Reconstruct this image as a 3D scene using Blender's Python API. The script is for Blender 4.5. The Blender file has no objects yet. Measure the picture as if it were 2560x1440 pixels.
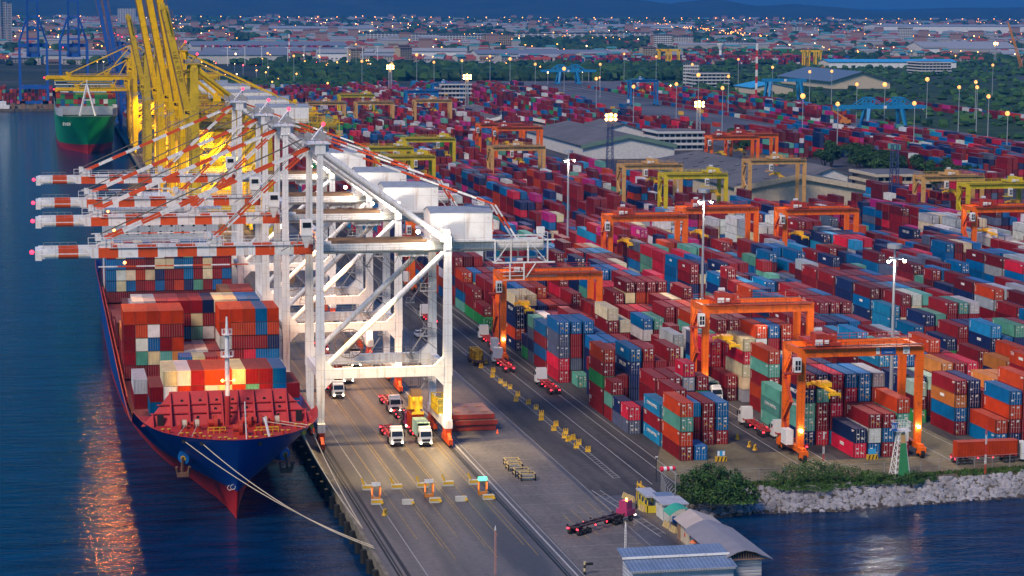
import bpy, math, random
from mathutils import Vector, Matrix
from mathutils.bvhtree import BVHTree
R = math.radians
rnd = random.Random(7)
scene = bpy.context.scene
col = scene.collection

# ------------------------------------------------------------------ camera, sky, sun, exposure
CAM_H, YAW, PITCH, ROLL = 85.46, R(12.0786), R(7.4209), R(0.3193)
cd = bpy.data.cameras.new('camera'); cam = bpy.data.objects.new('camera', cd); col.objects.link(cam)
cd.sensor_width = 36.0; cd.lens = 5507.165 / 2560 * 36.0; cd.clip_start = 5; cd.clip_end = 60000
fwd = Vector((math.sin(YAW) * math.cos(PITCH), math.cos(YAW) * math.cos(PITCH), -math.sin(PITCH)))
rgt = Vector((math.cos(YAW), -math.sin(YAW), 0)); upv = rgt.cross(fwd)
cr, sr = math.cos(ROLL), math.sin(ROLL)
rx = rgt * cr + upv * sr; ux = upv * cr - rgt * sr
cam.matrix_world = Matrix(((rx.x, ux.x, -fwd.x, 0), (rx.y, ux.y, -fwd.y, 0), (rx.z, ux.z, -fwd.z, CAM_H), (0, 0, 0, 1)))
scene.camera = cam

w = bpy.data.worlds.new('World'); scene.world = w; w.use_nodes = True
wn = w.node_tree.nodes; wl = w.node_tree.links
bg = wn['Background']; sky = wn.new('ShaderNodeTexSky'); sky.sky_type = 'NISHITA'; sky.sun_disc = False
SUN_EL, SUN_AZ = R(9.0), R(225.0)          # low sun behind the camera, over the sea
sky.sun_elevation = SUN_EL; sky.sun_rotation = SUN_AZ; sky.altitude = 0; sky.air_density = 1.6; sky.dust_density = 0.6; sky.ozone_density = 6.0
hsv = wn.new('ShaderNodeHueSaturation'); hsv.inputs['Saturation'].default_value = 1.75; hsv.inputs['Value'].default_value = 1.0
wl.new(sky.outputs[0], hsv.inputs['Color']); tint = wn.new('ShaderNodeMixRGB'); tint.blend_type = 'MULTIPLY'; tint.inputs[0].default_value = 1; tint.inputs[2].default_value = (.36, .74, 1.04, 1)
wl.new(hsv.outputs[0], tint.inputs[1]); wl.new(tint.outputs[0], bg.inputs[0]); bg.inputs[1].default_value = 0.135
sd = bpy.data.lights.new('sun', 'SUN'); sd.energy = 1.9; sd.angle = R(16); sd.color = (1.0, 0.79, 0.57)
so = bpy.data.objects.new('sun', sd); col.objects.link(so)
_el = R(44); sdir = Vector((math.sin(SUN_AZ) * math.cos(_el), math.cos(SUN_AZ) * math.cos(_el), math.sin(_el)))
so.rotation_euler = (-sdir).to_track_quat('-Z', 'Y').to_euler()
scene.view_settings.view_transform = 'Standard'; scene.view_settings.look = 'None'
scene.view_settings.exposure = 0.85; scene.view_settings.gamma = 1.0
HAZE = 0.000065
try:
    scene.cycles.use_denoising = True; scene.cycles.max_bounces = 5; scene.cycles.diffuse_bounces = 1; scene.cycles.glossy_bounces = 2
    scene.cycles.sample_clamp_indirect = 4; scene.cycles.volume_bounces = 0; scene.cycles.transparent_max_bounces = 8
except Exception: pass

# ------------------------------------------------------------------ materials
MATS = {}
def _base(name):
    m = bpy.data.materials.new(name); m.use_nodes = True
    nt = m.node_tree; b = nt.nodes['Principled BSDF']; return m, nt, b
def mat(name, c, rough=0.6, metal=0.0, var=0.12, scale=0.6, bump=0.0, stain=None, obj=False, spec=0.5, runs=None):
    """painted or mineral surface: base colour with two scales of noise wear, optional stains and bump"""
    if name in MATS: return MATS[name]
    m, nt, b = _base(name); N, L = nt.nodes, nt.links
    tc = N.new('ShaderNodeTexCoord'); n1 = N.new('ShaderNodeTexNoise'); n1.inputs['Scale'].default_value = scale; n1.inputs['Detail'].default_value = 6
    L.new(tc.outputs['Object'], n1.inputs['Vector'])
    hs = N.new('ShaderNodeHueSaturation'); hs.inputs['Color'].default_value = (*c, 1)
    mr = N.new('ShaderNodeMapRange'); mr.inputs[1].default_value = .3; mr.inputs[2].default_value = .7; mr.inputs[3].default_value = 1 - var; mr.inputs[4].default_value = 1 + var
    L.new(n1.outputs['Fac'], mr.inputs[0]); L.new(mr.outputs[0], hs.inputs['Value'])
    src = hs.outputs[0]
    if obj:
        oi = N.new('ShaderNodeObjectInfo'); L.new(oi.outputs['Color'], hs.inputs['Color'])
    if stain:
        n2 = N.new('ShaderNodeTexNoise'); n2.inputs['Scale'].default_value = scale * 3.1; n2.inputs['Detail'].default_value = 8
        L.new(tc.outputs['Object'], n2.inputs['Vector'])
        m2 = N.new('ShaderNodeMapRange'); m2.inputs[1].default_value = .56; m2.inputs[2].default_value = .72; m2.inputs[4].default_value = .65
        L.new(n2.outputs['Fac'], m2.inputs[0]); mx = N.new('ShaderNodeMixRGB'); L.new(m2.outputs[0], mx.inputs[0]); L.new(src, mx.inputs[1]); mx.inputs[2].default_value = (*stain, 1)
        src = mx.outputs[0]
    if runs:      # rust and dirt that has run down the surface, and thin plate seams
        mp = N.new('ShaderNodeMapping'); mp.inputs['Scale'].default_value = (1.6, 1.6, .12); L.new(tc.outputs['Object'], mp.inputs[0])
        n4 = N.new('ShaderNodeTexNoise'); n4.inputs['Scale'].default_value = 1; n4.inputs['Detail'].default_value = 7; L.new(mp.outputs[0], n4.inputs[0])
        m4 = N.new('ShaderNodeMapRange'); m4.inputs[1].default_value = .57; m4.inputs[2].default_value = .74; m4.inputs[4].default_value = .6; L.new(n4.outputs['Fac'], m4.inputs[0])
        x4 = N.new('ShaderNodeMixRGB'); L.new(m4.outputs[0], x4.inputs[0]); L.new(src, x4.inputs[1]); x4.inputs[2].default_value = (*runs, 1); src = x4.outputs[0]
        sp4 = N.new('ShaderNodeSeparateXYZ'); L.new(tc.outputs['Object'], sp4.inputs[0]); last = None
        for ax, per in ((2, 3.05), (0, 4.1)):
            d4 = N.new('ShaderNodeMath'); d4.operation = 'DIVIDE'; d4.inputs[1].default_value = per; L.new(sp4.outputs[ax], d4.inputs[0]); f4 = N.new('ShaderNodeMath'); f4.operation = 'FRACT'; L.new(d4.outputs[0], f4.inputs[0])
            l4 = N.new('ShaderNodeMath'); l4.operation = 'LESS_THAN'; l4.inputs[1].default_value = .025; L.new(f4.outputs[0], l4.inputs[0]); q4 = N.new('ShaderNodeMath'); q4.operation = 'MULTIPLY'; q4.inputs[1].default_value = .35; L.new(l4.outputs[0], q4.inputs[0])
            x5 = N.new('ShaderNodeMixRGB'); L.new(q4.outputs[0], x5.inputs[0]); L.new(src, x5.inputs[1]); x5.inputs[2].default_value = (*[v * .6 for v in runs], 1); src = x5.outputs[0]
    L.new(src, b.inputs['Base Color']); b.inputs['Roughness'].default_value = rough; b.inputs['Metallic'].default_value = metal
    b.inputs['Specular IOR Level'].default_value = spec
    if bump:
        bp = N.new('ShaderNodeBump'); bp.inputs['Distance'].default_value = bump; bp.inputs['Strength'].default_value = .6
        L.new(n1.outputs['Fac'], bp.inputs['Height']); L.new(bp.outputs[0], b.inputs['Normal'])
    MATS[name] = m; return m
def emis(name, c, s, sample=False):
    if name in MATS: return MATS[name]
    m, nt, b = _base(name); b.inputs['Base Color'].default_value = (*c, 1); b.inputs['Emission Color'].default_value = (*c, 1)
    b.inputs['Emission Strength'].default_value = s
    if not sample: m.cycles.emission_sampling = 'NONE'
    MATS[name] = m; return m

# ------------------------------------------------------------------ mesh building
class MB:
    def __init__(s): s.v = []; s.f = []; s.mi = []; s.ms = []; s.cur = 0
    def use(s, m):
        if m not in s.ms: s.ms.append(m)
        s.cur = s.ms.index(m); return s
    def face(s, pts):
        n = len(s.v); s.v += [tuple(p) for p in pts]; s.f.append(tuple(range(n, n + len(pts)))); s.mi.append(s.cur); return s
    def _hexa(s, p):
        n = len(s.v); s.v += [tuple(q) for q in p]
        for q in ((0, 3, 2, 1), (4, 5, 6, 7), (0, 1, 5, 4), (1, 2, 6, 5), (2, 3, 7, 6), (3, 0, 4, 7)):
            s.f.append(tuple(n + i for i in q)); s.mi.append(s.cur)
        return s
    def box(s, x0, x1, y0, y1, z0, z1):
        return s._hexa([(x0, y0, z0), (x1, y0, z0), (x1, y1, z0), (x0, y1, z0), (x0, y0, z1), (x1, y0, z1), (x1, y1, z1), (x0, y1, z1)])
    def cbox(s, x, y, z, a, b, c): return s.box(x - a / 2, x + a / 2, y - b / 2, y + b / 2, z - c / 2, z + c / 2)
    def taper(s, x, y, z0, z1, a0, b0, a1, b1, dx=0, dy=0):
        return s._hexa([(x - a0/2, y - b0/2, z0), (x + a0/2, y - b0/2, z0), (x + a0/2, y + b0/2, z0), (x - a0/2, y + b0/2, z0),
                        (x + dx - a1/2, y + dy - b1/2, z1), (x + dx + a1/2, y + dy - b1/2, z1), (x + dx + a1/2, y + dy + b1/2, z1), (x + dx - a1/2, y + dy + b1/2, z1)])
    def beam(s, p, q, w, h=None, w2=None, h2=None):
        p, q = Vector(p), Vector(q); h = h or w; w2 = w2 or w; h2 = h2 or h
        d = (q - p).normalized(); sx = d.cross(Vector((0, 0, 1)))
        if sx.length < 1e-3: sx = Vector((1, 0, 0))
        sx.normalize(); sz = sx.cross(d)
        c = [p - sx*w/2 - sz*h/2, p + sx*w/2 - sz*h/2, p + sx*w/2 + sz*h/2, p - sx*w/2 + sz*h/2,
             q - sx*w2/2 - sz*h2/2, q + sx*w2/2 - sz*h2/2, q + sx*w2/2 + sz*h2/2, q - sx*w2/2 + sz*h2/2]
        return s._hexa(c)
    def tube(s, p, q, r, n=8, r2=None, cap=True):
        p, q = Vector(p), Vector(q); r2 = r if r2 is None else r2
        d = (q - p).normalized(); sx = d.cross(Vector((0, 0, 1)))
        if sx.length < 1e-3: sx = Vector((1, 0, 0))
        sx.normalize(); sz = sx.cross(d); b = len(s.v)
        for k in range(n):
            a = 2 * math.pi * k / n; o = sx * math.cos(a) + sz * math.sin(a)
            s.v.append(tuple(p + o * r)); s.v.append(tuple(q + o * r2))
        for k in range(n):
            i, j = b + 2 * k, b + 2 * ((k + 1) % n); s.f.append((i, j, j + 1, i + 1)); s.mi.append(s.cur)
        if cap:
            s.f.append(tuple(b + 2 * k for k in range(n))[::-1]); s.mi.append(s.cur)
            s.f.append(tuple(b + 2 * k + 1 for k in range(n))); s.mi.append(s.cur)
        return s
    def ball(s, c, r, seg=8, rings=5, sz=1.0, jit=0, rg=None):
        b = len(s.v); c = Vector(c)
        s.v.append(tuple(c + Vector((0, 0, r * sz))))
        for i in range(1, rings):
            t = math.pi * i / rings
            for k in range(seg):
                a = 2 * math.pi * k / seg; rr = r * (1 + (rg.uniform(-jit, jit) if jit else 0))
                s.v.append((c.x + rr * math.sin(t) * math.cos(a), c.y + rr * math.sin(t) * math.sin(a), c.z + rr * math.cos(t) * sz))
        s.v.append(tuple(c - Vector((0, 0, r * sz)))); e = len(s.v) - 1
        for k in range(seg): s.f.append((b, b + 1 + k, b + 1 + (k + 1) % seg)); s.mi.append(s.cur)
        for i in range(rings - 2):
            for k in range(seg):
                a0 = b + 1 + i * seg; a1 = a0 + seg; k2 = (k + 1) % seg
                s.f.append((a0 + k, a1 + k, a1 + k2, a0 + k2)); s.mi.append(s.cur)
        a0 = b + 1 + (rings - 2) * seg
        for k in range(seg): s.f.append((e, a0 + (k + 1) % seg, a0 + k)); s.mi.append(s.cur)
        return s
    def prism(s, poly, z0, z1):
        n = len(poly); b = len(s.v); s.v += [(x, y, z0) for x, y in poly] + [(x, y, z1) for x, y in poly]
        s.f.append(tuple(b + i for i in range(n))[::-1]); s.mi.append(s.cur); s.f.append(tuple(b + n + i for i in range(n))); s.mi.append(s.cur)
        for i in range(n):
            j = (i + 1) % n; s.f.append((b + i, b + j, b + n + j, b + n + i)); s.mi.append(s.cur)
        return s
    def rail(s, p, q, h=1.1, step=2.5, t=0.07):
        p, q = Vector(p), Vector(q); n = max(1, int((q - p).length / step)); u = Vector((0, 0, h))
        s.beam(p + u, q + u, t); s.beam(p + u * .5, q + u * .5, t * .8)
        for i in range(n + 1):
            a = p + (q - p) * i / n; s.beam(a, a + u, t)
        return s
    def mesh(s, name):
        me = bpy.data.meshes.new(name); me.from_pydata(s.v, [], s.f)
        for m in s.ms: me.materials.append(m)
        if len(s.ms) > 1: me.polygons.foreach_set('material_index', s.mi)
        me.update(); return me
def link(name, me, parent=None, loc=None, rz=0, color=None):
    o = bpy.data.objects.new(name, me); col.objects.link(o)
    if parent: o.parent = parent
    if loc: o.location = loc
    if rz: o.rotation_euler = (0, 0, rz)
    if color: o.color = (*color, 1)
    return o
def part(name, mb, parent=None, **k): return link(name, mb.mesh(name), parent, **k)
def tag(o, label=None, cat=None, group=None, kind=None):
    if label: o['label'] = label
    if cat: o['category'] = cat
    if group: o['group'] = group
    if kind: o['kind'] = kind
    return o
def empty(name, loc=(0, 0, 0), rz=0):
    o = bpy.data.objects.new(name, None); col.objects.link(o); o.location = loc; o.rotation_euler = (0, 0, rz); o.empty_display_size = .5; return o
def copy_tree(o, loc=None, rz=None, label=None, group=None, parent=None, sub=None):
    c = o.copy(); col.objects.link(c); c.parent = parent
    if loc is not None: c.location = loc
    if rz is not None: c.rotation_euler = (0, 0, rz)
    if label: c['label'] = label
    if group: c['group'] = group
    for ch in list(o.children): copy_tree(ch, parent=c)
    return c
def shift(o, f=None):
    return o
def smooth(o):
    o.data.polygons.foreach_set('use_smooth', [True] * len(o.data.polygons)); return o
def lamp(name, loc, power, color, radius=.3, parent=None, spot=None, target=None, blend=.6):
    d = bpy.data.lights.new(name, 'SPOT' if spot else 'POINT'); d.energy = power; d.color = color; d.shadow_soft_size = radius
    if spot: d.spot_size = R(spot); d.spot_blend = blend
    o = bpy.data.objects.new(name, d); col.objects.link(o); o.location = loc
    if parent: o.parent = parent
    if target is not None: o.rotation_euler = (Vector(target) - Vector(loc)).to_track_quat('-Z', 'Y').to_euler()
    return o
def text_mesh(txt, size, m, name='lettering', extrude=.02, align='CENTER'):
    c = bpy.data.curves.new('t', 'FONT'); c.body = txt; c.size = size; c.extrude = extrude; c.align_x = align; c.align_y = 'CENTER'
    o = bpy.data.objects.new('t', c); col.objects.link(o); bpy.context.view_layer.update()
    dg = bpy.context.evaluated_depsgraph_get(); me = bpy.data.meshes.new_from_object(o.evaluated_get(dg)); me.name = name
    me.materials.clear(); me.materials.append(m)
    bpy.data.objects.remove(o); bpy.data.curves.remove(c); return me
# text orientation matrices: facing -Y (towards the camera), facing -X (towards the water)
ROT_F = (R(90), 0, 0); ROT_L = (R(90), 0, R(-90))
WHITE = mat('white_paint', (.86, .86, .88), .45, var=.06, scale=.25, stain=(.62, .54, .50), runs=(.46, .30, .20))

# ================================================================== THE SETTING
WL = -3.0                                   # water level; the quay deck is z = 0
def ground_mat(name, c1, c2, c3=None, sx=.05, sy=.05, rough=.85, fine=1.5, bump=.0, lo=.35, hi=.65, spec=.3, roads=False):
    if name in MATS: return MATS[name]
    m, nt, b = _base(name); N, L = nt.nodes, nt.links
    tc = N.new('ShaderNodeTexCoord'); mp = N.new('ShaderNodeMapping'); mp.inputs['Scale'].default_value = (sx, sy, sx); L.new(tc.outputs['Object'], mp.inputs[0])
    n1 = N.new('ShaderNodeTexNoise'); n1.inputs['Scale'].default_value = 1; n1.inputs['Detail'].default_value = 5; L.new(mp.outputs[0], n1.inputs[0])
    cr1 = N.new('ShaderNodeValToRGB'); e = cr1.color_ramp.elements; e[0].position = lo; e[0].color = (*c1, 1); e[1].position = hi; e[1].color = (*c2, 1)
    if c3: k = e.new((lo + hi) / 2); k.color = (*c3, 1)
    L.new(n1.outputs['Fac'], cr1.inputs[0])
    n2 = N.new('ShaderNodeTexNoise'); n2.inputs['Scale'].default_value = fine; n2.inputs['Detail'].default_value = 8; L.new(tc.outputs['Object'], n2.inputs[0])
    mr = N.new('ShaderNodeMapRange'); mr.inputs[1].default_value = .3; mr.inputs[2].default_value = .7; mr.inputs[3].default_value = .78; mr.inputs[4].default_value = 1.2; L.new(n2.outputs['Fac'], mr.inputs[0])
    hs = N.new('ShaderNodeHueSaturation'); L.new(cr1.outputs[0], hs.inputs['Color']); L.new(mr.outputs[0], hs.inputs['Value'])
    L.new(hs.outputs[0], b.inputs['Base Color']); b.inputs['Roughness'].default_value = rough; b.inputs['Specular IOR Level'].default_value = spec
    if bump:
        bp = N.new('ShaderNodeBump'); bp.inputs['Distance'].default_value = bump; L.new(n2.outputs['Fac'], bp.inputs['Height']); L.new(bp.outputs[0], b.inputs['Normal'])
    MATS[name] = m; return m
def sheet(name, poly, z, m, label=None):
    mb = MB().use(m); mb.face([(x, y, z) for x, y in poly]); return tag(part(name, mb), label, kind='structure')

LAND = ground_mat('land', (.018, .028, .020), (.075, .07, .065), (.03, .042, .026), .006, .009, .9, .05, lo=.38, hi=.68)
SCRUB = ground_mat('scrub_green', (.014, .035, .012), (.045, .075, .022), (.022, .052, .016), .03, .03, .95, .25, bump=1.2)
ASPH = ground_mat('yard_asphalt', (.034, .034, .040), (.082, .076, .080), None, .35, .022, .8, .8, spec=.35)
CONC = ground_mat('quay_concrete', (.050, .044, .050), (.125, .108, .106), None, .30, .014, .55, .9, spec=.5, lo=.40, hi=.62)
SLAB = ground_mat('pale_concrete', (.115, .108, .115), (.17, .155, .155), None, .2, .05, .8, 1.2)
TAN = ground_mat('worn_yard_concrete', (.11, .095, .06), (.21, .185, .115), None, .15, .04, .8, 1.0)
# one big land sheet: the shore steps round the basin, the quay finger and the rock bank
land = [(49, 1830), (49, 250), (103.5, 250), (103.5, 364), (120, 369), (134, 367.5), (160, 370.5), (182, 373), (240, 377), (330, 380),
        (900, 380), (9000, 380), (22000, 3000), (22000, 32000), (-9000, 32000), (-9000, 1830)]
sheet('ground', land, -.02, LAND)
sheet('yard_pavement', [(93, 1790), (93, 364.6), (103, 364.6), (120, 370), (134, 368.6), (160, 371.6), (182, 374), (240, 378), (560, 384), (596, 1100), (600, 1800)], .0, ASPH)
sheet('quay_deck', [(49.05, 1825), (49.05, 251), (103, 251), (103, 364.5), (93.01, 364.5), (93.01, 1825)], .0, CONC)
sheet('rail_apron', [(398, 1245), (478, 1245), (520, 1045), (600, 1045), (604, 1800), (640, 2330), (420, 2330), (398, 1640)], .012, ground_mat('apron_concrete', (.085, .085, .10), (.14, .135, .15), None, .02, .012, .8, .3))
sheet('quay_deck_strip', [(78.6, 520), (78.6, 262), (92, 262), (92, 520)], .006, SLAB)
sheet('yard_forecourt', [(132, 370), (160, 372.5), (200, 376.5), (236, 379), (236, 386), (206, 386), (206, 420), (195, 420), (195, 386), (174, 386), (174, 440), (164.5, 440), (164.5, 386), (143, 386), (143, 395), (131.5, 395), (131.5, 450), (110, 386), (110, 372)], .005, TAN)
# quay wall, capping, piles with fenders (the basin side)
DARKC = mat('stained_concrete', (.20, .17, .13), .9, var=.35, scale=.5, stain=(.05, .04, .03), bump=.05)
mb = MB().use(DARKC); mb.box(48.95, 49.6, 250, 1830, -1.4, .12); mb.box(50.2, 103, 250, 251, -6, -.03)
mb.box(-600, 49.2, 1829, 1830, -6, .1); mb.box(102.6, 103.5, 250, 364, -6, -.03)
tag(part('quay_edge_wall', mb), kind='structure')
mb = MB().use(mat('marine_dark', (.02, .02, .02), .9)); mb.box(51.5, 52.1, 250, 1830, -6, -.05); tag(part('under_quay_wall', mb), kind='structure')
PILE = mat('pile_concrete', (.38, .32, .24), .85, var=.25, scale=.8, stain=(.08, .06, .04)); RUB = mat('black_rubber', (.012, .012, .013), .6)
def pile():
    r = empty('quay_pile', (49.3, 0, 0)); tag(r, 'pale concrete quay pile with a black rubber fender over dark water', 'quay pile', 'piles along the quay edge')
    mb = MB().use(PILE); mb.box(-.35, 1.0, -.55, .55, -6, -.9); part('column', mb, r)
    mb = MB().use(RUB); mb.tube((-.75, 0, -3.4), (-.75, 0, -.9), .62, 10); mb.box(-.5, -.3, -.8, .8, -3.2, -1.0); part('fender', mb, r); return r
pp = pile(); pp.location.y = 306
for i in range(1, 30): copy_tree(pp, (49.3, 306 + i * 6.4, 0))
# pavement joints of the slab strip, crane rails in their dark trenches
DK = mat('rail_trench', (.012, .012, .014), .7); STEEL = mat('worn_rail_steel', (.16, .15, .15), .4, .8)
for nm, X in (('waterside_crane_rail', 51.25), ('landside_crane_rail', 75.95)):
    mb = MB().use(DK)
    mb.box(X - .42, X + .42, 252, 1826, .002, .006)
    if X < 60: mb.box(X + .9, X + 1.5, 252, 1826, .002, .006)
    mb.use(STEEL).box(X - .07, X + .07, 252, 1826, .006, .09); tag(part(nm, mb), kind='structure')
WL_ = mat('white_road_paint', (.40, .40, .40), .7, var=.3, scale=2.5, stain=(.2, .2, .2)); YL = mat('yellow_road_paint', (.34, .23, .06), .7, var=.4, scale=1.2, stain=(.13, .12, .11))
mb = MB().use(WL_)
def stripe(X0, Y0, X1, Y1, wd=.16, z=.011):
    d = Vector((X1 - X0, Y1 - Y0)).normalized(); n = Vector((-d.y, d.x)) * wd / 2
    mb.face([(X0 - n.x, Y0 - n.y, z), (X1 - n.x, Y1 - n.y, z), (X1 + n.x, Y1 + n.y, z), (X0 + n.x, Y0 + n.y, z)])
stripe(55.2, 252, 55.2, 1200, .14); stripe(77.3, 252, 77.3, 1200, .3); stripe(78.3, 252, 78.3, 600, .12); stripe(93, 262, 93, 560, .1)
for X in (99.9, 101.1): stripe(X, 378, X, 720, .12)
for k in range(190): stripe(99.9, 378 + k * 1.8, 101.1, 378.6 + k * 1.8, .14)
for X in (105.4, 109.7, 112.0): stripe(X, 372 if X < 112 else 366, X, 900, .16)
for X in (136.9, 140.4, 143.1, 166.6, 172.6, 196.0, 203.0, 234, 264): stripe(X, 382 if X > 142 else 374, X, 900, .18)
for k in range(34): stripe(78.7, 264 + k * 7.4, 91.9, 264 + k * 7.4, .07)
stripe(96.2, 334, 93.6, 369, .18); stripe(97.6, 336, 95.0, 369, .14)
for k in range(12): stripe(96.1 - k * .22, 336 + k * 2.6, 97.5 - k * .22, 337 + k * 2.6, .12)
tag(part('lane_markings', mb), kind='structure')
mb = MB().use(YL)
for k, X in enumerate((57.4, 60.5, 61.1, 64.0, 67.2, 67.7, 70.6, 73.4, 74.2)): stripe(X, 340 - (k % 3) * 7, X, 1100, .13)
for k in range(5): stripe(84.5 + k * 2.1, 334 + k * 3, 84.3 + k * 2.1, 352 + k * 3, .12)
tag(part('yellow_lane_markings', mb), kind='structure')
t = text_mesh('902', 3.2, WL_, 'lane_number', 0); o = link('lane_number_marking', t, None, (153.8, 373.9, .012)); tag(o, kind='structure')

# water: dark swell with small ripples
m, nt, b = _base('harbour_water'); N, L = nt.nodes, nt.links
tc = N.new('ShaderNodeTexCoord'); nz = []
for sx, sy, det, dist in ((.10, .28, 3, .34), (.8, 1.9, 3, .105)):
    mp = N.new('ShaderNodeMapping'); mp.inputs['Scale'].default_value = (sx, sy, 1); mp.inputs['Rotation'].default_value = (0, 0, .25); L.new(tc.outputs['Object'], mp.inputs[0])
    n = N.new('ShaderNodeTexNoise'); n.inputs['Scale'].default_value = 1; n.inputs['Detail'].default_value = det; n.inputs['Roughness'].default_value = .6; n.inputs['Distortion'].default_value = .4
    L.new(mp.outputs[0], n.inputs[0]); bp = N.new('ShaderNodeBump'); bp.inputs['Distance'].default_value = dist; bp.inputs['Strength'].default_value = 1
    L.new(n.outputs['Fac'], bp.inputs['Height']); nz.append(bp)
L.new(nz[0].outputs[0], nz[1].inputs['Normal']); L.new(nz[1].outputs[0], b.inputs['Normal'])
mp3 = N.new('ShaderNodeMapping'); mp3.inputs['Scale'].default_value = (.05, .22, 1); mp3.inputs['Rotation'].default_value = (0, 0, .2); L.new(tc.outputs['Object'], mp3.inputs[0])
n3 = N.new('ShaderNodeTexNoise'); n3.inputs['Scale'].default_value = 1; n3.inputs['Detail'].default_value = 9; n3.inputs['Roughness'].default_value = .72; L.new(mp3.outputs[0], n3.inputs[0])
cr1 = N.new('ShaderNodeValToRGB'); cr1.color_ramp.elements[0].color = (.0003, .008, .034, 1); cr1.color_ramp.elements[1].color = (.0006, .034, .110, 1)  # light and dark of the ripple reflections, painted into the base colour
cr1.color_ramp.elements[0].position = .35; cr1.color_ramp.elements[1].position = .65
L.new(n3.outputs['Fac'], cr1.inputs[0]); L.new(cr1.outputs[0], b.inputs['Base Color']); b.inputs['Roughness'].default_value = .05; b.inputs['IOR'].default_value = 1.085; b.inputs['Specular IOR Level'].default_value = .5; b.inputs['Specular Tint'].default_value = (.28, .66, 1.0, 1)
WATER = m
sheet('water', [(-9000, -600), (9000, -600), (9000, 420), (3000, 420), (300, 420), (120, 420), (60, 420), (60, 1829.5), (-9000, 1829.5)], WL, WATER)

# rock bank between the yard and the water, right of the quay finger
bank = [(103.5, 364, 355), (120, 369, 358), (134, 367.5, 357), (160, 370.5, 360), (182, 373, 362), (240, 377, 364), (330, 380, 366), (900, 380, 366)]
mb = MB().use(mat('bank_soil', (.09, .08, .06), .95, var=.3, scale=.5))
for (x0, a0, b0), (x1, a1, b1) in zip(bank, bank[1:]):
    mb.face([(x0, a0, -.03), (x0, b0, -3.6), (x1, b1, -3.6), (x1, a1, -.03)])
tag(part('rock_bank_slope', mb), kind='structure')
def bank_at(x):
    for (x0, a0, b0), (x1, a1, b1) in zip(bank, bank[1:]):
        if x0 <= x <= x1:
            t = (x - x0) / (x1 - x0); return a0 + (a1 - a0) * t, b0 + (b1 - b0) * t
ROCK = mat('pale_boulder', (.27, .27, .31), .85, var=.38, scale=.35, stain=(.30, .24, .19), bump=.08)
ROCKD = mat('wet_dark_boulder', (.045, .036, .03), .55, var=.3, scale=.5)
mb = MB(); rg = random.Random(3)
for i in range(5200):
    x = rg.uniform(104, 215); a, b_ = bank_at(x); t = rg.uniform(.10, 1.0) if rg.random() > .1 else rg.uniform(.92, 1.03)
    if x < 121 and t < .45: continue
    y = a + (b_ - a) * t; z = -.03 - 3.5 * t - .05; r = rg.uniform(.22, .6) if rg.random() < .75 else rg.uniform(.55, .95)
    mb.use(ROCKD if t > .86 + rg.uniform(-.07, .05) else ROCK)
    mb.ball((x, y, z), r * .78, 6, 4, rg.uniform(.6, .95), .28, rg)
tag(part('boulders', mb), 'pale grey boulders heaped along the water edge, dark and wet at the foot', 'boulders', kind='stuff')

# hills behind the town
HP = [(-300, 200), (300, 215), (700, 190), (1000, 175), (1300, 160), (1560, 125), (1713, 92), (1740, 66), (1773, 58), (1787, 68), (1813, 84), (1863, 96), (1900, 98), (1953, 73), (2003, 54), (2053, 60), (2093, 72), (2153, 64), (2220, 49), (2287, 38), (2420, 37), (2520, 50), (2620, 60), (3200, 90)]
def hp(px):
    for (a, za), (c, zc) in zip(HP, HP[1:]):
        if a <= px <= c: return za + (zc - za) * (px - a) / (c - a)
    return 100
HILL = ground_mat('wooded_hills', (.012, .030, .018), (.03, .05, .03), None, .004, .004, .95, .02)
from mathutils import noise as mnoise
mb = MB().use(HILL); nx, ny = 170, 12
for j in range(ny):
    for i in range(nx):
        px = -300 + 3500 * i / (nx - 1); th = YAW + math.atan((px - 1280) / 5507); Y = 10700 + 420 * j; X = math.tan(th) * 12000 + (j - 4) * 60
        t = j / (ny - 1); prof = math.sin(min(1, t * 1.6) * math.pi / 2) if t < .62 else math.cos((t - .62) / .38 * math.pi / 2)
        z = hp(px) * prof + mnoise.noise(Vector((X / 900, Y / 900, 0))) * 22 * prof + mnoise.noise(Vector((X / 250, Y / 250, 3))) * 6 * prof
        mb.v.append((X, Y, max(z, 0) - 1 if j in (0, ny - 1) else z))
for j in range(ny - 1):
    for i in range(nx - 1):
        a = j * nx + i; mb.f.append((a, a + 1, a + nx + 1, a + nx)); mb.mi.append(0)
tag(smooth(part('hills', mb)), kind='structure')

# ================================================================== CONTAINERS
PAL = {'R': (.225, .010, .016), 'D': (.120, .007, .014), 'O': (.44, .042, .008), 'B': (.001, .115, .33), 'N': (.008, .022, .100), 'L': (.012, .22, .46), 'T': (.10, .33, .27),
       'G': (.022, .26, .07), 'W': (.62, .62, .64), 'C': (.66, .56, .36), 'K': (.090, .115, .19), 'P': (.44, .016, .17), 'M': (.56, .016, .045), 'S': (.33, .36, .42), 'A': (.48, .16, .035), 'Y': (.66, .38, .03), 'E': (.34, .52, .44)}
CN = {'R': 'brown-red', 'D': 'dark maroon', 'O': 'rust orange', 'B': 'blue', 'N': 'navy', 'L': 'light blue', 'T': 'teal', 'G': 'green', 'W': 'white', 'C': 'cream', 'K': 'slate grey', 'P': 'magenta', 'M': 'bright red', 'S': 'pale grey', 'A': 'tan orange', 'Y': 'yellow', 'E': 'pale green'}
CW, CH = 2.44, 2.78
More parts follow.
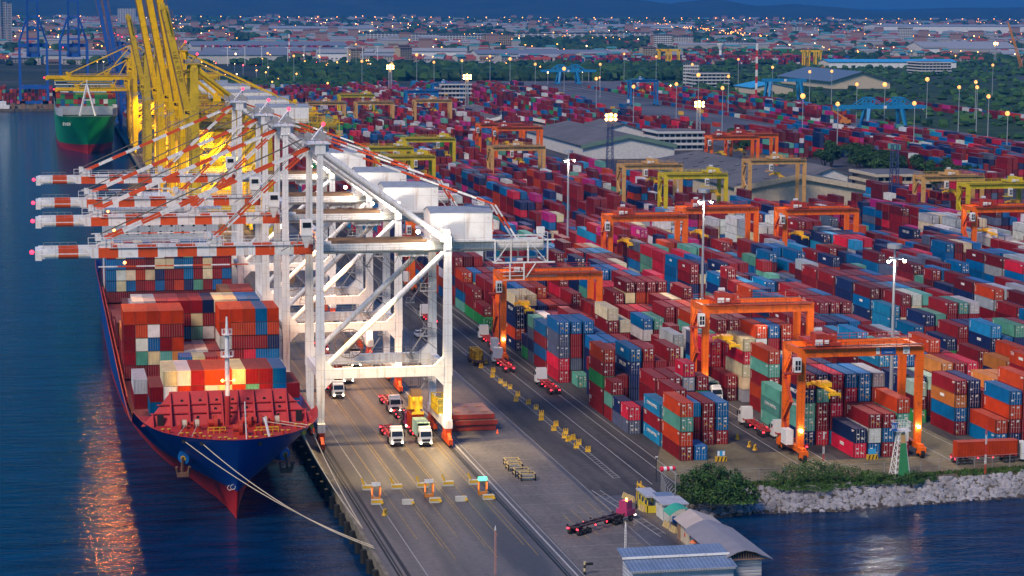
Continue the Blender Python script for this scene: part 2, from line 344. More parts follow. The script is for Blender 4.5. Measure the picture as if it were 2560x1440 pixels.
def cont_mat(name, use_attr):
    m, nt, b = _base(name); N, L = nt.nodes, nt.links
    tc = N.new('ShaderNodeTexCoord'); oi = N.new('ShaderNodeObjectInfo'); n1 = N.new('ShaderNodeTexNoise'); n1.inputs['Scale'].default_value = .45; n1.inputs['Detail'].default_value = 7
    if use_attr:
        at = N.new('ShaderNodeAttribute'); at.attribute_name = 'Col'; src = at.outputs['Color']; L.new(tc.outputs['Object'], n1.inputs[0])
    else:
        src = oi.outputs['Color']; n1.noise_dimensions = '4D'; L.new(tc.outputs['Object'], n1.inputs['Vector'])
        mu = N.new('ShaderNodeMath'); mu.operation = 'MULTIPLY'; mu.inputs[1].default_value = 60; L.new(oi.outputs['Random'], mu.inputs[0]); L.new(mu.outputs[0], n1.inputs['W'])
    hs = N.new('ShaderNodeHueSaturation'); L.new(src, hs.inputs['Color'])
    mr = N.new('ShaderNodeMapRange'); mr.inputs[1].default_value = .3; mr.inputs[2].default_value = .72; mr.inputs[3].default_value = .78; mr.inputs[4].default_value = 1.2
    L.new(n1.outputs['Fac'], mr.inputs[0]); L.new(mr.outputs[0], hs.inputs['Value'])
    # roof panels: the upward faces are mixed towards a pale pinkish grey
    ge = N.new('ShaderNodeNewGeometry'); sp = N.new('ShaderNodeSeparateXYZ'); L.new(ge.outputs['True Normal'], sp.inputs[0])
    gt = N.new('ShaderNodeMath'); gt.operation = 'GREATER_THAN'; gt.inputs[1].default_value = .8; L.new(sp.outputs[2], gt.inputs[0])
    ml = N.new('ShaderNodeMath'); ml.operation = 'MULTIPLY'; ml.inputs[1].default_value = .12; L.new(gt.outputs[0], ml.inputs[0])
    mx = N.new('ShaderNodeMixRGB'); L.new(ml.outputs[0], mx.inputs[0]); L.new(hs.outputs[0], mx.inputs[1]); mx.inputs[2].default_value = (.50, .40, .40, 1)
    # rust flecks
    n2 = N.new('ShaderNodeTexNoise'); n2.inputs['Scale'].default_value = 1.9; n2.inputs['Detail'].default_value = 8; L.new(tc.outputs['Object'], n2.inputs[0])
    m2 = N.new('ShaderNodeMapRange'); m2.inputs[1].default_value = .64; m2.inputs[2].default_value = .76; m2.inputs[4].default_value = .55; L.new(n2.outputs['Fac'], m2.inputs[0])
    mx2 = N.new('ShaderNodeMixRGB'); L.new(m2.outputs[0], mx2.inputs[0]); L.new(mx.outputs[0], mx2.inputs[1]); mx2.inputs[2].default_value = (.10, .035, .015, 1)
    out = mx2.outputs[0]
    if use_attr:   # front face: lock rods and marks drawn in the paint of the far containers' doors
        uv = N.new('ShaderNodeUVMap'); su = N.new('ShaderNodeSeparateXYZ'); L.new(uv.outputs[0], su.inputs[0])
        w1 = N.new('ShaderNodeMath'); w1.operation = 'MULTIPLY'; w1.inputs[1].default_value = 5.0; L.new(su.outputs[0], w1.inputs[0])
        fr = N.new('ShaderNodeMath'); fr.operation = 'FRACT'; L.new(w1.outputs[0], fr.inputs[0])
        lt = N.new('ShaderNodeMath'); lt.operation = 'LESS_THAN'; lt.inputs[1].default_value = .16; L.new(fr.outputs[0], lt.inputs[0])
        fm = N.new('ShaderNodeMath'); fm.operation = 'LESS_THAN'; fm.inputs[1].default_value = 1.5; L.new(su.outputs[0], fm.inputs[0])
        mu2 = N.new('ShaderNodeMath'); mu2.operation = 'MULTIPLY'; L.new(lt.outputs[0], mu2.inputs[0]); L.new(fm.outputs[0], mu2.inputs[1])
        mu3 = N.new('ShaderNodeMath'); mu3.operation = 'MULTIPLY'; mu3.inputs[1].default_value = .30; L.new(mu2.outputs[0], mu3.inputs[0])
        mx3 = N.new('ShaderNodeMixRGB'); L.new(mu3.outputs[0], mx3.inputs[0]); L.new(out, mx3.inputs[1]); mx3.inputs[2].default_value = (.55, .5, .48, 1)
        # dark gasket / frame line round the panel edges
        def edge(sock, hi):
            a = N.new('ShaderNodeMath'); a.operation = 'SUBTRACT'; a.inputs[1].default_value = .5; L.new(sock, a.inputs[0])
            c = N.new('ShaderNodeMath'); c.operation = 'ABSOLUTE'; L.new(a.outputs[0], c.inputs[0])
            g = N.new('ShaderNodeMath'); g.operation = 'GREATER_THAN'; g.inputs[1].default_value = hi; L.new(c.outputs[0], g.inputs[0]); return g.outputs[0]
        e1 = edge(su.outputs[1], .472); ee = N.new('ShaderNodeMath'); ee.operation = 'MULTIPLY'; ee.inputs[1].default_value = .55; L.new(e1, ee.inputs[0])
        mx4 = N.new('ShaderNodeMixRGB'); L.new(ee.outputs[0], mx4.inputs[0]); L.new(mx3.outputs[0], mx4.inputs[1]); mx4.inputs[2].default_value = (.012, .01, .012, 1); out = mx4.outputs[0]
    L.new(out, b.inputs['Base Color']); b.inputs['Roughness'].default_value = .65; b.inputs['Specular IOR Level'].default_value = .1
    MATS[name] = m; return m
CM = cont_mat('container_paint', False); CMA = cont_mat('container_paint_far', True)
ROD = mat('galvanised_rod', (.62, .58, .56), .4, .5, var=.15); GASK = mat('dark_gasket', (.02, .015, .015), .8)
MARKW = mat('white_marking', (.75, .75, .75), .6); MARKY = mat('yellow_label', (.75, .42, .02), .6)
def cont_body(Lc, blank, var=0):
    """box with corrugated sides, corner posts and rails; blank = forward end panel ribbed instead of doors"""
    mb = MB().use(CM); W_, H_ = CW, CH - .05
    # recessed corrugated side sheets
    def sheet_corr(axis, c, a0, a1, z0, z1, n, d, sgn):
        for k in range(n):
            s0 = a0 + (a1 - a0) * k / n; s1 = a0 + (a1 - a0) * (k + .5) / n; s2 = a0 + (a1 - a0) * (k + 1) / n; q = (s1 - s0) * .35
            pr = [(s0, 0), (s0 + q, d), (s1, d), (s1 + q, 0), (s2, 0)]
            for (u0, e0), (u1, e1) in zip(pr, pr[1:]):
                if axis == 'x': P = [(c + sgn * e0, u0, z0), (c + sgn * e1, u1, z0), (c + sgn * e1, u1, z1), (c + sgn * e0, u0, z1)]
                else: P = [(u0, c + sgn * e0, z0), (u1, c + sgn * e1, z0), (u1, c + sgn * e1, z1), (u0, c + sgn * e0, z1)]
                mb.face(P)
    n = 22 if Lc > 8 else 11
    sheet_corr('x', .02, .16, Lc - .16, .16, H_ - .1, n, .045, 1); sheet_corr('x', W_ - .02, .16, Lc - .16, .16, H_ - .1, n, .045, -1)
    for y in (0, Lc - .16):
        for x in (0, W_ - .16): mb.box(x, x + .16, y, y + .16, 0, H_)
    for x in (0, W_ - .09):
        mb.box(x, x + .09, .16, Lc - .16, 0, .16); mb.box(x, x + .09, .16, Lc - .16, H_ - .1, H_)
    mb.box(.16, W_ - .16, .02, .16, 0, .16); mb.box(.16, W_ - .16, .02, .16, H_ - .12, H_); mb.box(.16, W_ - .16, Lc - .14, Lc - .02, 0, .16); mb.box(.16, W_ - .16, Lc - .14, Lc - .02, H_ - .12, H_)
    mb.box(.05, W_ - .05, .1, Lc - .06, .14, .2); mb.face([(.16, Lc - .06, .1), (W_ - .16, Lc - .06, .1), (W_ - .16, Lc - .06, H_ - .1), (.16, Lc - .06, H_ - .1)])
    for k in range(14 if Lc > 8 else 7):       # roof ribs
        nn = 14 if Lc > 8 else 7; y0 = .16 + (Lc - .32) * k / nn; y1 = .16 + (Lc - .32) * (k + .6) / nn; y2 = .16 + (Lc - .32) * (k + 1) / nn
        mb.face([(.09, y0, H_ - .03), (W_ - .09, y0, H_ - .03), (W_ - .09, y1, H_ - .03), (.09, y1, H_ - .03)]); mb.face([(.09, y1, H_ - .06), (W_ - .09, y1, H_ - .06), (W_ - .09, y2, H_ - .06), (.09, y2, H_ - .06)])
    if blank: sheet_corr('y', .09, .16, W_ - .16, .16, H_ - .1, 8, .09, -1)
    mb.use(GASK); mb.box(-.02, W_ + .02, .03, .2, -.06, .0); mb.box(-.035, .0, .03, .3, -.05, H_); mb.box(.09, .13, -.012, .0, .1, H_ - .1); mb.box(W_ - .13, W_ - .09, -.012, 0, .1, H_ - .1)
    mb.use(MARKW)
    if var in (1, 3):       # upright code on the side, near the far end
        for k in range(6): mb.box(-.012, .02, Lc - .75, Lc - .48, 2.15 - k * .26, 2.30 - k * .26)
    if var in (2, 3): mb.box(-.012, .02, .5, 1.7, 2.25, 2.42); mb.box(-.012, .02, .9, 1.7, 2.05, 2.14)
    if var == 4: mb.box(-.012, .02, Lc * .45, Lc * .62, 1.3, 1.9)
    return mb.mesh('container_body')
def door_mesh(right, var):
    mb = MB().use(CM); H_ = CH - .05; x0, x1 = (1.235, 2.28) if right else (.16, 1.205)
    mb.box(x0, x1, .05, .1, .16, H_ - .12)
    for k in range(3): z = .5 + k * .75; mb.box(x0 + .1, x1 - .1, .035, .05, z, z + .42)
    mb.use(ROD)
    for t in (.24, .74): x = x0 + (x1 - x0) * t; mb.box(x - .03, x + .03, .0, .035, .1, H_ - .06); mb.box(x - .09, x + .24, -.01, .012, 1.04, 1.13)
    mb.use(GASK); mb.box(x0 - .012 if right else x1, x0 if right else x1 + .012, .06, .09, .16, H_ - .12)
    rg = random.Random(var * 2 + right); mb.use(MARKW)
    for _ in range(3 if right else 2):
        x = x0 + rg.uniform(.1, .5); z = rg.choice([2.2, 2.05, 1.6, .7]); mb.box(x, x + rg.uniform(.25, .5), -.02, .034, z, z + rg.uniform(.12, .32))
    if var % 2 == 0: mb.use(MARKY); x = x0 + rg.uniform(.1, .6); z = rg.uniform(.4, 1.4); mb.box(x, x + .3, .018, .033, z, z + .3)
    return mb.mesh('door')
CBV = {(L_, b, v): cont_body(12.19 if L_ == 40 else 6.06, b, v) for L_ in (40, 20) for b in (False, True) for v in range(5) if not (b and v)}
CB = {(L_, b): CBV[(L_, b, 0)] for L_ in (40, 20) for b in (False, True)}
DM = {(r, v): door_mesh(r, v) for r in (0, 1) for v in range(5)}
REEF = MB().use(mat('reefer_unit_grey', (.5, .5, .5), .5))
REEF.box(.3, 2.14, .02, .1, .3, 2.5).use(GASK).box(.5, 1.1, .0, .03, 1.4, 2.1).box(1.3, 1.95, .0, .03, 1.5, 2.2).box(.45, 1.9, .0, .03, .5, .9); REEF = REEF.mesh('cooling_unit')
CONT = []     # every container: dict(x,y,z,L,c,blank,where,label,grp)
def jit(c, rg): f = rg.uniform(.82, 1.18); return tuple(min(1, v * f * rg.uniform(.93, 1.07)) for v in c)

# ---- the yard: lanes of six rows each, spaced 30.3 m, bays of half-container slots
def lane_x(k, c): return 113.1 + 30.45 * k + 2.84 * c
YARD = []     # (lane, Y, col, length, string bottom->top)
def S(k, Y, c, s, L_=40): YARD.append((k, Y, c, L_, s))
# the near bays, read from the photograph (bottom to top)
def bay(k, Y, **cols):
    for c, st in cols.items(): S(k, Y, int(c[1]), st)
bay(0, 390.3, c1='ROTO'); S(0, 390.3, 2, 'B', 20)
bay(0, 404.1, c1='LRL', c2='DRRR', c3='RRB', c4='RRR', c5='RBB')
S(0, 417.0, 0, 'KM', 20); S(0, 423.6, 0, 'KN', 20); S(0, 417.6, 1, 'NN', 20); bay(0, 417.6, c2='DRRR', c3='DDRR'); S(0, 417.6, 4, 'NGNSM', 20); S(0, 417.6, 5, 'BNGR', 20); S(0, 424.2, 4, 'DNRR', 20)
S(0, 430.4, 0, 'RTR', 20); S(0, 430.6, 1, 'R', 20); bay(0, 437.4, c0='RRGRO', c1='DDR', c2='NNNNB', c3='RRRRR', c4='RRDR', c5='OORRR')
bay(0, 451, c1='NNR', c2='DDRR', c3='DRRR', c5='RNSR'); bay(0, 464, c2='NNNB', c3='NBBB', c4='DRRR'); S(0, 470.8, 1, 'T', 20)
bay(0, 477.6, c0='MMKKB', c1='DKRRB', c2='NNNNB', c3='NNNB', c4='DRRRRC', c5='DRRRC')
bay(0, 491, c0='RBRB', c1='NNBR', c2='DDRRR', c3='WCBL', c4='RRRR', c5='DDRRR'); S(0, 504.2, 0, 'KNKT', 20); bay(0, 504.2, c1='RSBW', c2='DDRR', c3='RBRB', c4='DDRR', c5='DDRRR')
S(0, 511, 0, 'GN', 20); bay(0, 524, c0='NONNC', c1='GNNNC', c2='GNCN', c3='RRDO', c4='RNRR', c5='DDRRR')
bay(0, 537.6, c1='NNNNB', c2='NNRRR', c3='DDDRO', c4='DRRR', c5='RRRRMR'); bay(0, 551, c1='NNNNN', c2='NNNNB', c3='NNNB', c4='NNNNN', c5='DRCRRR')
bay(0, 564.4, c0='GR', c1='DDDR', c2='DRRR', c3='KKNN', c4='RRDR', c5='DNBRRR'); S(0, 558, 0, 'G', 20)
bay(0, 577.8, c0='GRR', c1='DRRR', c2='NRRR', c3='KNNN', c4='RRRR', c5='DRDRR'); bay(0, 592.6, c0='TBRO', c1='GTCB', c2='GTCR', c3='TRTK', c4='RRNR', c5='DRRRB'); bay(0, 606, c0='DRNRR', c1='NNKRD', c2='DRNRR', c3='RRDR', c4='DNRR', c5='DRRR')
# lane 1
bay(1, 387, c2='MN', c3='BWR', c4='RBR', c5='RWTO'); bay(1, 400, c0='NTTNR', c1='MRRTN', c2='LRMRM', c3='ARRMB', c4='RRRBB', c5='RRRRS')
S(1, 413.5, 0, 'TTT', 40); bay(1, 413.5, c3='NNB', c4='NNCB', c5='GNWB'); bay(1, 429.4, c1='RORTO', c3='DRNB', c4='RRNR', c5='RGNN'); bay(1, 446.4, c1='SCCMC', c2='KSCRWO', c3='KRRRRB', c4='RRCWRO', c5='DRRR')
S(1, 449, 0, 'DR', 40); bay(1, 460.4, c0='DDMM', c1='RRMM', c2='RRDR', c3='RSNR', c4='DRRR', c5='RDRR'); S(1, 474, 0, 'BLNK', 20); bay(1, 474.6, c1='RRTT', c2='KRKRR', c3='DDNRR', c4='LCTRR', c5='RRRR')
bay(1, 490, c0='WWS', c2='SWW', c3='DRRR', c4='RKRO', c5='NNRS'); S(1, 503.6, 0, 'DR', 20); S(1, 503.6, 1, 'RTR', 20); bay(1, 503.6, c3='DRTO', c4='RRTO', c5='RRRR')
bay(1, 516.6, c0='DWB', c1='DRT', c2='DDRR', c3='RRRR', c4='DRTO', c5='DNRR'); bay(1, 530.4, c0='NDR', c1='NBM', c2='DRR', c3='NTBR', c4='BBOC', c5='DRRRR')
# lane 2
bay(2, 391, c2='BO', c3='NROB', c4='RRRRO', c5='RRRO'); bay(2, 404, c1='RBAR', c2='NNNN', c3='NRR', c4='NRRA', c5='RRAA'); bay(2, 417.6, c0='GDE'); bay(2, 424.4, c0='RNN', c1='DRN', c2='DDE', c3='RNRA', c4='DRRR', c5='DRRM')
bay(2, 438, c0='RWDL', c1='GNWB', c2='NRNB', c3='RNNB', c4='DRRRO', c5='NNNR'); bay(2, 451.4, c0='NNDLL', c1='DKRB', c2='NNNT', c3='RRRR', c4='NLLR', c5='DRNR'); bay(2, 468, c0='DRNR', c1='RRBL', c2='BNRR', c4='DRRR', c5='RNNS')
bay(2, 485, c0='DDRR', c1='DRRR', c2='DNNN', c3='RNNN', c4='NNNB', c5='DRRR'); bay(2, 498.6, c0='RBBR', c1='DRRO', c2='NNLR', c3='NBNLR', c4='RNNLR', c5='DRRKR')
# lane 3
bay(3, 401, c0='RRNO', c1='RRRO'); bay(3, 414.4, c0='RNRA', c1='NRRO'); bay(3, 427, c0='DRRO', c1='RNRR', c2='NNRR'); bay(3, 440.4, c0='RNA', c1='RNAO', c2='DRR', c3='NRR'); bay(3, 455, c0='RRR', c1='DRNNL', c2='DRNB', c3='TNNNT', c4='DRRRR')
bay(3, 473, c0='RGN', c1='DNRR', c2='NNNN', c3='DRNN', c4='RRLL', c5='DRRR'); bay(3, 492.6, c0='RRB', c1='DRRN', c2='DRRT', c3='DRRRR', c4='RMRRT', c5='CRRRW'); bay(3, 508, c0='RLLL', c1='DRCRR', c2='RRRCW', c3='DRRRT', c4='NNRN', c5='RRRRR')
USED = {}
for (k, Y, c, L_, s) in YARD: USED.setdefault(k, []).append((Y, c, L_ * .3))
def free(k, Y, c, ln):
    for (y, cc, l) in USED.get(k, []):
        if cc == c and y < Y + ln + .2 and Y < y + l + .2: return False
    return True
# the rest of the yard: the mix of colours and stack heights follows the zones of the photograph
ZONES = {'near': 'RRRRRRDDDDOONNNNBBBBLTCSKRRM', 'navy': 'NNNNNBBBKRRDOLW', 'mid': 'RRRRRRRRRRDDDDDNNNBBBLTPMOOWC', 'pink': 'RRRRRRRDDDDDNNNBBPPMOTWK', 'white': 'WWWWWWCCSSRRB', 'green': 'GGGGTTRRRNNDBOC', 'far': 'RRRRRRRRDDDDOOBBNNLGTPMW'}
rg = random.Random(11)
HIDE = []
def zone(k, Y):
    if 6 <= k <= 8 and 560 < Y < 700: return 'white'
    if k in (3, 4) and 700 < Y < 760: return 'white'
    if 1150 < Y < 1400 and k < 3: return 'green' if rg.random() < .6 else 'far'
    if k == 0 and Y < 700: return 'navy'
    if Y > 900: return 'far' if rg.random() < .6 else 'pink'
    if Y > 650: return 'mid' if rg.random() < .5 else 'pink'
    return 'near'
def blocked(x, y):
    # warehouses, offices, trees and the cross roads inside the yard
    for x0, x1, y0, y1 in ((262, 362, 1105, 1390), (272, 372, 850, 1095), (340, 420, 900, 1290), (285, 350, 1500, 1640), (340, 420, 740, 860)):
        if x0 - 4 < x < x1 + 4 and y0 - 14 < y < y1 + 4: return True
    return False
for k in range(0, 12):
    x_l = lane_x(k, 0); Y = {0: 619.5, 1: 544, 2: 512, 3: 521.5, 4: 448, 5: 470, 6: 500, 7: 530}.get(k, 560)
    ymax = {0: 1400, 1: 1480, 2: 1560, 3: 1600, 4: 1640, 5: 1640, 6: 1640, 7: 1640}.get(k, 1320); ymax = 1740 if k < 2 else 1960
    prof = 4.2
    while Y < ymax:
        if rg.random() < .035: Y += 13.3; continue
        gap_y = any(abs(Y - g) < 9 for g in (770, 1010, 1290)); 
        if gap_y: Y += 6.65; continue
        prof = max(2.3, min(5.0, prof + rg.uniform(-1.0, 1.0))); z = ZONES[zone(k, Y)]; base = rg.choice(z); big = rg.random() < .78
        for c in range(6):
            x = lane_x(k, c)
            if blocked(x, Y) or x > .475 * Y + 25 or x > 400 + (Y - 900) * .02: continue
            if not free(k, Y, c, 12.19): continue
            h = int(round(prof + rg.uniform(-1.3, 1.3)))
            if k <= 3 and Y < 480: h = max(2, h)
            h = max(0 if rg.random() < .3 else 1, min(6 if k == 0 and rg.random() < .2 else 5, h))
            s = ''.join(base if rg.random() < .35 else rg.choice(z) for _ in range(h))
            if not s: continue
            if big or rg.random() < .5: YARD.append((k, Y, c, 40, s))
            else:
                YARD.append((k, Y, c, 20, s)); YARD.append((k, Y + 6.5, c, 20, ''.join(rg.choice(z) for _ in range(max(1, h + rg.choice((-1, 0, 0, 1)))))))
        Y += 13.3
for (k, Y, c, L_, s) in YARD:
    for n, ch in enumerate(s):
        CONT.append(dict(x=lane_x(k, c) + rg.uniform(-.05, .05), y=Y + rg.uniform(-.08, .08), z=.02 + n * CH, L=L_, c=ch, blank=False, k=k, bay=Y, row=c, lv=n, nl=len(s)))
# ---- the ship's deck load, bow first (columns 0..12 across the beam)
SHIPX = 15.75
def D(Y, c, s, lv0=0, L_=40, bay=0):
    for n, ch in enumerate(s):
        if ch == '.': continue
        CONT.append(dict(x=SHIPX + 2.475 * c, y=Y, z=7.35 + (lv0 + n) * 2.84, L=L_, c=ch, blank=True, k='ship', bay=bay, row=c, lv=lv0 + n, nl=lv0 + len(s)))
B1 = {1: 'BR', 2: 'NWC', 3: '.OW', 4: '.RR', 5: '.WO', 6: '.CO', 7: '.OC', 8: '.TR', 9: '.RR', 10: 'WBB', 11: 'BR'}
for c, s in B1.items(): D(398, c, s, 1, bay=1)
D(407, 0, 'RW', 1, bay=1)
for c, s in {4: 'SB', 5: 'CC', 6: 'RR', 7: 'AO'}.items(): D(431, c, s, 1, 20, bay=2)
for c, s in {0: 'RRRRO', 1: 'DTWOO', 2: 'RCBWO', 3: 'RTRRO', 4: 'SAORO', 5: 'SS', 6: 'RW', 7: 'DR', 8: 'NDWO', 9: 'RRRO', 10: 'RMRO', 11: 'BBRB', 12: 'NBNO'}.items():
    D(457, c, s, 0 if len(s) > 4 else 0, bay=3)
for c in (8, 9, 10, 11, 12): D(457, c, 'O' if c not in (8, 11) else ('O' if c == 8 else 'B'), 4, bay=3)
for c, s in {0: 'RRA', 1: 'DROOW', 2: 'RRRRS', 3: 'DRTRR', 4: 'RRCRR', 5: 'SDBRR', 6: 'DWTCR', 7: 'DRWRN', 8: 'RRRRC', 9: 'RNNRC', 10: 'RBBRB', 11: 'RSSSB', 12: 'RRDW'}.items():
    D(472, c, s, 0, bay=4)
for c, s in {1: 'RROS', 2: 'RRRR', 3: 'RRRM', 9: 'RRRRA', 10: 'RRRRO', 11: 'RRRRO', 12: 'RRR'}.items(): D(486.5, c, s, 0, bay=5)
for Y, bay in ((500, 6), (514, 7), (530, 8)):
    for c in range(13): D(Y, c, 'R' if rg.random() < .6 else 'RD', 0, bay=bay)
rows = ['BCBRRBRONTRBR', 'BWCOCNRRBRCRB', 'BBRRDCCBBRCRR', 'RCBBRWRNTRBRR']
for c in range(13):
    D(575, c, 'D' + ''.join(r[c] for r in rows), 0, bay=9)
    D(588.5, c, 'DRR' + rg.choice('RBN') + rg.choice('RBWC'), 0, 20, bay=10)

# ---- the green ship's deck load
gr = random.Random(4)
for bay, (y, lo, hi) in enumerate(((1299, 1, 2), (1313, 3, 4), (1327, 4, 5))):
    for c in range(14):
        n = gr.randint(lo, hi) if not (5 <= c <= 8 and bay) else lo
        for k in range(n):
            cc = gr.choice('GGGGRROOW' if c > 6 else 'RROGGRB')
            CONT.append(dict(x=26.2 - 17.2 + c * 2.46, y=y, z=18.8 + k * CH + bay * .2, L=40, c=cc, blank=False, k='green', bay=bay, row=c, lv=k, nl=n))

# which containers show largest in the picture: those become things of their own, the small rest one mass
bv, bf = [], []
for i, c in enumerate(CONT):
    x0, y0, z0, l = c['x'], c['y'], c['z'], (12.19 if c['L'] == 40 else 6.06); n = len(bv)
    bv += [(x0, y0, z0), (x0 + CW, y0, z0), (x0 + CW, y0 + l, z0), (x0, y0 + l, z0), (x0, y0, z0 + CH), (x0 + CW, y0, z0 + CH), (x0 + CW, y0 + l, z0 + CH), (x0, y0 + l, z0 + CH)]
    for q in ((0, 3, 2, 1), (4, 5, 6, 7), (0, 1, 5, 4), (1, 2, 6, 5), (2, 3, 7, 6), (3, 0, 4, 7)): bf.append(tuple(n + a for a in q))
tree_ = BVHTree.FromPolygons(bv, bf); cnt = {}
eye = Vector((0, 0, CAM_H))
for py in range(90, 576, 2):
    for pxx in range(0, 1024, 2):
        u = (pxx * 2.5 - 1280) / 5507.165; v = -(py * 2.5 - 720) / 5507.165
        d = (fwd + rx * u + ux * v).normalized(); hit = tree_.ray_cast(eye, d)
        if hit[2] is not None: i = hit[2] // 6; cnt[i] = cnt.get(i, 0) + 1
TOP = sorted(cnt, key=lambda i: -cnt[i])[:292]; TOPS = set(TOP)
ORD = ['bottom', 'second', 'third', 'fourth', 'fifth', 'sixth', 'seventh']
ROWN = ['first', 'second', 'third', 'fourth', 'fifth', 'sixth']
BLK = {0: 'block beside the truck apron', 1: 'block of the nearest orange gantry', 2: 'block right of the nearest mast', 3: 'fourth block from the quay', 4: 'fifth block from the quay', 5: 'sixth block', 6: 'seventh block', 7: 'eighth block'}
BAYS = {}
for c in CONT: BAYS.setdefault(c['k'], set()).add(c['bay'])
def nth(n): return ['front', 'second', 'third', 'fourth', 'fifth', 'sixth', 'seventh', 'eighth', 'ninth', 'tenth'][n] if n < 10 else '%dth' % (n + 1)
SBAY = {1: 'foremost bay', 2: 'low second bay', 3: 'third bay', 4: 'fourth bay', 5: 'fifth bay', 6: 'sixth bay', 7: 'seventh bay', 8: 'eighth bay', 9: 'bay before the bridge', 10: 'bay against the bridge'}
CN2 = ['port edge', 'second column', 'third column', 'fourth column', 'fifth column', 'sixth column', 'middle column', 'eighth column', 'ninth column', 'tenth column', 'eleventh column', 'twelfth column', 'quayside edge']
for i in TOP:
    c = CONT[i]; name = 'ship_container' if c['k'] == 'ship' else 'shipping_container'
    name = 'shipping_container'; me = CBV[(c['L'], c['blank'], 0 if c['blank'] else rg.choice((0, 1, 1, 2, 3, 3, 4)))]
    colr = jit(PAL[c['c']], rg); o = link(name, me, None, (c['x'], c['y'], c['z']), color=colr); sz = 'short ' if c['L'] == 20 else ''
    if c['k'] == 'ship':
        tag(o, '%s%s container, tier %s, %s of the %s on the blue ship' % (sz, CN[c['c']], ORD[c['lv']], CN2[c['row']], SBAY[c['bay']]), 'container', 'containers on the deck of the blue ship')
    elif c['k'] == 'green':
        tag(o, '%s container, %s tier, %s, %s of the green ship' % (CN[c['c']], ORD[c['lv']], (CN2[:12] + ['thirteenth column', 'quayside edge'])[c['row']], ['foremost bay', 'second bay', 'third bay'][c['bay']]), 'container', 'containers on the deck of the green ship')
    else:
        bi = sorted(BAYS[c['k']]).index(c['bay']); lv = ORD[c['lv']] if c['lv'] < c['nl'] - 1 or c['nl'] == 1 else 'top'
        tag(o, '%s%s container, %s, %s row, %s bay, %s' % (sz, CN[c['c']], lv, ROWN[c['row']], nth(bi), BLK.get(c['k'], 'far block')), 'container', 'containers stacked in the yard')
        v = rg.randrange(5); white_reefer = c['c'] == 'W' and c['k'] >= 4
        if white_reefer: link('cooling_unit', REEF, o)
        else:
            for r in (0, 1): link('door', DM[(r, v)], o, color=colr)
    c['o'] = o
LETW = mat('white_lettering', (.72, .72, .72), .6)
TXT = {}
def letter(o, txt, size, yc, zc, side=True):
    if (txt, size) not in TXT: TXT[(txt, size)] = text_mesh(txt, size, LETW)
    l = link('lettering', TXT[(txt, size)], o); 
    if side: l.rotation_euler = ROT_L; l.location = (-.012, yc, zc)
    else: l.rotation_euler = ROT_F; l.location = (1.2, -.02, zc)
for i in TOP:
    c = CONT[i]
    if c['k'] == 'ship' or c['L'] != 40: continue
    r = rg.random()
    if c['c'] == 'N' and r < .22: letter(c['o'], 'CMA CGM', 1.15, 6.1, 1.5)
    elif c['c'] in 'TL' and r < .3: letter(c['o'], 'CHINA SHIPPING', .95, 6.1, 1.6)
    elif c['c'] == 'P': letter(c['o'], 'ONE', 1.8, 3.2, 1.5)
    elif c['c'] in 'RO' and r < .16: letter(c['o'], 'TEX', 1.0, 10.8, 2.1)
    elif c['c'] == 'W' and r < .4: letter(c['o'], 'K LINE', 1.2, 6, 1.5)
rest = [c for i, c in enumerate(CONT) if i not in TOPS]
def merged(cs, name, label):
    v, f, uv, cl = [], [], [], []; rg2 = random.Random(5)
    for c in cs:
        x0, y0, z0, l = c['x'], c['y'], c['z'], (12.19 if c['L'] == 40 else 6.06); n = len(v); h = CH - .05
        v += [(x0, y0, z0), (x0 + CW, y0, z0), (x0 + CW, y0 + l, z0), (x0, y0 + l, z0), (x0, y0, z0 + h), (x0 + CW, y0, z0 + h), (x0 + CW, y0 + l, z0 + h), (x0, y0 + l, z0 + h)]
        kc = jit(PAL[c['c']], rg2)
        for q, (u0, u1, v0, v1) in (((0, 1, 5, 4), (0, 1, 0, 1)), ((4, 5, 6, 7), (9, 9, .5, .5)), ((3, 0, 4, 7), (2, 6, 0, 1)), ((1, 2, 6, 5), (2, 6, 0, 1)), ((2, 3, 7, 6), (2, 6, 0, 1))):
            f.append(tuple(n + a for a in q)); uv += [(u0, v0), (u1, v0), (u1, v1), (u0, v1)]; cl += [(*kc, 1)] * 4
    me = bpy.data.meshes.new(name); me.from_pydata(v, [], f); ul = me.uv_layers.new(name='UVMap')
    ul.data.foreach_set('uv', [a for p in uv for a in p]); ca = me.color_attributes.new('Col', 'FLOAT_COLOR', 'CORNER'); ca.data.foreach_set('color', [a for p in cl for a in p])
    me.materials.append(CMA); me.update(); return tag(link(name, me), label, 'containers', kind='stuff')
# containers of the far depots beyond the yard (rail terminal, strips by the scrub, depots in the town)
rg = random.Random(21)
def strip(x0, x1, y0, y1, along, hs, z, dens=.85, gapx=2.9, blk=0):
    """rows of containers; along 'y': long side up-down like the yard, 'x': long side across"""
    x = x0
    while x < x1:
        y = y0
        while y < y1:
            if rg.random() < dens:
                for n in range(rg.choice(hs)): FAR.append(dict(x=x, y=y, z=.02 + n * CH, L=40, c=rg.choice(ZONES[z]), k='far'))
            y += 13.2
        x += gapx
        if blk and rg.random() < blk: x += 6
FAR = []
strip(509, 511, 1150, 1780, 'y', (1,), 'far', .95); strip(521, 523, 1100, 1500, 'y', (1,), 'far', .9); strip(533, 535, 1200, 2150, 'y', (1, 1), 'far', .93)
strip(548, 560, 1080, 1420, 'y', (1, 2), 'far', .8); strip(548, 572, 1500, 1640, 'y', (2, 3, 4), 'far', .8); strip(553, 590, 1700, 2100, 'y', (1, 2, 3), 'far', .7)
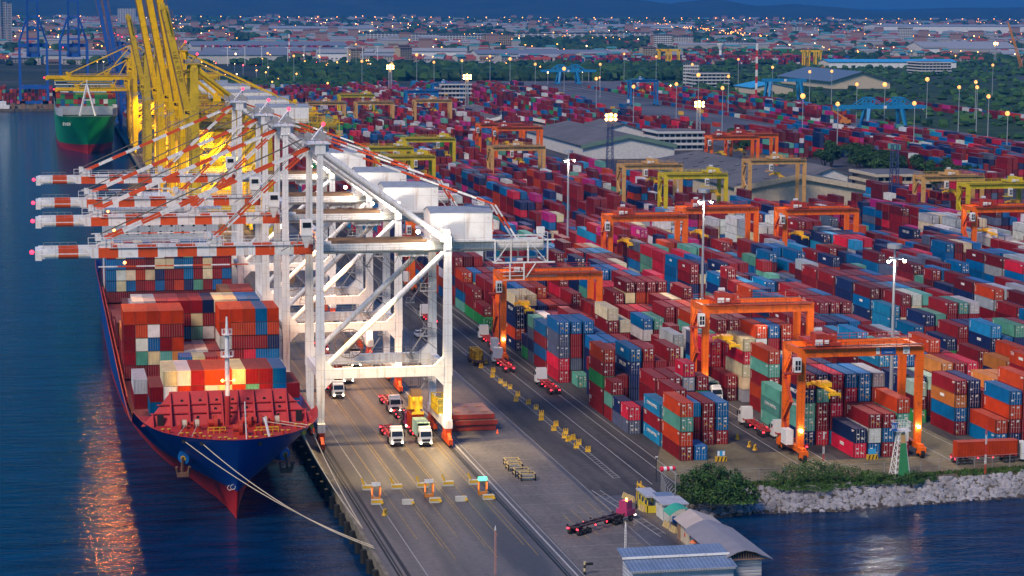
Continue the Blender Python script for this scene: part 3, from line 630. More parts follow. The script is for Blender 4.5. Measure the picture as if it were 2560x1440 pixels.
strip(402, 470, 1160, 1240, 'y', (3, 4, 5), 'pink', .85, 2.9, .12); strip(402, 470, 1250, 1262, 'y', (2, 3), 'far', .5); strip(425, 520, 960, 1060, 'y', (3, 4, 5), 'pink', .9, 2.9, .1); strip(440, 478, 1072, 1130, 'y', (2, 3, 4), 'pink', .8)
for _ in range(26): FAR.append(dict(x=rg.uniform(412, 505), y=rg.uniform(1270, 2000), z=.02 + rg.choice((0, 0, CH)) * 0, L=rg.choice((20, 40)), c=rg.choice('YYGRBBMOT'), k='far'))
strip(180, 330, 1660, 1760, 'y', (2, 3, 4), 'far', .5, 2.9, .1); strip(60, 180, 1500, 1800, 'y', (2, 3, 4), 'far', .35, 2.9, .1)
strip(-42, 40, 1862, 1900, 'y', (3, 4, 5), 'far', .9, 2.9, .05); strip(40, 230, 1860, 1960, 'y', (2, 3, 4), 'far', .55, 2.9, .1)
strip(650, 1120, 2955, 3010, 'y', (2, 3, 4), 'pink', .75, 2.9, .1); strip(250, 460, 3480, 3540, 'y', (3, 4, 5), 'pink', .8, 2.9, .1); strip(780, 900, 1180, 1560, 'y', (1, 2), 'far', .0)
strip(700, 708, 1460, 1800, 'y', (1, 2), 'far', .85); strip(716, 718, 1500, 1800, 'y', (1,), 'pink', .9); strip(900, 1200, 3400, 3440, 'y', (3, 4), 'green', .7, 2.9, .1)
merged(rest + FAR, 'stacked_containers', 'the mass of smaller stacked containers filling the yard and the far depots')
print('containers', len(CONT), 'far', len(FAR), 'min px', cnt[TOP[-1]] * 4)

# ================================================================== SHIP-TO-SHORE CRANES
RED = mat('crane_orange_red', (.72, .085, .012), .45, var=.1, scale=.3); CRW = WHITE
CABLE = mat('steel_cable', (.06, .06, .065), .5, .6); GLASS = mat('dark_glass', (.015, .02, .03), .08, 0, var=0); RUSTB = mat('rusty_brown_steel', (.22, .13, .08), .8, var=.3, scale=.4)
ROOFG = mat('grey_blue_roof', (.28, .33, .42), .6); GRATE = mat('walkway_grating', (.30, .30, .32), .7)
LMPW = emis('flood_lamp_warm', (1, .80, .5), 45); LMPO = emis('sodium_lamp', (1, .36, .06), 6); LMPR = emis('red_beacon', (1, .02, .05), 4); LMPC = emis('cool_lamp', (1, .80, .56), 30)
def striped(mb, p, q, w, h, n, m1, m2):
    p, q = Vector(p), Vector(q)
    for i in range(n):
        mb.use(m1 if i % 2 == 0 else m2); mb.beam(p + (q - p) * (i / n), p + (q - p) * ((i + 1) / n), w, h)
def sts_crane(name, label, yc, C1, C2, xs=51.2, xl=75.9, hg=38.0, apex=59.0, tipx=-1.0, rear=96, up=None, upn=50, wid=17, house=True, lights=True, group=None, hx=(73.4, 85.6), text=None, acc=None, leg=1.32, bh=1.9, bw=.95):
    """xs, xl = rails; hg = girder height; up = boom angle in degrees when raised"""
    r = empty(name, ((xs + xl) / 2, yc, 0)); tag(r, label, 'crane', group); ox, oy = -(xs + xl) / 2, 0
    def P(x, y, z): return (x + ox, y, z)
    hw = wid / 2; RD = acc or RED
    # bogies
    for X in (xs, xl):
        for sy in (-1, 1):
            mb = MB().use(RD)
            mb.cbox(X + ox, sy * (hw - .2), 2.5, 1.2, 3.2, 1.6)
            for d in (-3.2, -1.1, 1.1, 3.2): mb.cbox(X + ox, sy * (hw - .2) + d, 1.0, .8, 1.7, 1.1); mb.beam(P(X, sy * (hw - .2) + d, 1.3), P(X, sy * (hw - .2) + d * .5, 2.3), .6)
            mb.use(DK)
            for d in (-3.8, -2.6, -1.7, -.5, .5, 1.7, 2.6, 3.8): mb.tube(P(X - .16, sy * (hw - .2) + d, .42), P(X + .16, sy * (hw - .2) + d, .42), .36, 8)
            part('bogie', mb, r)
        mb = MB().use(C1); mb.box(X + ox - .75, X + ox + .75, -hw - 1.5, hw + 1.5, 3.3, 5.0); part('sill_beam', mb, r)
    # legs: wide at the portal, slim below
    for X, top in ((xs, apex - 1.5), (xl, hg + 2.6)):
        for sy in (-1, 1):
            mb = MB().use(C1); y = sy * hw
            mb.taper(X + ox, y, 4.9, 13.6, leg, leg * .8, leg * 1.2, leg * .8); mb.taper(X + ox, y, 13.6, hg, leg * 1.35, leg * .8, leg * 1.05, leg * .8)
            if X == xs: mb.taper(X + ox, y, hg, top, leg * 1.0, leg * .8, leg * .8, leg * .7, .2, 0)
            else: mb.taper(X + ox, y, hg, top, leg, leg, leg * .95, leg * .95)
            part('leg', mb, r)
    mb = MB().use(C1)
    for sy in (-1, 1):
        mb = MB().use(C1); mb.box(xs + ox + leg * .6, xl + ox - leg * .6, sy * hw - .6, sy * hw + .6, 13.6, 15.5)
        for X, d in ((xs + leg * .6, 1), (xl - leg * .6, -1)):
            for za, zb_ in ((13.6, 11.6), (15.5, 17.3)): mb._hexa([(X + ox, sy * hw - .58, za), (X + ox + d * 1.9, sy * hw - .58, za), (X + ox + d * .01, sy * hw - .58, zb_), (X + ox, sy * hw - .58, zb_), (X + ox, sy * hw + .58, za), (X + ox + d * 1.9, sy * hw + .58, za), (X + ox + d * .01, sy * hw + .58, zb_), (X + ox, sy * hw + .58, zb_)])
        mb.use(GRATE); mb.rail(P(xs + 1, sy * hw - .5 * sy, 15.5), P(xl - 1, sy * hw - .5 * sy, 15.5), 1.2, 2.2); part('portal_beam', mb, r)
    mb = MB().use(C1)
    for X in (xs, xl):
        mb.box(X + ox - .6, X + ox + .6, -hw + leg / 2, hw - leg / 2, 13.8, 15.4); mb.box(X + ox - .6, X + ox + .6, -hw + leg / 2, hw - leg / 2, hg - 1.0 + 3.2, hg + .6 + 3.2)
    part('cross_beam', mb, r)
    for sy in (-1, 1):
        mb = MB().use(C1); mb.tube(P(xs + 1.0, sy * hw, 15.9), P(xl - .8, sy * hw, hg - .6), .55, 10); part('diagonal_brace', mb, r)
        mb = MB().use(C1); mb.tube(P(xs + 1.0, sy * hw, apex - 2.2), P(xl - .3, sy * hw, hg + 1.8), .58, 10); part('diagonal_brace', mb, r)
    # main girder behind the hinge
    gy = 2.6
    mb = MB().use(C1)
    for sy in (-1, 1): mb.box(xs + ox + .6, rear + ox, sy * gy - .55, sy * gy + .55, hg - 1.0, hg + .9)
    for X in range(int(xs) + 4, int(rear), 9): mb.box(X + ox - .3, X + ox + .3, -gy + .55, gy - .55, hg - .4, hg + .5)
    mb.use(GRATE)
    for sy in (-1, 1): mb.box(xs + ox, rear + ox, sy * (gy + 1.1) - .5, sy * (gy + 1.1) + .5, hg - .5, hg - .42); mb.rail(P(xs, sy * (gy + 1.55), hg - .45), P(rear, sy * (gy + 1.55), hg - .45), 1.1, 3)
    mb.use(C2 if C2 is RED else C1)
    part('main_girder', mb, r)
    mb = MB().use(RUSTB); mb.box(xs + ox + 3, xl + ox - 2, gy - .2, gy + .2, hg + .95, hg + 1.5); mb.box(xs + ox + 3, xl + ox - 2, -gy - .3, -gy + .1, hg + .95, hg + 1.5); part('cable_tray', mb, r)
    # apex head with platform and beacon
    mb = MB().use(C1); mb.box(xs + ox - .8, xs + ox + 1.2, -hw - .6, hw + .6, apex - 2.4, apex - .5); mb.box(xs + ox - .9, xs + ox + 2.6, -2.6, 2.6, apex - 2.3, apex - .45); mb.box(xs + ox - 2.4, xs + ox + 2.2, -hw - .8, hw + .8, apex - .5, apex - .35)
    mb.use(GRATE)
    for a, b_ in (((xs - 2.4, -hw - .8), (xs + 2.2, -hw - .8)), ((xs + 2.2, -hw - .8), (xs + 2.2, hw + .8)), ((xs - 2.4, -hw - .8), (xs - 2.4, hw + .8))): mb.rail(P(*a, apex - .35), P(*b_, apex - .35), 1.2, 1.4, .09)
    for x, y, h in ((-1.2, -1.5, 1.6), (.8, 1.2, 1.9), (1.6, -1, 1.3)): mb.tube(P(xs + x, y - .2, apex + .5), P(xs + x, y + .2, apex + .5), .8, 10)
    mb.use(C1).beam(P(xs - .5, -2, apex), P(xs + 1.8, 0, apex + 2.4), .3); mb.beam(P(xs + 1.8, 2, apex), P(xs + 1.8, 0, apex + 2.4), .3)
    hd = part('apex_head', mb, r)
    part('beacon', MB().use(LMPR).ball(P(xs + 1.9, 0, apex + 2.8), .4), r)
    # boom
    def boompt(d, dz=0, y=0):
        if up is None: return P(xs - .6 - d, y, hg + dz)
        a = R(up); return P(xs - .6 - d * math.cos(a) + dz * math.sin(a), y, hg + d * math.sin(a) + dz * math.cos(a))
    Lb = xs - .6 - tipx if up is None else upn
    mb = MB(); nb = 14 if C2 is RED else 1
    for i in range(nb):
        mb.use((C2 if i % 2 == 0 else C1) if nb > 1 else C1); a, b_ = Lb * i / nb, Lb * (i + 1) / nb
        if nb > 1 and i == nb - 1: mb.use(C1)
        for sy in (-1, 1): mb.beam(boompt(a, -.05, sy * gy), boompt(b_, -.05, sy * gy), bw, bh)
    mb.use(C1)
    for d in range(3, int(Lb), 6): mb.beam(boompt(d, -.2, -gy), boompt(d, -.2, gy), .5, .5)
    mb.beam(boompt(Lb, -.3, -gy - .6), boompt(Lb, -.3, gy + .6), 1.2, 2.0); mb.use(GRATE)
    mb.rail(boompt(Lb - 1, 1.0, -gy - 1.4), boompt(Lb - 7, 1.0, -gy - 1.4), 1.2, 1.5); mb.rail(boompt(Lb - 18, 1.0, -gy - 1.4), boompt(Lb - 26, 1.0, -gy - 1.4), 1.2, 2) if up is None else None
    mb.use(C1); mb.beam(boompt(Lb - .5, 0, -gy - 1.4), boompt(Lb - 9, 0, -gy - 1.4), .9, .1)
    bo = part('boom', mb, r)
    if up is None:
        mb = MB()
        striped(mb, boompt(9, -2.6, -gy - 1), boompt(Lb - 11, -2.6, -gy - 1), .22, .22, 9, C1, C2 if C2 is RED else C1); mb.use(CABLE)
        for d in range(10, int(Lb) - 10, 6): mb.beam(boompt(d, -2.6, -gy - 1), boompt(d, -.9, -gy - .5), .08)
        part('festoon_rail', mb, r)
        mb = MB().use(C1)
        for sy in (-1, 1):
            mb.rail(boompt(2, .9, sy * (gy + .75)), boompt(Lb - 13, .9, sy * (gy + .75)), 1.15, 2.6, .07); mb.beam(boompt(2, .9, sy * (gy + .55)), boompt(Lb - 13, .9, sy * (gy + .55)), .45, .06)
        part('boom_walkway', mb, r); mb = MB().use(CABLE)
        for i in range(9):
            xa = xs + 3 + i * 2.6; pts = [P(xa + 2.6 * t / 4, -gy - .9, hg - 1.3 - 2.2 * (1 - abs(t - 2) / 2) ** .6) for t in range(5)]
            for a, b_ in zip(pts, pts[1:]): mb.beam(a, b_, .07)
        mb.tube(P(xs, gy, apex - .2), P(xl + 8, 1.5, hg + 8.4), .06, 5); mb.tube(P(xs, -1, apex - .2), P(xl + 8, -1.5, hg + 8.4), .06, 5); part('festoon_cable', mb, r)
        part('beacon', MB().use(LMPR).ball(boompt(Lb + 1.2, 0, 0), .42), r)
        if lights: part('boom_lamp', MB().use(LMPO).ball(P(15, 0, hg - 2.3), .3), r)
        # stay towers on the boom and the pairs of forestays
        for d in (Lb - 12.2, Lb - 33):
            mb = MB().use(C1)
            for sy in (-1, 1): mb.taper(boompt(d)[0], sy * gy, hg + .9, hg + 2.6, 2.6, .5, 1.3, .4, .4)
            mb.beam(boompt(d, 1.6, -gy), boompt(d, 1.6, gy), .4)
            mb.rail(boompt(d - 1.5, 1, -gy - .6), boompt(d + 3, 1, -gy - .6), 1.9, 1.2, .1); mb.cbox(boompt(d)[0] - 1, gy, hg + 2.4, 1.2, 1, 1.4); part('stay_anchor', mb, r)
        for d, n, wd in ((Lb - 12.2, 11, .42), (Lb - 33, 8, .34)):
            for sy in (-1, 1):
                mb = MB(); striped(mb, boompt(d, 2.3, sy * (gy - .1)), P(xs - .6, sy * 1.9, apex - 1.6), wd * .7, wd, n, C2, C1); part('forestay', mb, r)
        mb = MB().use(CABLE)
        for sy in (-1, 1): mb.tube(boompt(Lb - 11.5, 3.2, sy * .6), P(xs - 1.4, sy * .6, apex + .3), .07, 5); mb.tube(boompt(Lb - 34, 3.0, sy * 1.2), P(xs - 1.4, sy * .9, apex), .06, 5)
        part('hoist_rope', mb, r)
    else:
        for sy in (-1, 1):
            mb = MB().use(C1); m_ = boompt(Lb * .45, 1.6, sy * gy); mid = P(xs - 5, sy * 2.4, apex - 7)
            mb.beam(boompt(Lb * .72, 1.2, sy * gy), mid, .4, .4); mb.beam(mid, P(xs - .5, sy * 1.9, apex - 1.6), .4, .4); mb.beam(m_, P(xs - .4, sy * 1.9, apex - 2.5), .35, .35); part('forestay', mb, r)
        mb = MB().use(RUSTB)
        for sy in (-1, 1): mb.beam(boompt(1, bh * .5, sy * gy - bw * .52), boompt(Lb - 1, bh * .5, sy * gy - bw * .52), .22); mb.beam(boompt(1, -bh * .5, sy * gy - bw * .52), boompt(Lb - 1, -bh * .5, sy * gy - bw * .52), .22)
        for d in range(2, int(Lb) - 2, 3): mb.beam(boompt(d, 1.3, -gy - .3), boompt(d + 1.5, 2.3, -gy - .3), .12); mb.beam(boompt(d + 1.5, 2.3, -gy - .3), boompt(d + 3, 1.3, -gy - .3), .12)
        mb.beam(boompt(2, 2.3, -gy - .3), boompt(Lb - 2, 2.3, -gy - .3), .14); mb.beam(boompt(1, -1.1, -gy), boompt(Lb - 1, -1.1, -gy), .3); part('boom_walkway', mb, r)
    if acc is not None and acc is not RED:      # old cranes: ladders, cross bracing, walkways between the legs
        mb = MB().use(C1)
        for X in (xs, xl):
            for za, zb_ in ((16, 26), (26, 36)): mb.beam(P(X, -hw, za), P(X, hw, zb_), .45); mb.beam(P(X, hw, za), P(X, -hw, zb_), .45)
            mb.beam(P(X, -hw, 26), P(X, hw, 26), .6)
        for sy in (-1, 1):
            for i in range(6):
                xa, xb = xs + (xl - xs) * i / 6, xs + (xl - xs) * (i + 1) / 6; mb.beam(P(xa, sy * hw, 26 if i % 2 else 22), P(xb, sy * hw, 22 if i % 2 else 26), .3)
            mb.beam(P(xs, sy * hw, 22), P(xl, sy * hw, 22), .4); mb.beam(P(xs, sy * hw, 26), P(xl, sy * hw, 26), .4); mb.rail(P(xs, sy * hw - .6, 26), P(xl, sy * hw - .6, 26), 1.3, 1.8, .14); mb.rail(P(xs, sy * (gy + 2.2), hg + 1), P(rear, sy * (gy + 2.2), hg + 1), 1.5, 1.8, .16)
        part('cross_bracing', mb, r)
        for X in (xs, xl):
            for sy in (-1, 1):
                mb = MB().use(RUSTB); x_ = X - leg * .5 - .3; mb.beam(P(x_, sy * hw - 1.3, 6), P(x_, sy * hw - 1.3, hg), .16); mb.beam(P(x_ + .6, sy * hw - 1.3, 6), P(x_ + .6, sy * hw - 1.3, hg), .16)
                for z in range(7, int(hg), 2): mb.beam(P(x_, sy * hw - 1.3, z), P(x_ + .6, sy * hw - 1.3, z), .14)
                part('ladder', mb, r)
        for z in (hg + 5, hg + 10, apex - 5): mb = MB().use(C1); mb.box(xs + ox - 2.2, xs + ox + 2.2, -hw - .4, -hw + 2.5, z, z + .2); mb.rail(P(xs - 2.2, -hw - .4, z), P(xs + 2.2, -hw - .4, z), 1.3, .9, .14); part('landing', mb, r)
    # backstays
    for sy in (-1, 1):
        mb = MB(); striped(mb, P(xs + 1.8, sy * 1.9, apex - 1.0), P(xl + 10.5, sy * 2.4, hg + 8.0), .3, .34, 9, C2, C1); striped(mb, P(xl + 10.5, sy * 2.4, hg + 8.0), P(xl + 15.0, sy * 2.6, hg + 1.0), .3, .34, 3, C1, C2); part('backstay', mb, r)
    # machinery house
    h0, h1 = hx; mb = MB().use(WHITE); zt = hg + 8.2; my = 3.9
    mb.box(h0 + ox, h1 + ox, -my, my, hg + 1.4, hg + 6.6)
    for x in (h0 + ox, h1 + ox): mb.face([(x, -my, hg + 6.6), (x, my, hg + 6.6), (x, 0, zt - .7)])
    mb.box(h0 + ox - .5, h1 + ox + .5, -my - .4, my + .4, hg + 1.0, hg + 1.4)
    hs_ = part('machinery_house', mb, r)
    mb = MB().use(ROOFG)
    for sy in (-1, 1): mb._hexa([(h0 + ox - .1, sy * my * 1.02, hg + 6.55), (h1 + ox + .1, sy * my * 1.02, hg + 6.55), (h1 + ox + .1, 0, zt - .72), (h0 + ox - .1, 0, zt - .72), (h0 + ox - .1, sy * my * 1.02, hg + 6.7), (h1 + ox + .1, sy * my * 1.02, hg + 6.7), (h1 + ox + .1, 0, zt - .55), (h0 + ox - .1, 0, zt - .55)])
    mb.use(GRATE).rail(P(h0 + 5, my - .2, hg + 6.8), P(h1, my - .2, hg + 6.8), 1.0, 1.2); mb.rail(P(h1, -my + .2, hg + 6.8), P(h1, my - .2, hg + 6.8), 1.0, 1.2); part('house_roof', mb, hs_)
    # rear platform frame hanging behind
    mb = MB().use(C1); x0, x1 = rear - 10, rear + .5
    for x in (x0, x0 + 3.2, x0 + 6.6, x1):
        for y in (-4.6, 4.6): mb.beam(P(x, y, hg - 3.2), P(x, y, hg + 1.2), .25)
    for z in (hg - 3.2, hg + 1.2):
        for y in (-4.6, 4.6): mb.beam(P(x0, y, z), P(x1 + 1.5, y, z), .28)
        for x in (x0, x1): mb.beam(P(x, -4.6, z), P(x, 4.6, z), .25)
    mb.beam(P(x0, -4.6, hg - 3.2), P(x0 + 3.2, -4.6, hg + 1.2), .15); mb.beam(P(x0 + 6.6, -4.6, hg + 1.2), P(x1, -4.6, hg - 3.2), .15)
    for x in (x0 + 3.0, x0 + 5.8): mb.beam(P(x, -4.6, hg - 6.6), P(x, -4.6, hg - 3.2), .25)
    for z in (-6.6, -5.8, -5.0, -4.2): mb.beam(P(x0 + 1.6, -4.6, hg + z), P(x0 + 5.8, -4.6, hg + z), .1)
    mb.beam(P(x0 + 6.2, -4.6, hg - 6.2), P(x0 + 8.2, -4.6, hg - 3.3), .18); mb.rail(P(x1 - 2, -4.6, hg + 1.2), P(x1, -4.6, hg + 1.2), 1.6, 1); mb.cbox(x1 + ox - 1.2, -3.6, hg + 3.0, 1.4, 1.2, 1.3)
    part('rear_platform', mb, r)
    # lift tower and stairs on the landside leg, landings
    mb = MB().use(GRATE)
    for i in range(6):
        z0 = 5 + i * 5.2; xx = xl - 1.3 if i % 2 else xl - 4.8; x2 = xl - 4.8 if i % 2 else xl - 1.3
        mb.beam(P(xx, hw - 1.4, z0), P(x2, hw - 1.4, z0 + 5.2), .8, .14); mb.rail(P(x2 - .8, hw - 2, z0 + 5.2), P(x2 + .8, hw - 2, z0 + 5.2), 1.1, .8, .08); mb.cbox(x2 + ox, hw - 1.6, z0 + 5.2, 1.8, 1.4, .1)
    part('stairway', mb, r)
    for z in (20.0, 29.0): mb = MB().use(GRATE); mb.cbox(xl + ox - 2.4, -hw + 8.5, z, 3.2, 1.6, .12); mb.rail(P(xl - 4, -hw + 7.7, z), P(xl - .8, -hw + 7.7, z), 1.6, 1, .09); mb.beam(P(xl - .6, -hw + 8, z - 2.6), P(xl - 3.8, -hw + 8, z), .16); part('access_platform', mb, r)
    # cable reel
    mb = MB().use(RUSTB); c = P(xs + 7.5, hw - 3.2, 15.5 + 2.6)
    mb.tube((c[0], c[1] - .25, c[2]), (c[0], c[1] + .25, c[2]), 1.1, 12)
    for i in range(20): a = i * math.pi / 10; mb.beam(c, (c[0] + 2.9 * math.cos(a), c[1], c[2] + 2.9 * math.sin(a)), .09)
    for i in range(20): a, b2 = i * math.pi / 10, (i + 1) * math.pi / 10; mb.beam((c[0] + 2.9 * math.cos(a), c[1], c[2] + 2.9 * math.sin(a)), (c[0] + 2.9 * math.cos(b2), c[1], c[2] + 2.9 * math.sin(b2)), .14)
    part('cable_reel', mb, r)
    # operator cab and trolley
    tx = xs + (19 if up is None else 8)
    mb = MB().use(C1 if C1 is not WHITE else WHITE); mb.box(tx + ox - 3, tx + ox + 3, -2.2, 2.2, hg - 1.9, hg - 1.0); mb.use(DK).box(tx + ox - 2, tx + ox + 2, -1.6, 1.6, hg - 1.0, hg + .2); part('trolley', mb, r)
    cx = xs - 2.2; mb = MB().use(C1); mb.box(cx + ox - 1.1, cx + ox + 1.1, -gy - 4.2, -gy - 2.2, hg + 3.0, hg + 6.0); mb.taper(cx + ox, -gy - 3.2, hg + .6, hg + 3.0, .5, .5, 2.0, 1.8)
    cb = part('operator_cab', mb, r); part('window', MB().use(GLASS).box(cx + ox - .8, cx + ox + .8, -gy - 4.26, -gy - 4.2, hg + 4.5, hg + 5.5), cb)
    mb = MB().use(GRATE); mb.rail(P(xs - 9, -gy - 2.2, hg + .2), P(xs - 1.2, -gy - 2.2, hg + .2), 1.6, 1.2, .1); mb.rail(P(xs - 4, -gy - 3.5, hg + 1.8), P(xs - .8, -gy - 3.5, hg + 1.8), 1.4, 1.0, .1); mb.beam(P(xs - 7, -gy - 3, hg), P(xs - 1.5, -gy - 3, hg + 3), .3, .2); part('hinge_walkway', mb, r)
    if text:
        o = link('lettering', text_mesh(text, 1.5, mat('dark_lettering', (.10, .06, .02), .7)), r); a = R(up or 0)
        o.location = Vector(boompt(Lb * .5, 0, -gy - .56)); o.rotation_euler = (Matrix.Rotation(a, 4, 'Y') @ Matrix.Rotation(R(90), 4, 'X')).to_euler()
    # lamps: leg and girder floods (the crane's own lights)
    if lights:
        mb = MB().use(LMPW)
        pts = [P(xl - 1.2, -hw - .9, hg + 2.2), P(xl - 3.4, -gy - 1, hg + .3), P(xl - 5.2, -hw * .6, hg + 3.2)]
        for p in pts: mb.ball(p, .38, 8, 5)
        part('flood_lamp', mb, r)
    return r
CRY = mat('crane_yellow', (.95, .56, .003), .6, spec=.15, runs=(.45, .22, .02), var=.12, scale=.2, stain=(.38, .20, .03)); CRYD = mat('crane_old_yellow', (.62, .42, .01), .6, var=.2, scale=.25, stain=(.16, .08, .03))
CRB = mat('crane_blue', (.012, .10, .42), .5, var=.15, scale=.2); CRB2 = mat('crane_grey_blue', (.10, .19, .42), .6, var=.15, scale=.3)
GW = 'white ship-to-shore cranes with red and white booms'
c1 = sts_crane('ship_to_shore_crane', 'white quay crane closest to the bow, red and white boom lowest in the view', 422.5, WHITE, RED, hg=38.0, group=GW)
for yc, lb in ((482.5, 'white quay crane with striped boom, second along the quay from the ship bow'), (526, 'white quay crane with striped boom, third along the quay from the ship bow'), (594, 'white quay crane with striped boom, fourth, just before the yellow cranes')):
    copy_tree(c1, (c1.location.x, yc, 0), 0, lb, GW)
# lights belonging to the white cranes: wide floods under the girder on to the deck
for yc, e, c, dx in ((422.5, 44000, (1, .70, .30), 0), (482.5, 40000, (1, .55, .24), 0), (526, 30000, (1, .55, .25), 0), (594, 28000, (1, .62, .35), 0)):
    lamp('flood_light', (63, yc - 13, 34), e * 1.0, c, 1.0, spot=86, target=(64, yc - 16, 0), blend=.35)
    if yc > 450:
        lamp('boom_light', (14.6, yc, 35.2), 9000, (1, .30, .03), .5, spot=120, target=(10, yc - 70, WL), blend=.5)
        if yc < 500: lamp('boom_light', (38, yc, 35.2), 9000, (1, .30, .03), .5, spot=120, target=(30, yc - 90, WL), blend=.5)
    lamp('flood_light', (74, yc - 10, 41), e * .05, (1, .86, .68), .5)
    lamp('flood_light', (74.6, yc - 10, 6), e * .03, c, .4)
GY = 'yellow ship-to-shore cranes with raised booms'
for yc, up, n, C, ap, hg, lb, tx in ((768, 78, 42, CRYD, 64, 42, 'old yellow quay crane, dark yellow raised boom with lettering down its side', 'L I P S   G O L D'), (830, 81, 60, CRY, 67, 42, 'bright yellow quay crane, raised boom passing out of the picture, second of its row', None),
        (893, 80, 60, CRY, 67, 42, 'bright yellow quay crane, raised boom passing out of the picture, third of its row', None), (985, 80, 58, CRY, 66, 41, 'bright yellow quay crane, raised boom leftmost of those cut by the frame', None), (1105, 79, 40, CRYD, 60, 38, 'old olive yellow quay crane with short brown raised boom nearest the green ship', None)):
    sts_crane('ship_to_shore_crane', lb, yc, C, C, hg=hg, apex=ap, rear=101, up=up, upn=n, hx=(73, 91), lights=False, group=GY, text=tx, acc=C, leg=3.2, bh=2.6, bw=1.0)
sts_crane('ship_to_shore_crane', 'yellow quay crane with its boom lowered over the green ship', 1252, CRY, CRY, hg=42, apex=62, tipx=3.5, rear=98, lights=False, group=GY, acc=CRY, leg=2.8, bh=2.2)
sts_crane('ship_to_shore_crane', 'lower yellow quay crane behind, short boom level above the green ship deck', 1315, CRY, CRY, hg=33, apex=52, tipx=9, rear=90, lights=False, group=GY, acc=CRY, leg=2.6, bh=2.0)
for yc, up, lb in ((1475, 80, 'nearest'), (1545, 82, 'middle'), (1620, 79, 'farthest')):
    sts_crane('ship_to_shore_crane', 'blue quay crane with raised grey-blue boom, %s of three behind the yellow cranes' % lb, yc, CRB, CRB2, hg=38, apex=58, rear=95, up=up, upn=58, lights=False, group='blue cranes beyond the yellow ones', acc=CRB, leg=2.2, bh=3.0, bw=1.2)
for i, y in enumerate((770, 832, 897, 990, 1250)): lamp('flood_light', (62, y - 12, 36), 60000, (1, .66, .16), 1.0, spot=120, target=(60, y + 6, 4))
# blue cranes of the far quay, seen end on with their booms up
def end_crane(x, y, lb):
    r = empty('quay_crane', (x, y, 0)); tag(r, lb, 'crane', 'blue cranes on the far quay')
    for sx in (-1, 1):
        mb = MB().use(CRB); mb.taper(sx * 11, 0, 0, 50, 2.2, 2.2, 1.8, 1.8); mb.taper(sx * 11, 24, 0, 50, 2.2, 2.2, 1.8, 1.8); part('leg', mb, r)
        mb = MB().use(CRB); mb.beam((sx * 11, 0, 50), (sx * 4.6, 2, 70), 1.3); mb.beam((sx * 11, 24, 50), (sx * 4.6, 4, 70), 1.0); part('brace', mb, r)
        mb = MB().use(CRB); mb.beam((sx * 4.4, -2, 40), (sx * 4.0, -8, 84), 1.7, 1.4); part('boom_girder', mb, r)
    mb = MB().use(CRB); mb.box(-11, 11, -1, 1, 46, 49); mb.box(-11, 11, -1, 1, 12, 14.5); mb.box(-11, 11, 23, 25, 12, 14.5); mb.box(-11.5, 11.5, -2, 2, 0, 2.2); part('portal_beam', mb, r)
    mb = MB().use(CRB)
    for z in (52, 61, 70, 83): mb.box(-4.6, 4.6, -4 - (z - 50) * .12, -3 - (z - 50) * .12, z, z + 1.4)
    mb.box(-5.5, 5.5, -1, 24, 38, 41); mb.use(CRB2).box(-4, 4, 6, 18, 41, 46); part('upper_frame', mb, r)
    mb = MB().use(mat('bogie_red_white', (.6, .12, .12), .6)); mb.box(-14, -7, -2, 2, -.0, 2.2); mb.box(7, 14, -2, 2, 0, 2.2); part('bogie', mb, r)
end_crane(-5.0, 1850, 'blue crane standing with its boom up on the far quay, left one of the pair'); end_crane(27.5, 1850, 'blue crane standing with its boom up on the far quay, closer to the green ship')

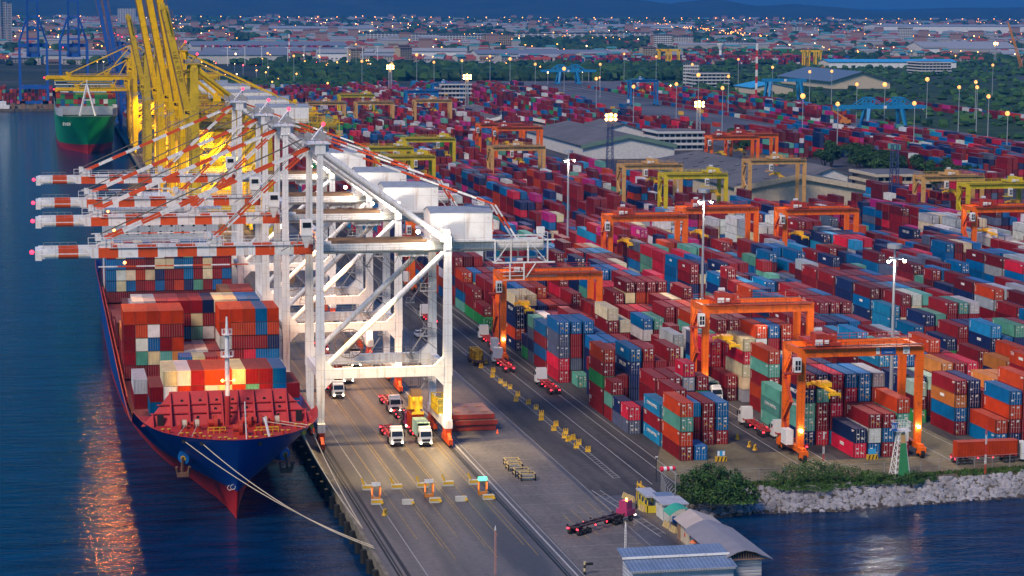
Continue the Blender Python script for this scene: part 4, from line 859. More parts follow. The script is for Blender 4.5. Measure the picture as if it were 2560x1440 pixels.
# ================================================================== YARD GANTRIES (rubber tyred)
RTO = mat('gantry_orange', (.92, .15, .004), .45, runs=(.36, .07, .02), var=.1, scale=.3, stain=(.35, .06, .02)); RTT = mat('gantry_tan', (.64, .36, .12), .55, runs=(.26, .13, .05), var=.12, scale=.3, stain=(.28, .15, .06))
RTY = mat('gantry_yellow', (.66, .50, .01), .5, var=.12, scale=.3, stain=(.30, .20, .02)); RTB = mat('gantry_blue', (.01, .17, .46), .5, var=.12, scale=.3); RTD = mat('gantry_machinery_red', (.42, .04, .015), .6, var=.2)
SPY = mat('spreader_yellow', (.80, .46, .01), .5, var=.15, stain=(.2, .1, .02))
POLE_ = mat('pale_grey_drum', (.55, .56, .6), .5)
def rtg(C, dark, sp=23.5, H=21.4, gap=8.4, trolx=5.0, cabx=-1.0, hoist=9.0, tread=True):
    r = empty('yard_gantry_crane')
    for x in (0, sp):
        for y in (0, gap):
            mb = MB().use(C); mb.taper(x, y, 2.4, H - 1.9, 1.25, .9, 1.45, 1.1); part('leg', mb, r)
        mb = MB().use(C); mb.box(x - .5, x + .5, -2.4, gap + 2.4, 1.5, 2.5); mb.box(x - .7, x + .7, -3.0, -1.8, .9, 2.1); mb.box(x - .7, x + .7, gap + 1.8, gap + 3.0, .9, 2.1); part('sill_beam', mb, r)
        for y in (-2.6, -1.0, gap + 1.0, gap + 2.6):
            mb = MB().use(RUB); mb.tube((x - .35, y, .78), (x + .35, y, .78), .78, 12); mb.use(C).tube((x - .38, y, .78), (x + .38, y, .78), .35, 8); part('wheel', mb, r)
    for y in (0, gap):
        mb = MB().use(C); mb.box(-.72, sp + .72, y - .5, y + .5, H - 1.9, H); mb.use(STEEL).box(-.6, sp + .6, y - .12, y + .12, H, H + .15); part('girder', mb, r)
    for xa, xb in ((-.6, .2), (sp - .2, sp + .6)): part('end_tie', MB().use(C).box(xa, xb, .5, gap - .5, H - 1.4, H - .2), r)
    mb = MB().use(dark)
    mb.rail((.5, -1.2, H - .1), (sp, -1.2, H - .1), 1.1, 2.4, .09); mb.box(0, sp, -1.25, -.52, H - .2, H - .1)
    mb.rail((0, gap + 1.2, H - .1), (sp, gap + 1.2, H - .1), 1.1, 2.4, .09); mb.box(0, sp, gap + .52, gap + 1.25, H - .2, H - .1); part('walkway', mb, r)
    t = MB().use(dark); t.box(trolx - 2.4, trolx + 2.6, -.6, gap + .6, H + .2, H + .8); t.box(trolx - 1.8, trolx + .2, 1.0, 4.5, H + .8, H + 2.3); t.tube((trolx + .8, 1, H + 1.5), (trolx + .8, gap - 1, H + 1.5), .6, 10)
    t.box(trolx + 1.4, trolx + 2.2, .8, 2.4, H + .8, H + 2.0); t.rail((trolx - 2.4, -.6, H + .8), (trolx + 2.6, -.6, H + .8), 1.2, 1.2, .08); tr = part('trolley', t, r)
    part('electrical_box', MB().use(WHITE).box(trolx - 2.6, trolx - 1.2, -.9, -.6, H + .4, H + 1.5), tr); part('electrical_box', MB().use(WHITE).box(trolx - .8, trolx - .0, -.9, -.6, H + .7, H + 1.4), tr); part('hoist_drum', MB().use(POLE_).tube((trolx - .5, 5.5, H + 2.4), (trolx + .8, 5.5, H + 2.4), .5, 10), tr)
    cb = part('operator_cab', MB().use(WHITE).box(cabx - 1.0, cabx + .3, -1.9, -.6, H - 4.4, H - 1.7), r)
    part('window', MB().use(GLASS).box(cabx - .85, cabx - .42, -1.94, -1.9, H - 4.0, H - 3.2).box(cabx - .28, cabx + .15, -1.94, -1.9, H - 4.0, H - 3.2).box(cabx - .85, cabx - .42, -1.94, -1.9, H - 3.05, H - 2.2).box(cabx - .28, cabx + .15, -1.94, -1.9, H - 3.05, H - 2.2), cb)
    part('cab_platform', MB().use(dark).rail((cabx - 2.6, -1.9, H - 4.6), (cabx - 1.2, -1.9, H - 4.6), 1.1, .6, .08).box(cabx - 2.6, cabx + .4, -1.9, .5, H - 4.8, H - 4.6), r)
    # spreader hanging on ropes
    zs = H - hoist; sx = trolx + 1.0; s = MB().use(SPY)
    s.box(sx - 1.1, sx + 1.1, 2.6, 5.6, zs + .8, zs + 1.7); s.box(sx - .35, sx + .35, -1.9, 10.2, zs + .35, zs + .8); s.box(sx - 1.2, sx + 1.2, -2.1, -1.6, zs, zs + .5); s.box(sx - 1.2, sx + 1.2, 9.9, 10.4, zs, zs + .5)
    for yy in (-1.9, 10.1):
        for xx in (-1.15, 1.0): s.box(sx + xx, sx + xx + .16, yy - .3, yy, zs - .5, zs + .1)
    s.use(CABLE)
    for xx in (-.9, .9):
        for yy in (2.8, 5.4): s.beam((sx + xx, yy, zs + 1.6), (sx + xx, yy, H + .3), .06)
    part('spreader', s, tr)
    # engine house and stairs on the sill
    e = part('engine_house', MB().use(WHITE).box(-2.2, -.7, 1.6, 4.4, 2.6, 5.4), r)
    s = MB().use(dark)
    for i in range(4): z0 = 2.6 + i * 4.1; ya, yb = (2.0, 6.0) if i % 2 == 0 else (6.0, 2.0); s.beam((-1.1, ya, z0), (-1.1, yb, z0 + 4.1), .6, .1); s.beam((-1.5, ya, z0 + 1), (-1.5, yb, z0 + 5.1), .07); s.box(-1.6, -.6, yb - .6, yb + .6, z0 + 4.05, z0 + 4.15)
    part('stairway', s, r)
    return r
PR = {'o': rtg(RTO, RTD), 't': rtg(RTT, RTT, trolx=12, cabx=9, hoist=7), 'y': rtg(RTY, RTY, trolx=19, cabx=16, hoist=8), 'r': rtg(RTB, RTB, sp=22.5, trolx=9, cabx=6)}
GR = {'o': 'orange yard gantries', 't': 'tan yard gantries', 'y': 'yellow yard gantries', 'r': 'blue yard gantries'}
def LX(k): return 107.6 + 30.4 * k
seen = set()
for key, x, y, lb in (('o', 138.5, 387.4, 'orange gantry closest to the shore, standing over the nearest container block'), ('o', 138.0, 447, 'orange gantry right behind the nearest one, over cream and red stacks'), ('o', 106.6, 508, 'orange gantry beside the truck apron, partly behind the crane rear platform'),
        ('o', 167.5, 641, 'orange gantry in the middle of the yard left of the second mast'), ('o', 197, 662, 'orange gantry behind the second floodlight mast'), ('o', 227, 653, 'orange gantry over the blue and red stacks right of the second mast'), ('o', 290, 652, 'orange gantry cut by the right edge of the picture'),
        ('o', 316.0, 1019, 'orange gantry beside the office, in front of the rail apron'), ('o', 331, 1035, 'orange gantry just behind the one beside the office'), ('o', 225, 1134, 'orange gantry left of the green gabled warehouse'), ('o', 228, 1105, 'orange gantry in front of its twin left of the green gabled warehouse'), ('o', 106.8, 640, 'orange gantry behind the house of the nearest quay crane'),
        ('t', 225.5, 843, 'tan gantry left of the yellow one in the middle of the yard'), ('t', 284, 862, 'tan gantry in front of the grey roofed warehouse'), ('t', 322, 771, 'tan gantry right of the third white mast'), ('t', 195.5, 957, 'tan gantry in front of the orange twins'), ('t', 238, 1415, 'far tan gantry left of the dark roofed warehouse'), ('t', 165, 1390, 'far tan gantry above the green stacks'), ('t', 196, 1390, 'far tan gantry between two others above the green stacks'), ('t', 134, 1250, 'tan gantry behind the yellow crane house'),
        ('y', 229, 795, 'yellow gantry in front of the grey roofed warehouse'), ('y', 325, 737, 'yellow gantry at the right edge of the yard'), ('y', 136.5, 905, 'yellow gantry beside the white crane houses, nearer one'), ('y', 136.5, 960, 'yellow gantry beside the white crane houses, farther one'), ('y', 166.5, 1020, 'yellow gantry left of the tan ones'), ('y', 200, 1500, 'far yellow gantry by the bright sodium lamp'),
        ('r', 256, 1560, 'far blue gantry behind the bright lamp'), ('r', 300, 1700, 'far blue gantry near the white office'), ('r', 476, 1760, 'dark blue gantry on the open rail apron')):
    p = PR[key]; f = key not in seen; seen.add(key)
    if f: p.location = (x, y, 0); tag(p, lb, 'crane', GR[key])
    else: copy_tree(p, (x, y, 0), 0, lb, GR[key])
    if y < 700 and key == 'o': lamp('gantry_lamp', (x + 2.6, y + 2, 18.6), 500, (1, .62, .2), .3); lamp('gantry_lamp', (x + 12, y - 1.2, 19), 1200, (1, .80, .62), .5, spot=120, target=(x + 12, y - 3, 0))
LAMPN = 0
for x, y in ((138.5, 387.4), (138.0, 447), (106.6, 508), (167.5, 641)):
    for dx in (0, 23.5):
        b_ = part('leg_lamp', MB().use(LMPC).ball((x + dx, y - .75, 5.6), .28)); tag(b_, 'small bright lamp on the %s leg of the orange gantry %s' % ('quayside' if dx == 0 else 'far side', {387.4: 'closest to the shore', 447: 'second from the shore', 508: 'beside the apron', 641: 'mid yard'}[y]), 'lamp'); lamp('leg_light', (x + dx, y - 1.4, 5.6), 70, (1, .85, .65), .25)
# signs on the nearest gantry
def flat_sign(name, lines, x, y, z, wd, ht, mbg, mtx, size, lab, cat='sign'):
    s = part(name, MB().use(mbg).box(-wd / 2, wd / 2, 0, .06, -ht / 2, ht / 2), None, loc=(x, y, z)); tag(s, lab, cat)
    for i, tx in enumerate(lines): o = link('lettering', text_mesh(tx, size, mtx, extrude=.01), s); o.rotation_euler = ROT_F; o.location = (0, -.02, ht * (.5 - (i + .5) / len(lines)))
    return s
BLUES = mat('sign_blue', (.02, .12, .42), .5); LB = mat('light_sign_blue', (.05, .36, .70), .5); BLK_ = mat('black_paint', (.015, .015, .015), .6)
flat_sign('gantry_sign', ['HUTCHISON PORTS', 'THAILAND'], 138.5 + 17.0, 386.78, 20.5, 2.9, 1.5, BLUES, LETW, .33, 'blue and white name board on the girder of the nearest orange gantry')
flat_sign('gantry_sign', ['40 t'], 138.5 + 14.9, 386.79, 20.5, .7, 1.4, WHITE, BLK_, .4, 'small white board left of the blue name board on the nearest gantry')
flat_sign('gantry_sign', ['SWL', '40T'], 138.5 + 20.6, 386.78, 20.5, 1.3, 1.5, WHITE, BLK_, .5, 'white load board at the far end of the nearest gantry girder')
o = link('lettering', text_mesh('HUTCHISON PORTS THAILAND', .55, LETW), None, (106.6 + 9, 507.44, 20.6)); o.rotation_euler = ROT_F; tag(o, 'white lettering along the girder of the gantry beside the apron', 'lettering')

# ---- blue rail-mounted cranes over the rail terminal
def rail_crane(x0, x1, xa, xb, y, H, lb, arch=False):
    r = empty('rail_gantry_crane', (0, y, 0)); tag(r, lb, 'crane', 'blue cranes of the rail terminal'); C = mat('rail_crane_blue', (.015, .23, .50), .5, var=.1)
    for x in (x0, x1):
        for yy in (0, 14):
            mb = MB().use(C); mb.beam((x, yy, 0.5), (x + (2 if x == x0 else -2), 7 + (yy - 7) * .6, H), 1.6, 1.6, 2.6, 2.0); part('leg', mb, r)
        mb = MB().use(C); mb.box(x - 1.1, x + 1.1, -3, 17, .3, 2.2); part('sill_beam', mb, r)
    mb = MB().use(C)
    for yy in (3.5, 10.5): mb.box(xa, xb, yy - .8, yy + .8, H, H + 2.4)
    if not arch:
        for xe, s in ((xa, 1), (xb, -1)):
            for yy in (3.5, 10.5): mb.beam((xe + s * .5, yy, H + .4), (xe - s * 1.0, yy, H + 2.2), 1.2, .7)
    part('girder', mb, r)
    if not arch:
        for x in (x0 + 3, x1 - 3):
            mb = MB().use(C)
            for yy in (3.5, 10.5):
                mb.beam((x - 3, yy, H + 2.4), (x - 3, yy, H + 7.5), .9); mb.beam((x + 3, yy, H + 2.4), (x + 3, yy, H + 7.5), .9); mb.beam((x - 3.4, yy, H + 7.5), (x + 3.4, yy, H + 7.5), .9)
                mb.beam((x - 3, yy, H + 7.2), (x - 10, yy, H + 2.4), .6); mb.beam((x + 3, yy, H + 7.2), (x + 10, yy, H + 2.4), .6); mb.beam((x - 3, yy, H + 3), (x + 3, yy, H + 7), .4)
            mb.box(x - 3, x + 3, 3.5, 10.5, H + 2.4, H + 4); part('pylon', mb, r)
    part('white_board', MB().use(WHITE).box((x0 + x1) / 2 - 1.5, (x0 + x1) / 2 + .7, 2.6, 2.68, H + .3, H + 2.2), r)
    return r
rail_crane(553, 581, 533, 596, 1425, 13.5, 'large blue rail crane with two pylons and long cantilevers, at the right of the yard')
rail_crane(527, 549, 510, 567, 2235, 12.5, 'farther blue rail crane with two pylons above the rail tracks')
rail_crane(602, 633, 599, 636, 1780, 19, 'blue portal crane beside the scrubland', True)

# ================================================================== SHIPS
HB = mat('hull_blue', (.005, .055, .30), .4, runs=(.012, .10, .36), var=.10, scale=.12, stain=(.010, .075, .30)); HR = mat('hull_red', (.52, .018, .022), .5, runs=(.30, .03, .02), var=.12, scale=.2, stain=(.30, .02, .02))
DKR = mat('deck_red', (.42, .026, .024), .6, var=.15, scale=.5, stain=(.24, .04, .02)); HG = mat('hull_green', (.008, .30, .12), .4, var=.1, scale=.1); HGREY = mat('bulwark_grey', (.36, .40, .46), .5)
def ship_hull(name, x0, half, st, m_up, m_low, zsplit, deck, parent):
    """st: stations (y, waterline half, mid half, deck half, deck z); built as one skin from keel strip to gunwale"""
    mb = MB(); n = len(st)
    z_stem = zsplit
    def ring(s):
        y, wlh, mh, dh, dz, yb = s[:6]; q_ = min(1, max(0, (y - st[0][0] - 4) / 130)) ** .6; zsplit = z_stem + (-.6 - z_stem) * q_
        lv = [(-6.5, wlh * .92, yb), (WL, wlh, yb), (zsplit, wlh + (mh - wlh) * .45, yb + (y - yb) * .30)]
        for t in (.30, .55, .78, 1.0):
            z = zsplit + (dz - zsplit) * t; a = wlh + (mh - wlh) * .45
            h = a + (dh - a) * (t ** .85); lv.append((z, h, yb + (y - yb) * (.3 + .7 * t)))
        return lv
    R_ = [ring(s) for s in st]; k = len(R_[0])
    for side in (-1, 1):
        for i in range(n - 1):
            for j in range(k - 1):
                mb.use(m_low if j < 2 else m_up); A, B = R_[i], R_[i + 1]
                q = [(x0 + side * A[j][1], A[j][2], A[j][0]), (x0 + side * B[j][1], B[j][2], B[j][0]), (x0 + side * B[j + 1][1], B[j + 1][2], B[j + 1][0]), (x0 + side * A[j + 1][1], A[j + 1][2], A[j + 1][0])]
                mb.face(q if side > 0 else q[::-1])
    for A, fl in ((R_[0], 1),):
        for j in range(k - 1): mb.use(m_low if j < 2 else m_up); mb.face([(x0 + A[j][1], A[j][2], A[j][0]), (x0 - A[j][1], A[j][2], A[j][0]), (x0 - A[j + 1][1], A[j + 1][2], A[j + 1][0]), (x0 + A[j + 1][1], A[j + 1][2], A[j + 1][0])])
    A = R_[-1]
    for j in range(k - 1): mb.use(m_low if j < 2 else m_up); mb.face([(x0 - A[j][1], A[j][2], A[j][0]), (x0 + A[j][1], A[j][2], A[j][0]), (x0 + A[j + 1][1], A[j + 1][2], A[j + 1][0]), (x0 - A[j + 1][1], A[j + 1][2], A[j + 1][0])])
    h = part(name, mb, parent)
    # weld for smooth shading
    import bmesh
    bm = bmesh.new(); bm.from_mesh(h.data); bmesh.ops.remove_doubles(bm, verts=bm.verts, dist=.001); bmesh.ops.recalc_face_normals(bm, faces=bm.faces); bm.to_mesh(h.data); bm.free(); smooth(h)
    return h, R_
blue = empty('container_ship', (0, 0, 0)); tag(blue, 'large container ship with a blue hull and red waterline, moored under the white cranes', 'ship')
X0 = 31.4
#        y(deck) wl    mid   deck  z     y(wl)
ST = [(362.6, .0, .3, .6, 12.6, 371.5), (363.4, .10, .8, 3.6, 12.6, 372.5), (365.0, .25, 1.8, 6.6, 12.6, 374.5), (367.6, .6, 3.0, 9.6, 12.6, 378), (371.5, 1.2, 4.6, 12.2, 12.6, 383), (376, 2.1, 6.3, 14.0, 12.6, 389),
      (381, 3.4, 8.2, 15.2, 12.6, 395), (387, 4.8, 9.8, 16.0, 12.6, 402), (392.5, 6.2, 11.2, 16.4, 12.4, 409), (394.5, 7.0, 12, 16.6, 10.2, 412), (402, 8.8, 13.4, 16.8, 9.6, 420), (415, 10.8, 14.6, 16.9, 9.4, 432), (440, 13, 15.8, 17.0, 9.3, 450), (470, 15, 16.6, 17.0, 9.3, 475), (520, 16.2, 17, 17.0, 9.3, 520), (600, 16.2, 17, 17.0, 9.3, 600), (640, 15, 16.5, 17, 9.3, 640), (655, 10, 14, 16.6, 9.3, 652)]
hull, RR = ship_hull('hull', X0, 17, ST, HB, HR, 2.5, None, blue)
DECKZ = 11.3
def at_z(r, z):
    for (za, ha, ya), (zb2, hb, yb2) in zip(r, r[1:]):
        if za <= z <= zb2 + 1e-6: t = (z - za) / (zb2 - za); return ha + (hb - ha) * t, ya + (yb2 - ya) * t
    return r[-1][1], r[-1][2]
def inn(h, y, d=.35):     # step inside the shell
    k = max(0, 1 - d / max(h, d + .01)); return h * k, y + (d * 1.2 if y < 372 else d * .6 if y < 392 else 0)
def deck_poly(z, inset, ya, yb, mm):
    mb = MB().use(mm); L_ = []; Rr = []
    for r in RR:
        if ya <= r[-1][2] <= yb: h, y = inn(*at_z(r, z), inset); L_.append((X0 - h, y, z)); Rr.append((X0 + h, y, z))
    for (a, b_, c, d) in zip(L_, L_[1:], Rr[1:], Rr): mb.face([a, d, c, b_])
    return mb
part('forecastle_deck', deck_poly(DECKZ, .3, 360, 393, DKR), blue); part('main_deck', deck_poly(6.9, .2, 390, 660, mat('deck_dark_red', (.20, .03, .03), .7, var=.2)), blue)
# bulwark inner skin and red rail along the gunwale
mb = MB().use(DKR)
for side in (-1, 1):
    P_ = [(X0 + side * (r[-1][1] - .02), r[-1][2], r[-1][0]) for r in RR]
    for a, b_ in zip(P_, P_[1:]): mb.beam((a[0], a[1], a[2] + .02), (b_[0], b_[1], b_[2] + .02), .14, .08)
    for ra, rb in zip(RR, RR[1:]):
        if ra[-1][2] > 392: continue
        Q = []
        for rr_ in (ra, rb):
            h, y = inn(*at_z(rr_, DECKZ), .32); Q.append((X0 + side * h, y, DECKZ)); h, y = inn(rr_[-1][1], rr_[-1][2], .14); Q.append((X0 + side * h, y, rr_[-1][0])); Q.append((X0 + side * rr_[-1][1], rr_[-1][2], rr_[-1][0] + .005))
        mb.face([Q[0], Q[3], Q[4], Q[1]]); mb.face([Q[1], Q[4], Q[5], Q[2]])
part('gunwale', mb, blue)
mb = MB().use(DKR)   # lashing bridge strip and side passage
for side in (-1, 1):
    x = X0 + side * 16.3
    for y in range(424, 590, 7): mb.beam((x, y, 6.9), (x, y, 9.6), .25)
    mb.beam((x, 424, 9.5), (x, 590, 9.5), .2)
part('side_rail', mb, blue)
# breakwater
BW = mat('breakwater_red', (.50, .032, .036), .55, var=.12, scale=.4, stain=(.34, .03, .03)); HOLE = mat('dark_hole', (.012, .010, .012), .8)
yb_ = 384.0; zt = 16.7; zb = DECKZ; xw = 15.4; xt = 11.6
mb = MB().use(BW); mb._hexa([(X0 - xw, yb_, zb), (X0 + xw, yb_, zb), (X0 + xw, yb_ + .3, zb), (X0 - xw, yb_ + .3, zb), (X0 - xw + 2.4, yb_ + 1.3, 13.4), (X0 + xw - 2.4, yb_ + 1.3, 13.4), (X0 + xw - 2.4, yb_ + 1.6, 13.4), (X0 - xw + 2.4, yb_ + 1.6, 13.4)])
mb._hexa([(X0 - xw + 2.4, yb_ + 1.3, 13.4), (X0 + xw - 2.4, yb_ + 1.3, 13.4), (X0 + xw - 2.4, yb_ + 1.6, 13.4), (X0 - xw + 2.4, yb_ + 1.6, 13.4), (X0 - xt + 1.6, yb_ + 3.3, zt), (X0 + xt - 1.6, yb_ + 3.3, zt), (X0 + xt - 1.6, yb_ + 3.6, zt), (X0 - xt + 1.6, yb_ + 3.6, zt)])
for x in (-13.4, -10.2, -7.0, -3.8, -1.2, 1.6, 4.4, 7.6, 10.2, 13.4):
    hz = zt if abs(x) < 10.4 else 13.2; mb._hexa([(X0 + x - .14, yb_ - 1.5, zb), (X0 + x + .14, yb_ - 1.5, zb), (X0 + x + .14, yb_ + .1, zb), (X0 + x - .14, yb_ + .1, zb), (X0 + x - .14, yb_ + (hz - zb) * .62 - .55, hz), (X0 + x + .14, yb_ + (hz - zb) * .62 - .55, hz), (X0 + x + .14, yb_ + (hz - zb) * .62 + .1, hz), (X0 + x - .14, yb_ + (hz - zb) * .62 + .1, hz)])
for z in (13.2, 14.6): mb.box(X0 - (xw - (z - zb) * .85), X0 + (xw - (z - zb) * .85), yb_ + (z - zb) * .62 - .35, yb_ + (z - zb) * .62, z, z + .14)
bk = part('breakwater', mb, blue); mb = MB().use(HOLE)
rgx = random.Random(2)
for x in (-8.6, -5.4, -2.5, .3, 3.0, 5.9, 8.8):
    for z in (12.5, 13.8, 15.2): 
        if rgx.random() < .75: y = yb_ + (z - zb) * .62; mb.tube((X0 + x + (z - 13) * .2, y - .12, z), (X0 + x + (z - 13) * .2, y + .1, z), .27, 10)
mb.box(X0 - 12.6, X0 - 11.5, yb_ - .1, yb_ + .3, zb, zb + 2.0); mb.box(X0 + 11.7, X0 + 12.8, yb_ - .1, yb_ + .3, zb, zb + 2.0); part('opening', mb, bk)
# foremast with platforms and two lamps
mb = MB().use(WHITE); mb.tube((X0 - .4, 383, 16.5), (X0 - .4, 383, 27.4), .42, 10, .36); mb.tube((X0 - .4, 383, 27.3), (X0 - .4, 383, 30.5), .3, 8, .15); mb.use(DKR).tube((X0 - .4, 383, DECKZ), (X0 - .4, 383, 16.5), .5, 10)
mb.use(WHITE)
for z, r_ in ((23.4, 1.1), (27.3, .9)): mb.tube((X0 - .4, 383, z), (X0 - .4, 383, z + .12), r_, 10); [mb.beam((X0 - .4 + r_ * math.cos(a), 383 + r_ * math.sin(a), z), (X0 - .4 + r_ * math.cos(a), 383 + r_ * math.sin(a), z + 1.0), .06) for a in [i * .63 for i in range(10)]]; mb.tube((X0 - .4 - r_, 383, z + 1.0), (X0 - .4 + r_, 383, z + 1.0), .05, 5)
mb.beam((X0 - 1.3, 382.6, 19.2), (X0 + .9, 382.6, 19.2), .12)
ms = part('foremast', mb, blue); part('mast_lamp', MB().use(LMPO).ball((X0 - 1.3, 382.4, 19.3), .3).ball((X0 + .7, 382.4, 19.3), .3), ms)
lamp('mast_light', (X0 - .4, 383.7, 23.0), 16000, (1, .48, .06), .4, spot=75, target=(X0, 400, 17.5)); lamp('deck_light', (X0 - .4, 381, 18.0), 60, (1, .45, .10), .4)
# mooring winches, bollards, ropes on the forecastle
WR = mat('winch_red', (.50, .04, .015), .5); ROPE = mat('pale_rope', (.55, .47, .36), .8, var=.15); YB = mat('bollard_yellow', (.72, .42, .02), .5)
def winch(x, y):
    mb = MB().use(WR); mb.tube((x - 1.0, y, 12.5), (x + 1.0, y, 12.5), .32, 8)
    for d in (-1.6, -.55, .55, 1.6): mb.tube((x + d - .06, y, 12.5), (x + d + .06, y, 12.5), .95, 14)
    mb.box(x - 1.9, x + 1.9, y - .5, y + .5, DECKZ, 11.9); mb.use(ROPE); mb.tube((x - 1.5, y, 12.5), (x - .65, y, 12.5), .72, 12); mb.tube((x + .65, y, 12.5), (x + 1.5, y, 12.5), .72, 12); part('mooring_winch', mb, blue)
winch(X0 - 7.2, 379); winch(X0 + 6.8, 380); 
def windlass(x, y): mb = MB().use(WR); mb.tube((x - .3, y, 12.7), (x + .3, y, 12.7), 1.35, 16); mb.tube((x - 1.3, y, 12.7), (x + 1.3, y, 12.7), .55, 10); mb.box(x - 1.2, x + 1.2, y - .8, y + .8, DECKZ, 12.0); mb.beam((x + .9, y - .9, 11.6), (x + 1.5, y - 3.2, 11.6), .3); part('windlass', mb, blue)
windlass(X0 - 2.9, 378.5); windlass(X0 + 3.0, 379.5); windlass(X0 + .9, 372.8)
for x, y in ((-8.6, 373), (-5.0, 369.5), (-2.5, 368), (2.6, 367.6), (5.4, 369), (8.6, 372.5), (11.5, 377.5), (-11.5, 377), (-6.4, 372.5), (-1.0, 366.6), (4, 373), (7, 375.4)):
    mb = MB().use(WR)
    for d in (-.5, .5): mb.tube((X0 + x + d, y, DECKZ), (X0 + x + d, y, DECKZ + .75), .28, 8)
    mb.use(YB)
    for d in (-.5, .5): mb.tube((X0 + x + d, y, DECKZ + .75), (X0 + x + d, y, DECKZ + .84), .34, 8)
    part('bollard', mb, blue)
mb = MB().use(YB); mb.rail((X0 - 4.4, 375.8, DECKZ), (X0 - 1.4, 375.8, DECKZ), 1.0, .8, .12); mb.rail((X0 + 3.8, 374.8, DECKZ), (X0 + 7.6, 374.8, DECKZ), 1.0, .8, .12); part('guard_rail', mb, blue)
mb = MB().use(ROPE); mb.tube((X0 + 5.4, 379.5, 12.4), (X0 + 12.4, 374.6, 12.0), .07, 5); mb.tube((X0 + 8.0, 379.5, 12.4), (X0 + 13.2, 376.4, 12.0), .07, 5); mb.tube((X0 - 8, 379, 12.3), (X0 - 9.8, 371.6, 12.0), .07, 5); mb.tube((X0 - 6, 379, 12.3), (X0 - 7.6, 369.4, 12.0), .07, 5); part('deck_rope', mb, blue)
mb = MB().use(WHITE).tube((X0 + 1.6, 369, DECKZ), (X0 + 1.4, 369.4, DECKZ + 6.5), .12, 6); part('flagstaff', mb, blue)
mb = MB().use(WHITE).beam((X0 + 5.4, 366.4, DECKZ), (X0 + 4.6, 368, DECKZ + 4.0), .28); mb.use(DKR).beam((X0 + 4.6, 368, DECKZ + 4.0), (X0 + 3.6, 369, DECKZ + 4.4), .2); part('small_davit', mb, blue)
# anchors in their bolsters, fairleads, draught marks
def hull_at(side, z, idx):
    r = RR[idx]
    for (za, ha, ya), (zb2, hb, yb2) in zip(r, r[1:]):
        if za <= z <= zb2: t = (z - za) / (zb2 - za); return Vector((X0 + side * (ha + (hb - ha) * t), ya + (yb2 - ya) * t, z))
for side in (-1, 1):
    p = hull_at(side, 7.6, 4); out = Vector((side * .55, -.8, -.25)).normalized()
    mb = MB().use(mat('bolster_blue', (.012, .14, .46), .4)); mb.tube(p - out * 1.2, p + out * 1.0, 1.75, 14, 1.1); a = part('anchor_bolster', mb, blue)
    part('hawse_ring', MB().use(YB).tube(p + out * .98, p + out * 1.08, .5, 12), a)
    mb = MB().use(mat('anchor_rust', (.14, .07, .05), .9, var=.3)); q = p + out * 1.2; mb.beam(q + Vector((0, 0, .3)), q + Vector((side * .2, -.1, -2.6)), .35); mb.beam(q + Vector((-1.0, 0, -2.7)), q + Vector((1.0, 0, -2.7)), .9, .8); mb.beam(q + Vector((-.9, 0, -2.6)), q + Vector((-1.1, -.5, -1.3)), .35, .5); mb.beam(q + Vector((.9, 0, -2.6)), q + Vector((1.1, -.5, -1.3)), .35, .5); part('anchor', mb, blue)
mb = MB().use(YB); f = hull_at(1, 11.6, 4); mb.tube(f + Vector((0, .2, 0)), f + Vector((.3, -.3, 0)), .45, 12); f2 = hull_at(1, 11.8, 5); mb.tube(f2 + Vector((0, .2, 0)), f2 + Vector((.3, -.3, 0)), .45, 12); part('fairlead', mb, blue)
mb = MB().use(DK)
for sd, ix in ((-1, 2), (-1, 3), (1, 1)): f = hull_at(sd, 11.6, ix); mb.tube(f + Vector((0, .1, 0)), f + Vector((sd * .12, -.22, 0)), .34, 10)
part('fairlead', mb, blue)
# bridge
mb = MB().use(WHITE); mb.box(X0 - 15.5, X0 + 15.5, 604, 616, 7, 25.2); mb.box(X0 - 12.5, X0 + 12.5, 603.5, 618, 25.2, 29.0); mb.box(X0 - 16.4, X0 + 16.4, 603, 608, 28.6, 29.2); mb.box(X0 - 10, X0 + 10, 606, 616, 29.2, 30.4)
br = part('bridge', mb, blue); mb = MB().use(GLASS)
for z in (10, 13, 16, 19, 22, 24.0):
    for i in range(9): mb.box(X0 - 12.5 + i * 3.0, X0 - 11.9 + i * 3.0, 603.92, 604, z, z + .8)
mb.box(X0 - 10, X0 + 10, 603.42, 603.5, 26.6, 28); part('window', mb, br)
mb = MB().use(GRATE); mb.rail((X0 - 16.4, 603, 29.2), (X0 + 16.4, 603, 29.2), 1.2, 1.6, .1); mb.rail((X0 - 15.5, 603.8, 25.2), (X0 + 15.5, 603.8, 25.2), 1.2, 1.6, .1); mb.use(WHITE).tube((X0, 610, 30.4), (X0, 610, 38), .3, 8); mb.beam((X0 - 3, 610, 34), (X0 + 3, 610, 34), .2); mb.beam((X0 - 2, 610, 36), (X0 + 2, 610, 36), .2); mb.ball((X0 - 5, 612, 32), 1.0).ball((X0 + 6, 612, 31.5), .8); mb.box(X0 - 4, X0 + 4, 622, 632, 8, 31); part('mast_and_funnel', mb, br)
for ix, zz in ((1, 3.2), (2, 2.6)):      # white hull marks near the stem
    f = hull_at(-1, zz, ix); ring = MB().use(WHITE)
    for k in range(10): a, b2 = k * .628, (k + 1) * .628; ring.beam(f + Vector((-.12 + .42 * math.cos(a), -.3, .42 * math.sin(a))), f + Vector((-.12 + .42 * math.cos(b2), -.3, .42 * math.sin(b2))), .08)
    part('hull_mark', ring, blue)
